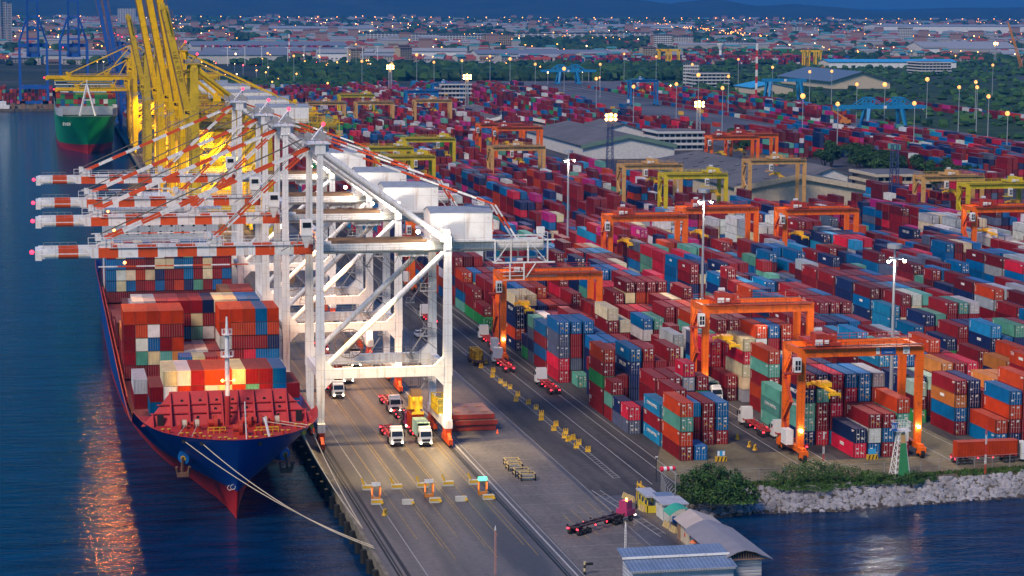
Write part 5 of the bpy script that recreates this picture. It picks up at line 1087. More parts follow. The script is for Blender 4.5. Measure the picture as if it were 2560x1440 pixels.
# mooring lines to the quay
def mooring(p, q, sag, lb, r=.085):
    p, q = Vector(p), Vector(q); mb = MB().use(ROPE); n = 14; pts = [p + (q - p) * (i / n) - Vector((0, 0, sag * 4 * (i / n) * (1 - i / n))) for i in range(n + 1)]
    for a, b_ in zip(pts, pts[1:]): mb.tube(a, b_, r, 5, cap=False)
    tag(part('mooring_line', mb), lb, 'mooring line', 'mooring lines of the blue ship')
f1, f3 = hull_at(-1, 11.6, 2), hull_at(-1, 11.6, 3)
mooring(f3, (49.6, 334.6, .5), 1.6, 'long pale mooring line from the left of the blue bow, upper of the pair'); mooring(f1, (49.6, 333.2, .5), 1.9, 'long pale mooring line from the left of the blue bow, lower of the pair')
g1, g2 = hull_at(1, 11.6, 4), hull_at(1, 11.8, 5)
mooring(g1, (49.7, 347, .4), 1.0, 'pale mooring line from the right of the blue bow to the quay, lower one'); mooring(g2, (49.7, 348.5, .4), .8, 'pale mooring line from the right of the blue bow to the quay, upper one'); mooring(g1, (49.6, 384, .4), 1.2, 'slack pale mooring line beside the quay fender under the bow')
# ---- green ship
green = empty('container_ship'); tag(green, 'green container ship with grey bulwark and red waterline under the lowered yellow boom', 'ship')
GX = 26.2
GS = [(1268, .0, .5, 1.0, 19, 1283), (1270, .2, 2, 6, 19, 1285), (1274, .7, 4, 10.5, 19, 1289), (1280, 1.8, 7, 14, 19, 1295), (1288, 4, 10, 16.4, 19, 1303), (1298, 7, 12.5, 17.2, 19, 1313), (1312, 11, 15, 17.4, 19, 1325), (1340, 15, 17, 17.5, 17, 1345), (1400, 16.5, 17.5, 17.5, 17, 1400), (1500, 16.5, 17.5, 17.5, 17, 1500), (1520, 14, 16, 17, 17, 1515)]
gh, GRR = ship_hull('hull', GX, 17, GS, HG, HR, 3.0, None, green)
mb = MB().use(HGREY)
for a, b_ in zip(GRR[1:], GRR[2:-1]):
    for s in (-1, 1): A, B = a[-1], b_[-1]; mb.face([(GX + s * A[1], A[2], A[0]), (GX + s * B[1], B[2], B[0]), (GX + s * B[1], B[2], B[0] + 4.5), (GX + s * A[1], A[2], A[0] + 4.5)]) if A[2] > 1279 else None
mb.box(GX - 16, GX + 16, 1297, 1298, 19, 24); part('bulwark', mb, green)
mb = MB().use(mat('green_deck', (.05, .14, .07), .7)); mb.face([(GX - 13, 1281, 18.6), (GX + 13, 1281, 18.6), (GX + 16.5, 1310, 18.6), (GX - 16.5, 1310, 18.6)]); mb.face([(GX - 16.5, 1310, 16.8), (GX + 16.5, 1310, 16.8), (GX + 16.5, 1510, 16.8), (GX - 16.5, 1510, 16.8)]); part('deck', mb, green)
mb = MB().use(WHITE); mb.beam((GX - 4.4, 1286, 19), (GX, 1288, 37), .9, .9); mb.beam((GX + 4.4, 1286, 19), (GX, 1288, 37), .9, .9); mb.beam((GX, 1288, 35), (GX, 1288, 41), .5); mb.beam((GX - 2.2, 1287, 28), (GX + 2.2, 1287, 28), .5); part('foremast', mb, green)
mb = MB().use(WHITE); mb.box(GX - 16.5, GX + 16.5, 1385, 1400, 17, 33); mb.box(GX - 17.5, GX + 17.5, 1383, 1390, 33, 35.5); gb = part('bridge', mb, green)
mb = MB().use(GLASS).box(GX - 17, GX + 17, 1382.8, 1383, 33.8, 34.8)
for z in (20, 23, 26, 29, 31.5):
    for i in range(10): mb.box(GX - 9 + i * 2, GX - 8.2 + i * 2, 1384.8, 1385, z, z + 1.0)
part('window', mb, gb); part('yellow_roof', MB().use(CRY).box(GX - 17.7, GX + 17.7, 1382.5, 1392, 35.5, 36.4), gb)
o = link('lettering', text_mesh('EVER', 2.4, LETW), green); o.rotation_euler = (R(80), 0, R(-33)); o.location = (GX - 11.9, 1279.2, 14.6)
# low work barge by the far quay
b_ = empty('barge', (-8, 1790, WL)); tag(b_, 'low dark work barge with clutter lying off the far quay', 'barge')
mb = MB().use(DARKC); mb.taper(0, 0, -1, 2.0, 46, 12, 50, 14); part('hull', mb, b_); mb = MB().use(RUSTB); rgx = random.Random(5)
for i in range(26): x = rgx.uniform(-22, 22); mb.box(x, x + rgx.uniform(1, 4), rgx.uniform(-5, 0), rgx.uniform(1, 5), 2.0, 2.0 + rgx.uniform(.5, 4))
part('deck_gear', mb, b_)
tb = empty('tugboat', (-29, 1786, WL)); tag(tb, 'small white tugboat beside the dark barge at the left edge', 'boat'); part('hull', MB().use(DARKC).taper(0, 0, -1, 2.2, 16, 5, 18, 6.5), tb); part('wheelhouse', MB().use(WHITE).box(-5, 5, -2, 2, 2.2, 5).box(-2.5, 2.5, -1.5, 1.5, 5, 8).beam((0, 0, 8), (0, 0, 12), .25), tb)

# ================================================================== MASTS, VEHICLES, SMALL THINGS
POLE = mat('galvanised_pole', (.42, .45, .50), .45, .3, var=.08)
def high_mast(H=37, heads=3, big=True):
    r = empty('floodlight_mast'); mb = MB().use(POLE); mb.tube((0, 0, 0), (0, 0, H), .46, 10, .2, cap=False); part('pole', mb, r)
    mb = MB().use(POLE); mb.tube((0, 0, H), (0, 0, H + .9), 1.5, 14) if big else mb.tube((0, 0, H), (0, 0, H + .4), .8, 8); mb.tube((0, 0, H - 2.2), (0, 0, H - 2.0), 1.3, 10)
    ks = 3
    for i in range(ks): a = i * 2 * math.pi / ks - .5; mb.beam((0, 0, H - 2.1), (1.9 * math.cos(a), 1.9 * math.sin(a), H - 2.1), .12)
    cr_ = part('lamp_ring', mb, r)
    for i in range(ks):
        a = i * 2 * math.pi / ks - .5; h = part('lamp_head', MB().use(DK).cbox(2.0 * math.cos(a), 2.0 * math.sin(a), H - 2.1, .7, .7, .35).use(LMPC).ball((2.0 * math.cos(a), 2.0 * math.sin(a), H - 2.45), .36, 8, 5), cr_)
    return r
HM = high_mast(); first = True
for y, lb in ((411, 'tall white floodlight mast with a lamp ring, nearest of the three, behind the front gantry'), (541, 'tall white floodlight mast with a lamp ring, second of the three from the shore'), (690, 'tall white floodlight mast with a lamp ring, third of the three from the shore')):
    if first: HM.location = (166, y, 0); tag(HM, lb, 'floodlight mast', 'high masts in the container yard'); first = False
    else: copy_tree(HM, (166, y, 0), .3, lb, 'high masts in the container yard')
    lamp('mast_flood', (166, y, 34), 20000, (1, .84, .66), .8)
GLOWO = emis('halo_glow', (1, .40, .10), 1.1)  # orange glow for balls added behind the lamps, imitating their halo
def street_mast(H, r_lamp, em):
    r = empty('light_mast'); part('lamp_halo', MB().use(GLOWO).ball((0, .5, H - .1), r_lamp * 2.0, 10, 6), r); part('pole', MB().use(POLE).tube((0, 0, 0), (0, 0, H), .35, 6, .18, cap=False), r); part('lamp_head', MB().use(DK).cbox(0, 0, H + .2, 2.0, 1.0, .3).use(em).ball((0, 0, H - .3), r_lamp, 8, 5), r); return r
SM = street_mast(30, .62, LMPC); SMO = street_mast(30, .8, LMPO)
far_masts = [(383.1, 1409.8) , (395.0, 1556.9), (670.9, 2078.4), (569.0, 1435.0), (483.1, 1049.5), (614.0, 1382.8), (617.0, 2184.0), (489.1, 1914.2), (426.5, 1790.2), (430.8, 1919.1), (424.7, 1451.5), (572.5, 1907.2), (509.3, 1601.3), (447.3, 1259.1), (432.0, 1158.4), (478.6, 1161.8), (560.3, 1244.8), (654.0, 1475.6), (640.0, 1530.6), (549.5, 1437.3), (610.7, 1703.8), (633.7, 1715.1), (435.5, 1381.4), (495.1, 1632.5), (445.8, 2195.3), (386.3, 2034.0), (350.9, 1984.1), (303.6, 1929.8), (380.4, 2253.3), (289.2, 2014.9), (248.4, 2208.4), (233.5, 2318.1), (393.2, 2792.5), (445.2, 2094.8), (619.8, 1824.2), (612.9, 2295.7), (851.0, 1883.9), (601.7, 1384.2)]
for i, (x, y) in enumerate(far_masts):
    p = SMO if i % 5 == 3 else SM; lb = ('tall light mast with an orange lamp in the rail terminal and far yard' if p is SMO else 'tall light mast with a pale lamp in the rail terminal and far yard')
    if i == 0 or i == 3: p.location = (x, y, 0); tag(p, lb, 'light mast', 'light masts of the far yard, ' + ('orange' if p is SMO else 'pale'))
    else: copy_tree(p, (x, y, 0), 0, lb, 'light masts of the far yard, ' + ('orange' if p is SMO else 'pale'))
# lattice towers with large floods
NAVY = mat('lattice_navy', (.03, .05, .16), .6); BIG = emis('large_sodium_flood', (1, .50, .12), 16)
def lattice(x, y, H, w_, lb, m_, big=True, cat='lattice tower', n=9):
    r = empty('lattice_tower', (x, y, 0)); tag(r, lb, cat); mb = MB().use(m_)
    for i in range(n):
        z0, z1 = H * i / n, H * (i + 1) / n; a, b2 = w_ * (1 - .35 * i / n), w_ * (1 - .35 * (i + 1) / n)
        for sx, sy in ((-1, -1), (1, -1), (1, 1), (-1, 1)):
            mb.beam((sx * a, sy * a, z0), (sx * b2, sy * b2, z1), .28); nx_, ny_ = (-sy, sx); mb.beam((sx * a, sy * a, z0), (nx_ * b2, ny_ * b2, z1), .14); mb.beam((sx * b2, sy * b2, z1), (nx_ * b2, ny_ * b2, z1), .14)
    part('lattice_frame', mb, r)
    if big:
        mb = MB().use(BIG)
        for dx, dz in ((-1.8, 0), (-1.8, -2), (0, .4), (1.8, 0), (1.8, -2), (0, -2)): mb.ball((dx * 1.3, -1.5, H + dz), .75, 8, 5)
        part('lamp_head', mb, r); part('lamp_halo', MB().use(GLOWO).ball((0, .9, H - 1), 2.1, 12, 7), r)  # glowing ball added behind the floods as their halo
    return r
lattice(284, 1090, 28, 1.6, 'dark blue lattice tower with orange floods in front of the green gabled warehouse', NAVY); lattice(330, 820, 30, 1.7, 'dark blue lattice tower standing by the tan gantry and grey roof', NAVY, False)
for (x, y), h, lb in (((282.1, 1803.5), 32, 'tower with a very bright sodium flood, left one of the pair above the yard'), ((301.2, 1567.0), 32, 'tower with a very bright sodium flood, above the tan gantry'), ((384.6, 1267.0), 26, 'tower with a bright tall sodium flood behind the office'), ((1336.5, 2953.1), 30, 'tower with a bright white flood at the far right near the orange crane')):
    lattice(x, y, h, 1.2, lb, POLE, True, 'light tower')
for (x, y), h, lb in (((644.7, 1943.2), 48, 'red and white banded radio mast beside the scrubland'), ((327.8, 2969.8), 40, 'red and white banded radio mast left of the sheds'), ):
    r = empty('radio_mast', (x, y, 0)); tag(r, lb, 'radio mast'); mb = MB()
    for i in range(8): mb.use(mat('mast_red', (.6, .04, .03), .6) if i % 2 == 0 else WHITE); mb.box(-.8, .8, -.8, .8, h * i / 8, h * (i + 1) / 8)
    part('shaft', mb, r)
for (x, y), lb in (((358.0, 2878.8), ''),):
    GRPT = 'row of white lamp poles along the dark trees'
    for k in range(9): o = tag(part('light_mast', MB().use(WHITE).tube((0, 0, 0), (0, 0, 24), .5, 5).beam((-3, 0, 24), (3, 0, 24), .6), None, loc=(x - 120 + k * 26, y + (k % 3) * 40, 0)), 'white pole among the dark trees behind the yard', 'light mast', GRPT)

# trucks -------------------------------------------------------------
TRW = mat('truck_white', (.74, .75, .78), .35, var=.05); TRR = mat('truck_red', (.46, .02, .04), .45, var=.12); TRP = mat('tractor_magenta', (.42, .04, .14), .45); TYRE = mat('tyre', (.014, .014, .015), .8); CHR = mat('chassis_dark', (.06, .03, .03), .6); CHRED = mat('chassis_red', (.44, .03, .03), .55, var=.2)
HLY = emis('headlamp', (1, .80, .5), 14); TLR = emis('tail_lamp', (1, .02, .04), 6); AMB = emis('amber_lamp', (1, .42, .04), 40)
def truck(name, cabm, chm, load=None, lcol=None, loadL=20, tl=True, hl=True, yard=False):
    """road truck with container trailer; cab front at y=0 facing -y, trailer runs to +y"""
    r = empty(name); cz = .95
    mb = MB().use(cabm)
    if yard: mb._hexa([(-1.15, 0, 1.0), (1.15, 0, 1.0), (1.15, 2.4, 1.0), (-1.15, 2.4, 1.0), (-1.15, .1, 2.0), (1.15, .1, 2.0), (1.15, 2.4, 2.0), (-1.15, 2.4, 2.0)]); mb.box(-.9, .7, .7, 2.2, 2.0, 3.4)
    else: mb._hexa([(-1.24, 0, .6), (1.24, 0, .6), (1.24, 2.2, .6), (-1.24, 2.2, .6), (-1.22, .0, 2.0), (1.22, .0, 2.0), (1.22, 2.2, 2.0), (-1.22, 2.2, 2.0)]); mb._hexa([(-1.22, 0, 2.0), (1.22, 0, 2.0), (1.22, 2.2, 2.0), (-1.22, 2.2, 2.0), (-1.12, .38, 3.3), (1.12, .38, 3.3), (1.15, 2.2, 3.4), (-1.15, 2.2, 3.4)]); mb.box(-1.1, 1.1, 1.0, 2.2, 3.35, 3.8)
    cab = part('cab', mb, r)
    mb = MB().use(GLASS)
    if yard: mb.box(-.8, .6, .64, .70, 2.3, 3.2)
    else: mb._hexa([(-1.08, -.03, 2.08), (1.08, -.03, 2.08), (1.08, .05, 2.08), (-1.08, .05, 2.08), (-1.02, .28, 3.02), (1.02, .28, 3.02), (1.02, .36, 3.02), (-1.02, .36, 3.02)]); mb.box(-1.25, -1.2, .6, 1.4, 2.15, 2.9); mb.box(1.2, 1.25, .6, 1.4, 2.15, 2.9)
    part('windscreen', mb, cab)
    mb = MB().use(DK if not yard else cabm); mb.box(-1.1, 1.1, -.06, 0, .55, .95); mb.use(DK).box(-.8, .8, -.05, 0, 1.15, 1.6); mb.box(-1.55, -1.3, .1, .3, 2.0, 2.8); mb.box(1.3, 1.55, .1, .3, 2.0, 2.8); part('grille', mb, cab)
    if hl:
        for sx in (-1, 1): part('headlight', MB().use(HLY).ball((sx * .95, -.1, .85), .17, 8, 5), cab)
    if yard: part('beacon', MB().use(AMB).ball((-.1, 1.2, 3.6), .16, 6, 4), cab)
    mb = MB().use(CHR); mb.box(-.5, .5, .6, 5.6, .8, 1.15); mb.use(chm)
    for sx in (-1, 1): mb.box(sx * .55 - .14, sx * .55 + .14, 3.2, 15.4, 1.2, 1.5)
    for y in (3.3, 6.0, 8.4, 10.8, 13.0, 15.3): mb.box(-1.2, 1.2, y - .12, y + .12, 1.25, 1.48)
    for y in (3.3, 9.2, 15.3):
        for sx in (-1, 1): mb.box(sx * 1.2 - .08, sx * 1.2 + .08, y - .2, y + .2, 1.48, 1.7)
    part('chassis', mb, r)
    for y in (1.2, 4.0, 5.2, 12.4, 13.6, 14.8):
        for sx in (-1, 1): part('wheel', MB().use(TYRE).tube((sx * 1.2, y, .5), (sx * (.85 if y == 1.2 else .62), y, .5), .5, 10).use(STEEL).tube((sx * 1.21, y, .5), (sx * 1.19, y, .5), .22, 8), r)
    if tl:
        for sx in (-1, 1): part('tail_light', MB().use(TLR).box(sx * .95 - .2, sx * .95 + .2, 15.4, 15.46, 1.0, 1.2).ball((sx * 1.25, 8, 1.2), .12, 6, 4).ball((sx * 1.25, 11, 1.2), .12, 6, 4), r)
    return r
T0 = truck('container_truck', TRW, CHRED, hl=True); T1 = truck('yard_tractor', TRP, CHR, yard=True); FRESH = {T0, T1}
def put_truck(p, x, y, rz, lb, load=None, L_=20, ly=3.2, g='trucks on the quay and in the yard'):
    if p in FRESH: FRESH.discard(p); t = p; t.location = (x, y, 0); t.rotation_euler = (0, 0, rz); t['label'] = lb; t['group'] = g
    else: t = copy_tree(p, (x, y, 0), rz, lb, g)
    t['category'] = 'truck'
    if load:
        c, s_ = math.cos(rz), math.sin(rz); dx, dy = -1.22, ly; dx2, dy2 = dx * c - dy * s_, dx * s_ + dy * c
        o = link('shipping_container', CB[(L_, False)], None, (x + dx2, y + dy2, 1.55), rz, color=PAL[load]); tag(o, '%s container riding on the trailer of the %s' % (CN[load], lb), 'container'); o['label'] = ' '.join(o['label'].split()[:16])
    return t
put_truck(T0, 65.9, 412.8, 0, 'white truck with an empty red trailer under the nearest crane'); put_truck(T0, 71.3, 411.6, 0, 'white truck with a pale green box, nearest the land rail', 'E', 20, 2.9)
put_truck(T1, 71.3, 429.5, 0, 'magenta yard tractor pulling an empty chassis under the crane'); put_truck(T0, 70.9, 446.5, 0, 'white truck with an empty dark trailer behind the magenta tractor')
put_truck(T0, 66.2, 484, 0, 'white truck with a rusty red box beyond the nearest crane', 'R', 40, 2.8); put_truck(T1, 63.2, 500, 0, 'dark yard tractor with a brown box under the second crane', 'R', 40, 2.8)
put_truck(T0, 57.2, 565, 0, 'white truck facing the camera beside the ship, lamps lit', 'R', 40, 2.8); put_truck(T0, 108.8, 478, R(180), 'white truck with red lit trailer leaving beside the cone row'); put_truck(T0, 105.0, 508, R(180), 'white truck with red lit trailer under the apron gantry'); put_truck(T0, 109.0, 545, R(180), 'truck with an empty flat trailer far up the apron lane')
put_truck(T0, 139.4, 424, R(180), 'white truck in the gantry lane with a bare red trailer'); put_truck(T0, 141.2, 409, R(180), 'white truck partly behind the nearest gantry leg'); put_truck(T0, 140.6, 446, 0, 'white truck with a green box under the second gantry', 'E', 40, 2.8)
put_truck(T0, 173.4, 436, R(180), 'truck with a blue box right of the nearest gantry', 'B', 40, 2.8); put_truck(T0, 181.0, 378.5, R(90), 'truck with a faded red box driving along the fence at the right edge', 'O', 40, 2.8)
put_truck(T0, 57.8, 548, 0, 'white truck with a brown box between the second and third cranes, waterside lane', 'R', 40, 2.8); put_truck(T0, 61.6, 466, 0, 'white truck with a rust box just behind the nearest crane, waterside lane', 'O', 40, 2.8); put_truck(T0, 70.9, 505, 0, 'white truck with a grey box in the landside lane under the second crane', 'K', 40, 2.8)
put_truck(T1, 66.4, 530, 0, 'magenta yard tractor with a bare trailer under the third crane'); put_truck(T0, 61.0, 585, 0, 'white truck with a blue box near the fourth crane', 'B', 40, 2.8); put_truck(T0, 100.6, 585, R(180), 'truck with a bare trailer leaving along the apron beyond the cages')
t_ = put_truck(T1, 94.6, 347.0, R(128), 'magenta yard tractor with a long empty red trailer turning on the open quay')
# yellow cage carrier on the apron
def cage_truck(x, y):
    r = empty('cage_trailer', (x, y, 0)); tag(r, 'flat truck carrying yellow lashing cages on the apron', 'trailer'); mb = MB().use(CHR).box(-1.2, 1.2, 0, 9, .9, 1.3); part('bed', mb, r)
    for yy in (1, 4.2): 
        m2 = MB().use(SPY)
        for a, b2 in (((-1, 0), (1, 0)), ((1, 0), (1, 2.4)), ((1, 2.4), (-1, 2.4)), ((-1, 2.4), (-1, 0))): m2.rail((a[0], yy + a[1], 1.3), (b2[0], yy + b2[1], 1.3), 2.3, .9, .2)
        m2.box(-.8, .8, yy + .3, yy + 2.0, 1.3, 2.2); part('cage', m2, r)
    for yy in (1, 6.5, 7.8):
        for sx in (-1, 1): part('wheel', MB().use(TYRE).tube((sx * 1.2, yy, .5), (sx * .7, yy, .5), .5, 10), r)
cage_truck(99.8, 503)
car = empty('pickup_truck', (93.4, 548, 0)); tag(car, 'small white pickup driving away on the apron', 'car'); part('body', MB().use(TRW).box(-.9, .9, 0, 4.6, .5, 1.1).box(-.8, .8, 1.8, 3.4, 1.1, 1.75), car); part('window', MB().use(GLASS).box(-.82, .82, 1.78, 3.42, 1.2, 1.6), car)
for yy in (.9, 3.7):
    for sx in (-1, 1): part('wheel', MB().use(TYRE).tube((sx * .92, yy, .36), (sx * .7, yy, .36), .36, 8), car)
# container hanging on the ship crane's spreader, and one under the apron gantry
def sts_spreader(x, y, z, lb):
    r = empty('crane_spreader', (x, y, z)); tag(r, lb, 'spreader'); mb = MB().use(SPY); mb.box(-1.2, 1.2, -1.5, 1.5, .8, 3.2); mb.box(-.5, .5, -3, 3.0, .3, .9); mb.box(-1.2, 1.2, -3.1, -2.6, 0, .5); mb.box(-1.2, 1.2, 2.6, 3.1, 0, .5)
    for sx in (-1, 1):
        mb.tube((sx * .7 - .2, -1.6, 2.6), (sx * .7 + .2, -1.6, 2.6), .6, 10)
    part('frame', mb, r); mb = MB().use(RUSTB); mb.box(-1.0, 1.0, -1.2, 1.2, 3.2, 4.6); part('headblock', mb, r); mb = MB().use(CABLE)
    for sx in (-1, 1):
        for sy in (-1, 1): mb.beam((sx * .8, sy * 1.0, 4.6), (sx * 1.2, sy * 1.5, 36.4 - z), .05)
    part('hoist_rope', mb, r)
sts_spreader(71.4, 424.6, 4.6, 'yellow crane spreader holding a rust red box above the truck lane')
o = link('shipping_container', CB[(20, True)], None, (70.2, 421.8, 1.7), color=PAL['O']); tag(o, 'short rust red container held by the yellow spreader under the nearest crane', 'container')
# stacked hatch covers
HC = mat('hatch_red', (.60, .06, .03), .6, var=.2, scale=.3, stain=(.34, .16, .10)); HCT = mat('hatch_top', (.62, .30, .20), .75, var=.2, scale=.3, stain=(.5, .35, .06))
for i, (dx, dy) in enumerate(((0, 0), (.3, -.3), (-.2, .2))):
    r = empty('hatch_cover', (79.4 + dx, 426 + dy, .1 + i * 1.15)); tag(r, 'large red steel hatch cover, %s of the pile beside the land side crane rail' % ('bottom', 'middle', 'top')[i], 'hatch cover', 'hatch covers piled on the quay')
    part('edge_frame', MB().use(HC).box(0, 8.6, 0, 12.6, 0, .9), r); mb = MB().use(HCT).box(.1, 8.5, .1, 12.5, .9, .95); mb.use(HC)
    for k in range(6): mb.box(.8 + (k % 3) * 2.8, 2.0 + (k % 3) * 2.8, 2 + (k // 3) * 6, 2.2 + (k // 3) * 6, .95, 1.02)
    mb.use(YB)
    for k in range(6): mb.box(1.2 + (k % 3) * 2.6, 1.6 + (k % 3) * 2.6, 3.6 + (k // 3) * 5, 4.0 + (k // 3) * 5, .95, 1.05)
    part('top_plate', mb, r)
# control cabin boxes on the nearest crane's sill (yellow cage)
r = empty('lashing_cage', (75.9, 419, 5.0)); tag(r, 'yellow lashing cage standing on the sill of the nearest crane', 'cage'); mb = MB().use(CRYD)
for z in (.1, 1.6, 3.0): mb.box(-1.1, 1.1, 0, .14, z, z + .14); mb.box(-1.1, 1.1, 7, 7.14, z, z + .14); mb.box(-1.15, -1.0, 0, 7, z, z + .14); mb.box(1.0, 1.15, 0, 7, z, z + .14)
for k in range(8): mb.box(-1.15, -1.0, k, k + .14, 0, 3.1); mb.box(1.0, 1.15, k, k + .14, 0, 3.1)
part('frame', mb, r); part('bin', MB().use(mat('olive_bin', (.26, .24, .05), .7)).box(-.9, .9, .3, 6.8, .1, 2.4), r)
# yellow concrete dividers with upright prongs beside the hatched strip
def barrier():
    r = empty('traffic_barrier'); part('base', MB().use(YB)._hexa([(-.5, -.35, 0), (.5, -.35, 0), (.5, .35, 0), (-.5, .35, 0), (-.4, -.2, .45), (.4, -.2, .45), (.4, .2, .45), (-.4, .2, .45)]), r)
    mb = MB().use(YB)
    for x in (-.38, 0, .38): mb.taper(x, 0, .4, 1.1, .22, .26, .12, .16)
    part('prong', mb, r); return r
BAR = barrier(); bl = [(100.5, 462.9), (98.8, 456.8), (100.7, 453.1), (101.0, 446.9), (100.6, 440.1), (99.4, 434.9), (100.9, 428.1), (99.4, 423.6), (101.0, 420.0), (99.7, 415.7), (99.7, 412.5), (101.0, 413.8), (101.0, 409.0), (99.7, 405.7), (101.1, 402.0), (99.7, 508.8), (99.8, 500.6), (102.1, 506.6), (99.9, 487.6), (101.5, 494.6), (100.2, 513.5), (100.3, 475.7), (100.7, 472.0), (100.1, 479.5)]
for i, (x, y) in enumerate(bl):
    if i == 0: BAR.location = (x, y, 0); tag(BAR, 'yellow three pronged barrier beside the hatched strip on the apron', 'barrier', 'yellow barriers along the hatched strip')
    else: copy_tree(BAR, (x, y, 0), rg.uniform(-.4, .4), 'yellow three pronged barrier beside the hatched strip on the apron', 'yellow barriers along the hatched strip')
for i, (x, y, lb) in enumerate([(*(133.0, 408.3), 'yellow barrier in the gantry lane, left one'), (*(133.0, 400.7), 'yellow barrier in the gantry lane, middle one'), (*(133.1, 397.6), 'yellow barrier in the gantry lane, right one'), (*(54.9, 357.2), 'four pronged yellow barrier alone on the quay below the weighing pads')]): copy_tree(BAR, (x, y, 0), .9, lb, None)
# lane markers: white and yellow kiosk blocks, lane gates
KW = mat('kiosk_white', (.55, .54, .5), .7); GB = mat('gate_orange', (.66, .22, .03), .55)
blk = [(919,1222), (992,1220), (1057,1218), (1120,1212), (1185,1208), (942,1256), (1020,1260), (1086,1254), (1152,1250), (1218,1246)]
BP = None
for i, (x, y) in enumerate([(54.9, 377.0), (60.0, 376.7), (64.7, 377.1), (69.4, 377.6), (74.2, 378.0), (54.8, 365.6), (60.0, 364.6), (64.8, 365.0), (69.4, 365.3), (74.3, 365.7)]):
    lb = '%s lane block, %s row on the quay, %s from the water' % ('white and yellow' if i not in (6, 8) else 'grey', 'back' if i < 5 else 'front', ['first', 'second', 'third', 'fourth', 'fifth'][i % 5])
    r = empty('lane_block', (x, y, 0)); tag(r, lb, 'lane block', 'lane blocks across the quay'); part('base', MB().use(KW).box(-.95, .95, -.5, .5, 0, .8), r)
    if i not in (6, 8): part('yellow_band', MB().use(YB).box(-.97, .97, -.53, -.5, .3, .78), r)
    part('arm', MB().use(YB).beam((-.6 if i < 5 else .5, .2, .8), (-1.0 if i < 5 else .9, .6 if i < 5 else -1.0, 1.9 if i < 5 else .2), .35, .25), r)
for i, (x, y) in enumerate([(55.1, 368.6), (64.5, 369.4), (74.0, 369.5)]):
    r = empty('lane_gate', (x, y, 0)); tag(r, ('orange lane gate on the quay, closest to the water', 'orange lane gate on the quay, middle one of three', 'orange lane gate with a green lamp, closest to the land rail')[i], 'lane gate', 'lane gates on the quay'); mb = MB().use(GB)
    for sx in (-.65, .65): mb.box(sx - .15, sx + .15, -.2, .2, 0, 2.5)
    mb.box(-.8, .8, -.25, .25, 0, .5); part('frame', mb, r); part('head', MB().use(WHITE if i < 2 else emis('green_lamp', (.1, 1, .5), 1.6)).box(-.75, .75, -.3, .3, 2.5, 3.1), r)
    part('side_lamp', MB().use(emis('orange_marker', (1, .16, .03), 1.6)).box(-.82, -.68, -.24, -.2, 1, 2.2).box(.68, .82, -.24, -.2, 1, 2.2), r)
# stack of yellow grey lashing frames on the quay
for i, (x, y) in enumerate([(82.9, 387.3), (83.1, 382.1), (83.4, 378.6), (83.2, 390.8)]):
    r = empty('lashing_bin', (x - .5, y, 0)); tag(r, 'low beige frame bin holding grey gear, %s of the row on the quay' % ('second', 'third', 'closest', 'farthest')[i], 'bin', 'frame bins on the quay'); mb = MB().use(mat('beige_steel', (.55, .42, .2), .7, stain=(.3, .18, .08)))
    for a, b2 in (((0, 0), (2.6, 0)), ((2.6, 0), (2.6, 2.2)), ((2.6, 2.2), (0, 2.2)), ((0, 2.2), (0, 0))): mb.rail((*a, 0), (*b2, 0), 1.3, 1.3, .16)
    part('frame', mb, r); m2 = MB().use(GRATE); m2.box(.3, 2.3, .3, 1.9, .1, .8); m2.box(.5, 2.0, .8, 1.2, .8, 1.1); part('gear', m2, r)
# traffic cone, barrier signs
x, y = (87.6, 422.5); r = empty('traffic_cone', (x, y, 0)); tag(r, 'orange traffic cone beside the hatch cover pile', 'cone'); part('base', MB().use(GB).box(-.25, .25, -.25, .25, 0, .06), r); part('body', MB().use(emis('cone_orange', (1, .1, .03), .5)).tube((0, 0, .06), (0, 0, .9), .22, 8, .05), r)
for i, (px_, lb) in enumerate(((((123.5, 388.8)), 'blue and white notice board on a striped yellow base near the red stack'), (((152.2, 385.3)), 'light blue notice board on a striped yellow base before the nearest gantry stacks'))):
    x, y = px_; r = empty('notice_board', (x, y, 0)); tag(r, lb, 'sign'); mb = MB().use(YB).box(-1.05, 1.05, -.35, .35, 0, .9); mb.use(BLK_)
    for k in range(3): mb._hexa([(-.9 + k * .7, -.37, 0), (-.65 + k * .7, -.37, 0), (-.65 + k * .7, -.35, 0), (-.9 + k * .7, -.35, 0), (-.65 + k * .7, -.37, .9), (-.4 + k * .7, -.37, .9), (-.4 + k * .7, -.35, .9), (-.65 + k * .7, -.35, .9)])
    part('base', mb, r); b3 = part('board', MB().use(LB).box(-.75, .75, -.05, .05, 1.0, 2.0), r)
    if i == 0: part('white_panel', MB().use(WHITE).box(-.7, -.3, -.07, -.05, 1.05, 1.95).box(.3, .7, -.07, -.05, 1.1, 1.9), b3)
# ---- foreground masts: thin antenna poles, signal post
for (x, y), H, lb in (((65.3, 316.1), 6.8, 'rusty red and white thin post at the bottom of the quay'), ((84.5, 312.4), 7.4, 'white thin post with rungs beside the blue roofed shed')):
    r = empty('slim_mast', (x, y, 0)); tag(r, lb, 'post'); mb = MB().use(mat('faded_red_white', (.45, .22, .2), .7) if H < 7 else WHITE); mb.tube((-.12, 0, 0), (-.08, 0, H), .06, 6); mb.tube((.12, 0, 0), (.08, 0, H), .06, 6)
    for k in range(int(H / .45)): mb.box(-.2, .2, -.03, .03, k * .45, k * .45 + .05)
    part('ladder_pole', mb, r); part('tip', MB().use(WHITE).tube((0, 0, H), (0, 0, H + .7), .14, 6, .05), r)
x, y = (78.5, 313.5); r = empty('signal_post', (x, y, -.5)); tag(r, 'short black and white banded signal post with a dark arm at the bottom edge', 'signal'); mb = MB()
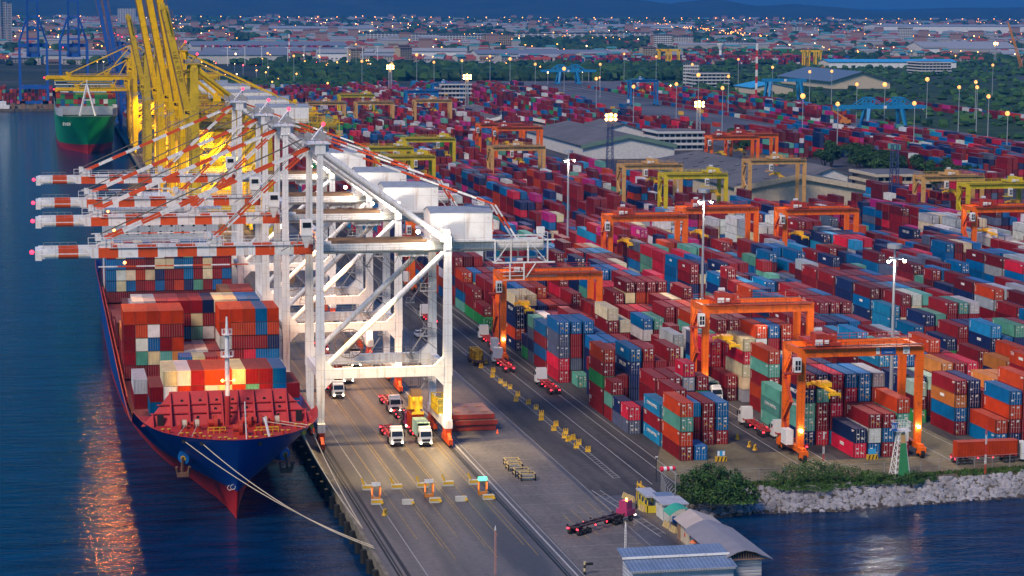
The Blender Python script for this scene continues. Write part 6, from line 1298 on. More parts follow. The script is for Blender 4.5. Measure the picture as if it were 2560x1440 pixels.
for k in range(5): mb.use(BLK_ if k % 2 else mat('cream_paint', (.6, .5, .3), .6)); mb.tube((0, 0, k * .5), (0, 0, k * .5 + .5), .17, 8)
part('post', mb, r); part('arm', MB().use(BLK_).box(.2, 1.3, -.1, .1, 1.9, 2.3), r)
# beacon tower
x, y = (151.4, 369.6); r = empty('harbour_beacon', (x, y, 0)); tag(r, 'white lattice harbour beacon with a green front panel among the bushes', 'beacon tower'); mb = MB().use(WHITE)
hb = 8.6
for i in range(8):
    z0, z1 = hb * i / 8, hb * (i + 1) / 8; a, b2 = 1.45 - .95 * i / 8, 1.45 - .95 * (i + 1) / 8
    for sx, sy in ((-1, -1), (1, -1), (1, 1), (-1, 1)): mb.beam((sx * a, sy * a, z0), (sx * b2, sy * b2, z1), .14); nx_, ny_ = -sy, sx; mb.beam((sx * a, sy * a, z0), (nx_ * b2, ny_ * b2, z1), .08); mb.beam((nx_ * a, ny_ * a, z0), (sx * b2, sy * b2, z1), .08)
for sx in (-1, 1): mb.beam((sx * 1.45, -1.45, 0), (0, -1.45, -1.2), .14)
part('lattice_frame', mb, r); gp = MB().use(mat('beacon_green', (.04, .24, .09), .5)); gp.face([(-.9, -1.50, .5), (1.3, -1.50, .5), (.72, -.86, 6.4), (-.36, -.86, 6.4)]); gp.use(mat('beacon_tan', (.50, .30, .12), .6)); gp.face([(-.36, -.86, 6.4), (.72, -.86, 6.4), (.55, -.62, 8.2), (-.15, -.62, 8.2)]); part('front_panel', gp, r)
mb = MB().use(WHITE); mb.box(-1.5, 1.5, -1.2, 1.2, hb, hb + .15)
for a, b2 in (((-1.5, -1.2), (1.5, -1.2)), ((1.5, -1.2), (1.5, 1.2)), ((1.5, 1.2), (-1.5, 1.2)), ((-1.5, 1.2), (-1.5, -1.2))): mb.rail((*a, hb + .1), (*b2, hb + .1), 1.6, .5, .07)
part('top_platform', mb, r); s_ = part('number_board', MB().use(BLUES).box(-2.3, -1.2, -1.3, -1.24, hb + .2, hb + 1.7), r); o = link('lettering', text_mesh('B1', 1.0, LETW), s_, (-1.75, -1.32, hb + .95)); o.rotation_euler = ROT_F
for (x, y), H, lb in (((140.1, 378.8), 7.0, 'thin red and white pole rising from the bushes left of the beacon'), ((167.8, 369.0), 9.2, 'thin white and red pole by the fence right of the beacon')):
    r = empty('slim_mast', (x, y, 0)); tag(r, lb, 'post'); mb = MB()
    for k in range(5): mb.use(mat('mast_red', (.6, .04, .03), .6) if k % 2 == (0 if H > 8 else 1) else WHITE); mb.beam((-.12, 0, H * k / 5), (-.12, 0, H * (k + 1) / 5), .07); mb.beam((.12, 0, H * k / 5), (.12, 0, H * (k + 1) / 5), .07); mb.beam((-.12, 0, H * k / 5), (.12, 0, H * (k + .5) / 5), .05); mb.beam((.12, 0, H * (k + .5) / 5), (-.12, 0, H * (k + 1) / 5), .05)
    part('lattice_pole', mb, r)
# fences
FEN = mat('fence_galvanised', (.38, .38, .40), .5, .4)
def fence(pts, lb, h=2.6, step=3.6, arm=False):
    r = empty('wire_fence', (pts[0][0], pts[0][1], 0)); tag(r, lb, 'fence'); ox, oy = pts[0]; w_ = MB().use(FEN)
    for (x0, y0), (x1, y1) in zip(pts, pts[1:]):
        n = max(1, int(math.hypot(x1 - x0, y1 - y0) / step))
        for i in range(n):
            x, y = x0 + (x1 - x0) * i / n - ox, y0 + (y1 - y0) * i / n - oy; mb = MB().use(FEN); mb.tube((x, y, 0), (x, y, h), .06, 6)
            if arm: mb.beam((x, y, h), (x + .5, y - .2, h + .7), .08)
            part('post', mb, r)
        for z in (.3, .9, 1.5, 2.1, h - .05): w_.beam((x0 - ox, y0 - oy, z), (x1 - ox, y1 - oy, z), .022 if z < h - .1 else .05)
    part('wire', w_, r)
fence([(111, 372.2), (120, 370.2), (134, 369.2), (160, 371.9), (182, 374.2), (240, 378.3)], 'wire fence with steel posts along the bank between yard and bushes')
fence([(105.2, 365.5), (103.6, 357), (102.6, 348)], 'short fence of leaning topped posts behind the yellow shelter', 3.2, 1.6, True)
x, y = (106.6, 373.6); r = empty('camera_pole', (x, y, 0)); tag(r, 'slim dark pole with a small lamp at the corner of the sheds', 'pole'); part('pole', MB().use(DK).tube((0, 0, 0), (0, 0, 4.6), .07, 6), r); part('lamp_head', MB().use(WHITE).box(-.2, .25, -.1, .1, 4.5, 4.7), r)
x, y = 105.3, 357; r = empty('windsock', (x, y, 0)); tag(r, 'red and white striped windsock on a pole in front of the big tree', 'windsock'); part('pole', MB().use(POLE).tube((0, 0, 0), (0, 0, 6.4), .07, 6), r); mb = MB()
for k in range(5): mb.use(mat('sock_red', (.75, .02, .06), .6) if k % 2 == 0 else WHITE); mb.tube((-.1 - k * .52, 0, 6.1 - k * .02), (-.62 - k * .52, 0, 6.1 - k * .02 - .02), .34 + k * .02, 10, .36 + k * .02)
part('sock', mb, r)

# ================================================================== BUILDINGS
CORR_ = {}
def corr(name, c, sc=3.0, rough=.6, dirn='x'):
    """corrugated sheet metal: ridges from a wave bump plus weathering"""
    if name in MATS: return MATS[name]
    m = mat(name, c, rough, 0, .14, .35, stain=tuple(v * .6 for v in c)); nt = m.node_tree; N, L = nt.nodes, nt.links; b = nt.nodes['Principled BSDF']
    tc = N.new('ShaderNodeTexCoord'); wv = N.new('ShaderNodeTexWave'); wv.bands_direction = dirn.upper(); wv.inputs['Scale'].default_value = sc; L.new(tc.outputs['Object'], wv.inputs[0])
    bp = N.new('ShaderNodeBump'); bp.inputs['Distance'].default_value = .06; L.new(wv.outputs[0], bp.inputs['Height']); L.new(bp.outputs[0], b.inputs['Normal']); return m
BLUER = corr('blue_sheet_roof', (.15, .22, .36), .5); WALLC = corr('pale_ribbed_wall', (.46, .50, .60), .55, .6, 'z'); GREYR = mat('grey_sheet_roof', (.22, .22, .27), .65, var=.1, scale=.3); BEIR = mat('beige_sheet_roof', (.44, .38, .37), .65, var=.1, scale=.3)
CREAM = mat('cream_wall', (.56, .48, .36), .8, stain=(.3, .22, .14)); OFFW = mat('off_white_wall', (.60, .60, .60), .8, stain=(.35, .33, .30)); WOOD = mat('old_timber', (.30, .17, .10), .8, var=.3)
def quad(mb, *p): mb.face(p); return mb
# long white and blue shed across the quay at the bottom edge
r = empty('quay_shed', (83, 303, 0)); tag(r, 'long shed with a blue sheet roof and pale ribbed walls at the bottom edge', 'shed')
part('wall', MB().use(WALLC).box(.3, 15.6, .3, 6.4, 0, 3.0), r)
mb = MB().use(BLUER); mb._hexa([(-.3, -.3, 2.9), (16, -.3, 2.9), (16, 4.6, 3.7), (-.3, 4.6, 3.7), (-.3, -.3, 3.02), (16, -.3, 3.02), (16, 4.6, 3.82), (-.3, 4.6, 3.82)]); mb._hexa([(-.4, 3.9, 3.95), (16, 3.9, 3.95), (15.6, 7.4, 4.55), (-.4, 7.4, 4.55), (-.4, 3.9, 4.05), (16, 3.9, 4.05), (15.6, 7.4, 4.65), (-.4, 7.4, 4.65)]); rf = part('roof', mb, r)
mb = MB().use(WHITE).box(-.45, 16.05, 3.7, 3.88, 3.8, 4.12); mb.use(mat('roof_scallop', (.40, .44, .52), .6))
for k in range(64): mb.box(-.25 + k * .25, -.12 + k * .25, -.5, -.3, 2.72, 3.04)
part('fascia', mb, rf); mb = MB().use(WALLC)
for z in (.5, 1.0, 1.5, 2.0, 2.5): mb.box(.3, 15.6, .24, .3, z, z + .1)
part('wall_rib', mb, r)
# grey roofed shed along the basin, its end wall of pale boards
r = empty('quay_shed', (97.9, 306.5, 0)); tag(r, 'long shed with a smooth grey roof along the water, open timber gable end', 'shed')
mb = MB().use(WALLC).box(.6, 6.4, .9, 18.2, 0, 3.0); part('wall', mb, r)
mb = MB().use(GREYR); n = 6; z0, z1 = 3.1, 4.6
prof = [(-.4, 3.0), (.8, 3.7), (2.1, 4.3), (3.3, 4.55), (4.8, 4.2), (7.6, 3.0)]
for (xa, za), (xb, zb_) in zip(prof, prof[1:]): mb._hexa([(xa, -.8, za), (xb, -.8, zb_), (xb, 19.0, zb_), (xa, 19.0, za), (xa, -.8, za + .1), (xb, -.8, zb_ + .1), (xb, 19.0, zb_ + .1), (xa, 19.0, za + .1)])
smooth(part('roof', mb, r)) if 0 else part('roof', mb, r); mb = MB().use(WOOD)
for k in range(16): x = .4 + k * .4; z = 3.0 + max(0, 1.3 - abs(x - 3.2) * .42); mb.beam((x, -.2, 3.0), (x, -.2, z + .3), .08)
mb.beam((-.2, -.25, 3.05), (7.2, -.25, 3.05), .12); part('gable_frame', mb, r); mb = MB().use(OFFW)
for k in range(4): mb.box(.54, .6, 2 + k * 3.4, 3.6 + k * 3.4, .4, 2.6)
part('door', mb, r); mb = MB().use(mat('slat_wall', (.42, .42, .46), .7))
for z in (.2, .7, 1.2, 1.7, 2.2, 2.7): mb.box(.6, 6.4, .82, .9, z, z + .3)
part('board_wall', mb, r)
# beige roofed shed and open door beyond
r = empty('quay_shed', (98.2, 326, 0)); tag(r, 'shed with a pale beige pitched roof between the green awning and the grey roof', 'shed'); part('wall', MB().use(CREAM).box(.5, 6.0, .2, 7.0, 0, 3.0), r)
mb = MB().use(BEIR); mb._hexa([(-.1, -.2, 3.0), (2.6, -.2, 4.5), (2.6, 7.4, 4.5), (-.1, 7.4, 3.0), (-.1, -.2, 3.1), (2.6, -.2, 4.6), (2.6, 7.4, 4.6), (-.1, 7.4, 3.1)]); mb._hexa([(2.6, -.2, 4.5), (6.4, -.2, 3.1), (6.4, 7.4, 3.1), (2.6, 7.4, 4.5), (2.6, -.2, 4.6), (6.4, -.2, 3.2), (6.4, 7.4, 3.2), (2.6, 7.4, 4.6)]); part('roof', mb, r)
part('door', MB().use(WOOD).box(.42, .5, 5.2, 6.6, 0, 2.4), r); part('notice', MB().use(mat('mast_red', (.6, .04, .03), .6)).box(.42, .5, 2.6, 3.0, 1.2, 1.8), r)
r = empty('parasol', (98.3, 322.2, 0)); tag(r, 'orange parasol against the wall of the grey roofed shed', 'parasol'); part('pole', MB().use(POLE).tube((0, 0, 0), (0, 0, 2.2), .04, 6), r); part('canopy', MB().use(mat('parasol_orange', (.8, .2, .08), .7)).tube((0, 0, 1.9), (0, 0, 2.5), .85, 8, .05), r)
r = empty('awning', (98.7, 337.5, 0)); tag(r, 'curved green awning on posts beside the white cabin', 'awning'); mb = MB().use(mat('awning_green', (.03, .36, .26), .6)); pr = [(x, 2.5 + 1.1 * math.sin(math.pi * (x) / 4.4)) for x in [i * .55 for i in range(9)]]
for (xa, za), (xb, zb_) in zip(pr, pr[1:]): mb._hexa([(xa, 0, za), (xb, 0, zb_), (xb, 4.2, zb_), (xa, 4.2, za), (xa, 0, za + .06), (xb, 0, zb_ + .06), (xb, 4.2, zb_ + .06), (xa, 4.2, za + .06)])
part('canopy', mb, r); mb = MB().use(POLE)
for x in (.1, 4.2):
    for yy in (.1, 4.1): mb.tube((x, yy, 0), (x, yy, 2.6), .06, 6)
part('post', mb, r)
def cabin(x, y, a, b2, h, wallm, roofm, lb, ov=.25):
    r = empty('cabin', (x, y, 0)); tag(r, lb, 'cabin'); part('wall', MB().use(wallm).box(0, a, 0, b2, 0, h), r); part('roof', MB().use(roofm).box(-ov, a + ov, -ov, b2 + ov, h, h + .18), r); part('door', MB().use(mat('pale_door', (.5, .55, .6), .5)).box(-.05, 0, b2 * .5, b2 * .5 + .9, .1, 2.1), r); return r
cabin(99.6, 343.8, 3.6, 5.0, 2.9, OFFW, mat('pale_flat_roof', (.40, .42, .50), .6), 'white cabin with a pale flat roof, front one of the two beside the awning', .5); cabin(100.2, 349.6, 2.9, 3.0, 2.8, OFFW, BLUER, 'white cabin with a blue roof behind the yellow shelter')
r = empty('shelter', (98.5, 350.5, 0)); tag(r, 'yellow sided open shelter with a grey roof at the corner of the quay', 'shelter'); part('roof', MB().use(mat('pale_flat_roof', (.40, .42, .50), .6)).box(-.3, 2.3, -.3, 6.3, 2.7, 2.95), r)
mb = MB().use(mat('shelter_yellow', (.66, .55, .03), .6)); mb.box(0, .1, 0, 6, 0, 1.2); mb.box(0, 2.0, 0, .1, 0, 1.2)
for x, yy in ((0, 0), (1.9, 0), (0, 2), (0, 4), (0, 5.9), (1.9, 5.9)): mb.box(x, x + .14, yy, yy + .14, 0, 2.7)
mb.box(0, .1, 0, 6, 2.2, 2.5); part('side_panel', mb, r); part('bench', MB().use(WOOD).box(1.3, 1.8, .5, 5.5, .3, .5), r)
r = empty('yellow_chute', (101.0, 358.2, 0)); tag(r, 'yellow folded gangway frame behind the shelter', 'gangway'); mb = MB().use(SPY); mb.beam((-1.6, 1.8, 3.0), (.4, 0, 1.6), .9, .12); mb.beam((.4, 0, 1.6), (1.8, -.4, 1.3), .9, .2); mb.beam((-1.8, 1.8, 0), (-1.6, 1.8, 3.4), .14); mb.beam((-.9, 1.8, 0), (-1.0, 1.8, 3.4), .14); mb.box(.4, 2.2, -1, .4, 0, 1.2); part('frame', mb, r)
for i, ((x, y), lb) in enumerate((((100.2, 348.0), 'blue plastic drum beside the white cabin'), ((101.1, 343.2), 'blue plastic drum beside the beige shed door'))):
    tag(part('drum', MB().use(mat('drum_blue', (.01, .16, .50), .4)).tube((0, 0, 0), (0, 0, .95), .32, 12).tube((0, 0, .95), (0, 0, 1.0), .34, 12), None, loc=(x, y, 0)), lb, 'drum')
def mnk(x, y, rz, lb):
    r = empty('road_barrier', (x, y, 0), rz); tag(r, lb, 'barrier', 'beige barriers by the sheds'); mb = MB().use(mat('barrier_beige', (.60, .45, .20), .7, stain=(.4, .3, .2)))
    for k in range(3): mb._hexa([(k * .8, -.3, 0), (k * .8 + .7, -.3, 0), (k * .8 + .7, .3, 0), (k * .8, .3, 0), (k * .8, -.1, 1.0), (k * .8 + .35, -.1, 1.0), (k * .8 + .35, .1, 1.0), (k * .8, .1, 1.0)])
    part('body', mb, r)
for (x, y), lb in (((97.9, 360.6), 'beige barrier at the far end of the hatched strip by the shelter'), ((98.4, 358.6), 'beige barrier close to the yellow shelter wall'), ((98.3, 351.3), 'beige barrier between the shelter and the white cabin'), ((99.1, 339.0), 'beige barrier before the beige shed door'), ((99.3, 335.9), 'beige barrier against the beige shed wall')): mnk(x, y, 1.7, lb)

def gable(name, lb, x0, x1, y0, y1, he, hr, wallm, roofm, trim=None, axis='y', cat='warehouse', group=None, wins=None, over=1.2):
    r = empty(name, (x0, y0, 0)); tag(r, lb, cat, group); a, b2 = x1 - x0, y1 - y0
    mb = MB().use(wallm); mb.box(0, a, 0, b2, 0, he)
    if axis == 'y':
        for y in (0, b2): mb.face([(0, y, he), (a, y, he), (a / 2, y, hr)])
    else:
        for x in (0, a): mb.face([(x, 0, he), (x, b2, he), (x, b2 / 2, hr)])
    part('wall', mb, r); mb = MB().use(roofm); o = over; t = .35
    if axis == 'y':
        dz = (hr - he) / (a / 2) * o
        for s0, s1 in (((-o), a / 2), (a + o, a / 2)): mb._hexa([(s0, -o, he - dz), (s1, -o, hr), (s1, b2 + o, hr), (s0, b2 + o, he - dz), (s0, -o, he - dz + t), (s1, -o, hr + t), (s1, b2 + o, hr + t), (s0, b2 + o, he - dz + t)])
    else:
        dz = (hr - he) / (b2 / 2) * o
        for s0, s1 in (((-o), b2 / 2), (b2 + o, b2 / 2)): mb._hexa([(-o, s0, he - dz), (-o, s1, hr), (a + o, s1, hr), (a + o, s0, he - dz), (-o, s0, he - dz + t), (-o, s1, hr + t), (a + o, s1, hr + t), (a + o, s0, he - dz + t)])
    rf = part('roof', mb, r)
    if trim and axis == 'y':
        mb = MB().use(trim)
        for s0, s1 in ((-o, a / 2), (a + o, a / 2)): mb._hexa([(s0, -o - .2, he - dz - 1.6), (s1, -o - .2, hr - 1.6), (s1, -o - .05, hr - 1.6), (s0, -o - .05, he - dz - 1.6), (s0, -o - .2, he - dz + .6), (s1, -o - .2, hr + .6), (s1, -o - .05, hr + .6), (s0, -o - .05, he - dz + .6)])
        part('fascia', mb, rf)
    if wins:
        mb = MB().use(GLASS); nw, z, hh = wins
        for i in range(nw): x = a * (i + .25) / nw; mb.box(x, x + a / nw * .5, -.08, -.02, z, z + hh)
        part('window', mb, r)
    return r
RG = mat('weathered_grey_roof', (.12, .115, .125), .85, var=.2, scale=.06, stain=(.08, .075, .08)); SKYL = mat('roof_skylight', (.45, .47, .50), .5); GRN = mat('green_fascia', (.13, .22, .18), .6)
g1 = gable('warehouse', 'large warehouse with a grey roof and green fascia over a white gable wall', 289, 341, 1168, 1310, 7.5, 13, OFFW, RG, GRN); 
g2 = gable('warehouse', 'large warehouse with a grey roof dotted with skylights and a cream gable', 284, 340, 880, 1028, 8.5, 13.5, CREAM, RG, CREAM)
mb = MB().use(SKYL)
for i in range(9):
    for j in range(12):
        for sgn in (0, 1):
            if (i + j) % 2: continue
            t = (i % 4 + .6) / 4.6; x = 28 * t if sgn == 0 else 56 - 28 * t; z = 8.5 + 5 * t; y = 6 + j * 12
            mb._hexa([(x - 1.1, y, z + .2), (x + 1.1, y, z + .2 + (.39 if sgn == 0 else -.39)), (x + 1.1, y + 1.3, z + .2 + (.39 if sgn == 0 else -.39)), (x - 1.1, y + 1.3, z + .2), (x - 1.1, y, z + .42), (x + 1.1, y, z + .42 + (.39 if sgn == 0 else -.39)), (x + 1.1, y + 1.3, z + .42 + (.39 if sgn == 0 else -.39)), (x - 1.1, y + 1.3, z + .42)])
part('skylight', mb, g2)
gable('warehouse', 'dark roofed warehouse with a white fascia left of the tan gantry', 284, 326, 1424, 1560, 7, 11.5, CREAM, RG, WHITE); gable('shed', 'white walled shed with a low grey gable behind the green warehouse', 341, 368, 1330, 1385, 6, 10, OFFW, RG, None, cat='shed')
gable('shed', 'small dark gabled shed right of the skylit warehouse', 357, 373, 985, 1030, 5, 8, OFFW, RG, cat='shed'); gable('warehouse', 'wide warehouse with a blue grey roof and cream front standing alone in the scrub', 776, 838, 2100, 2260, 8, 17, CREAM, mat('roof_slate_blue', (.10, .16, .25), .7), None, over=3)
gable('shed', 'small shed with a curved blue roof below the white control building', 655, 695, 1985, 2040, 6, 10, CREAM, LB, cat='shed')
def block(name, lb, x0, x1, y0, y1, fl, wallm, fh=3.4, nb=8, cat='office building', group=None, roofm=None, bands=True):
    r = empty(name, (x0, y0, 0)); tag(r, lb, cat, group); a, b2 = x1 - x0, y1 - y0; H = fl * fh; part('wall', MB().use(wallm).box(0, a, 0, b2, 0, H), r); part('roof', MB().use(roofm or RG).box(-.8, a + .8, -.8, b2 + .8, H, H + .7), r)
    mb = MB().use(GLASS)
    for f in range(fl):
        for i in range(nb): x = a * (i + .15) / nb; mb.box(x, x + a / nb * .7, -.1, -.03, f * fh + 1.0, f * fh + 2.6)
        mb.box(-.1, -.03, 1, b2 - 1, f * fh + 1.0, f * fh + 2.4)
    part('window', mb, r)
    if bands:
        mb = MB().use(wallm)
        for f in range(1, fl + 1): mb.box(-1.4, a + .6, -1.6, -.12, f * fh - .4, f * fh + .75); mb.box(-1.5, -.12, -1.4, b2, f * fh - .4, f * fh + .75)
        part('balcony', mb, r)
    return r
block('office_building', 'three storey office with white balcony bands beside the green gabled warehouse', 350, 377, 1232, 1262, 3, OFFW); block('office_building', 'low two storey office with a dark flat roof behind the right tan gantry', 375, 402, 952, 985, 2, CREAM)
block('office_building', 'stepped white control building with dark windows above the rail terminal', 648, 684, 2150, 2180, 4, OFFW); block('office_tower', 'top block of the white control building', 648, 662, 2182, 2192, 7, OFFW, bands=False)
block('office_building', 'bright white layered terminal office left of the yard', 306, 330, 1700, 1725, 6, OFFW); block('office_building', 'wide pale office with a slanted roof at the far right', 1052, 1090, 2535, 2580, 4, OFFW)

# ================================================================== TREES AND BUSHES
LEAFM = []
for i, c in enumerate(((.030, .085, .018), (.045, .115, .022), (.018, .052, .014), (.085, .15, .03), (.10, .09, .03))): LEAFM.append(mat('leaves_%s' % 'abcde'[i], c, .6, var=.35, scale=.9, spec=.25))
BARK = mat('tree_bark', (.09, .06, .045), .9, var=.3, scale=3, bump=.05)
def foliage(name, parent, lobes, n, leaf, seed, mats=(0, 1, 2)):
    """many leaf clusters spread through the lobes' volume, mostly towards the outside"""
    rg = random.Random(seed); mb = MB(); tot = sum(l[3] * l[4] * l[5] for l in lobes)
    cl = [(rg.gauss(0, 1), rg.gauss(0, 1), rg.gauss(0, 1)) for _ in range(400)]
    for (cx, cy, cz, ax, ay, az) in lobes:
        k = int(n * ax * ay * az / tot)
        for _ in range(k):
            v = Vector((rg.gauss(0, 1), rg.gauss(0, 1), rg.gauss(0, 1))).normalized(); nz_ = mnoise.noise(Vector((v.x * 2.2 + cx, v.y * 2.2 + cy, v.z * 2.2 + cz)))
            t = (rg.uniform(.35, 1.0) ** .5) * (1 + .38 * nz_)
            if mnoise.noise(Vector((cx + v.x * ax * t, cy + v.y * ay * t, cz + v.z * az * t)) * .55 / max(leaf, .2) * .25) < -.22: continue
            p = Vector((cx + v.x * ax * t, cy + v.y * ay * t, max(.1, cz + v.z * az * t))); mb.use(LEAFM[mats[min(len(mats) - 1, int(abs(mnoise.noise(p * .6 / leaf * .3)) * 2.2 * len(mats) + rg.random()) % len(mats))]])
            nn = (v + Vector((rg.uniform(-.9, .9), rg.uniform(-.9, .9), rg.uniform(-.2, 1.2)))).normalized(); s = leaf * rg.uniform(.6, 1.3); u = nn.orthogonal().normalized(); w2 = nn.cross(u); a = rg.uniform(0, 6.28); u, w2 = u * math.cos(a) + w2 * math.sin(a), w2 * math.cos(a) - u * math.sin(a)
            mb.face([p - u * s, p - w2 * s * .55, p + u * s, p + w2 * s * .55 + nn * s * .2])
    return part(name, mb, parent)
def limbs(parent, base, tips, r0):
    mb = MB().use(BARK); b = Vector(base)
    for t in tips: t = Vector(t); m_ = b.lerp(t, .5) + Vector((0, 0, .4)); mb.tube(b, m_, r0, 7, r0 * .6, cap=False); mb.tube(m_, t, r0 * .6, 6, r0 * .15, cap=False)
    return part('trunk', mb, parent)
r = empty('tree', (112.5, 360, 0)); tag(r, 'broad dark green tree leaning over the rocks beside the white cabins', 'tree'); limbs(r, (0, 2, -1), [(-3.5, 0, 4), (0, 0, 5.5), (3, -1, 3), (5.5, -2, 1.5), (-1, -3, 2), (2, -4, -.5)], .4)
foliage('crown', r, [(-2.6, 1, 2.6, 3.6, 3, 2.0), (.2, 1, 3.6, 3.4, 3, 2.5), (3.6, 0, 2.2, 3.4, 3.4, 2.4), (5.6, -1.5, .6, 3.0, 3.2, 2.4), (1.4, -3, .6, 4.2, 3.0, 2.8), (-2.5, -1.5, .9, 3.2, 2.6, 2.2), (4.4, -4, -.8, 3.0, 2.4, 2.0)], 15000, .24, 5, (0, 2, 0, 1, 2, 3))
def bush(x, y, lobes, n, lb, seed, mats=(0, 1, 1, 3, 2), leaf=.15, cat='bush', z=-.3):
    r = empty('bush', (x, y, z)); tag(r, lb, cat, 'bushes on the rock bank'); mb = MB().use(BARK)
    for l in lobes: mb.tube((l[0], l[1], -.5), (l[0] * .9, l[1], l[2] * .8), .08, 5, .02)
    part('stem', mb, r); foliage('crown', r, lobes, n, leaf, seed, mats)
bush(133, 368.2, [(-5.6, 0, .8, 2.6, 2.2, 1.9), (-2.2, .4, 1.7, 3.4, 2.8, 2.3), (1.6, .6, 2.1, 3.6, 2.8, 2.3), (5.0, .6, 1.8, 3.2, 2.6, 2.0), (8.2, .2, 1.3, 3.0, 2.2, 1.8), (.6, -3.6, -.6, 3.6, 2.8, 1.8), (-3.6, -2.4, -.2, 3.0, 2.2, 1.6), (4.6, -2.6, -.2, 3.6, 2.0, 1.4)], 17000, 'large bright green bush spreading over the rocks below the fence', 8)
bush(146, 367.4, [(0, 0, .6, 3.0, 2.0, 1.5), (2.6, -.6, .4, 2.6, 1.8, 1.2), (-2.8, -.8, .3, 2.6, 1.8, 1.2)], 6000, 'green bush left of the beacon foot', 9); bush(153.6, 367.6, [(0, 0, .5, 2.6, 1.8, 1.3), (2.4, .2, .2, 2.2, 1.4, 1.0), (-1.4, -1.6, -.4, 2.6, 1.6, 1.0)], 5000, 'darker green bush right of the beacon foot', 10, (0, 2, 0, 1)); bush(145.2, 369.6, [(0, 0, .9, 1.3, .9, .9)], 1100, 'small yellow green shrub behind the beacon', 12, (3, 1, 3), .2)
# verge plants along the bank: nobody could count them
rgx = random.Random(31); mb = MB()
for i in range(9000):
    x = rgx.uniform(104, 215); a, b2 = bank_at(x); t = rgx.uniform(-.10, .14) if x > 121 else rgx.uniform(-.05, .45)
    if 158 < x < 163 and t > .02: continue
    p = Vector((x, a + (b2 - a) * t, -.03 - 3.4 * max(0, t) + rgx.uniform(.05, .4))); mb.use(LEAFM[rgx.choice((0, 1, 3, 4, 2))]); s = rgx.uniform(.1, .26); an = rgx.uniform(0, 3.14)
    mb.face([p + Vector((-s * math.cos(an), -s * math.sin(an), -s)), p + Vector((s * math.cos(an), s * math.sin(an), -s)), p + Vector((s * .3, 0, s * 1.4))])
tag(part('verge_weeds', mb), 'low green weeds and grass along the top of the rock bank', 'weeds', kind='stuff')
# trees in the yard area, each its own; two shared crowns
def mid_tree(seed, H=11, W_=6.0, mats=(2, 0, 2)):
    r = empty('tree'); limbs(r, (0, 0, 0), [(-W_ * .4, 0, H * .6), (W_ * .4, 1, H * .6), (0, -1, H * .8)], .4)
    rgx = random.Random(seed); lobes = [(rgx.uniform(-W_ * .5, W_ * .5), rgx.uniform(-W_ * .5, W_ * .5), H * rgx.uniform(.45, .8), W_ * rgx.uniform(.38, .6), W_ * .5, H * .22) for _ in range(6)]
    foliage('crown', r, lobes, 2600, .5, seed, mats); return r
MT = [mid_tree(1), mid_tree(2, 13, 7), mid_tree(3, 10, 5, (0, 1, 2))]
mt = [(394.2, 1075.3), (404.8, 1093.3), (428.2, 1158.9), (416.9, 1086.0), (425.2, 1099.1), (415.7, 1064.2), (423.3, 1071.3), (419.9, 1052.9), (427.4, 1062.6), (418.9, 1032.3), (421.6, 1019.3), (422.3, 1006.8), (437.0, 1029.7), (429.0, 1001.0), (423.9, 978.0), (403.7, 951.7), (401.7, 936.9), (411.2, 944.0), (423.1, 959.9), (398.5, 1035.2), (401.8, 1022.1), (404.1, 1009.4), (396.1, 1386.1), (392.2, 1356.6), (407.4, 1264.1), (418.1, 1281.5), (407.9, 1238.7), (380.3, 1165.3), (424.0, 1113.7), (432.6, 1056.5)]
for i, (x, y) in enumerate(mt):
    p = MT[i % 3]; lb = 'dark green tree in the belt around the low office and warehouses'
    if i < 3: p.location = (x, y, 0); tag(p, lb, 'tree', 'yard trees')
    else: copy_tree(p, (x, y, 0), i * 1.3, lb, 'yard trees')
x, y = (390.2, 1898.5); r = empty('cypress_tree', (x, y, 0)); tag(r, 'pointed dark conifer standing alone at the edge of the rail apron', 'tree'); limbs(r, (0, 0, 0), [(0, 0, 8)], .4); foliage('crown', r, [(0, 0, 3.5, 3.6, 3.6, 3.2), (0, 0, 7.5, 2.7, 2.7, 3.6), (0, 0, 11.5, 1.5, 1.5, 3.2)], 3600, .5, 3, (2, 2, 0))

# ================================================================== THE PLAIN AND THE TOWN
sheet('scrubland', [(600, 1080), (606, 1500), (640, 1800), (650, 2350), (560, 2500), (300, 2620), (600, 2900), (1400, 2900), (1500, 2300), (900, 1100)], .02, SCRUB)
sheet('access_road', [(1000, 2420), (1400, 2480), (880, 1500), (862, 1500), (1180, 2100)], .06, ASPH)
mb = MB().use(mat('rail_steel_dark', (.07, .055, .05), .7, .4)) 
for X in (504, 515, 518, 528, 531, 541, 544): mb.box(X - .5, X + .5, 1050, 2250, .01, .16)
tag(part('railway_tracks', mb), kind='structure')
mb = MB().use(mat('ballast', (.13, .115, .11), .95, var=.2, scale=2)); mb.face([(500, 1040, .006), (548, 1040, .006), (548, 2300, .006), (500, 2300, .006)]); tag(part('track_bed', mb), kind='structure')
sheet('car_park', [(1085, 2120), (1300, 2120), (1330, 2300), (1085, 2300)], .08, SLAB)
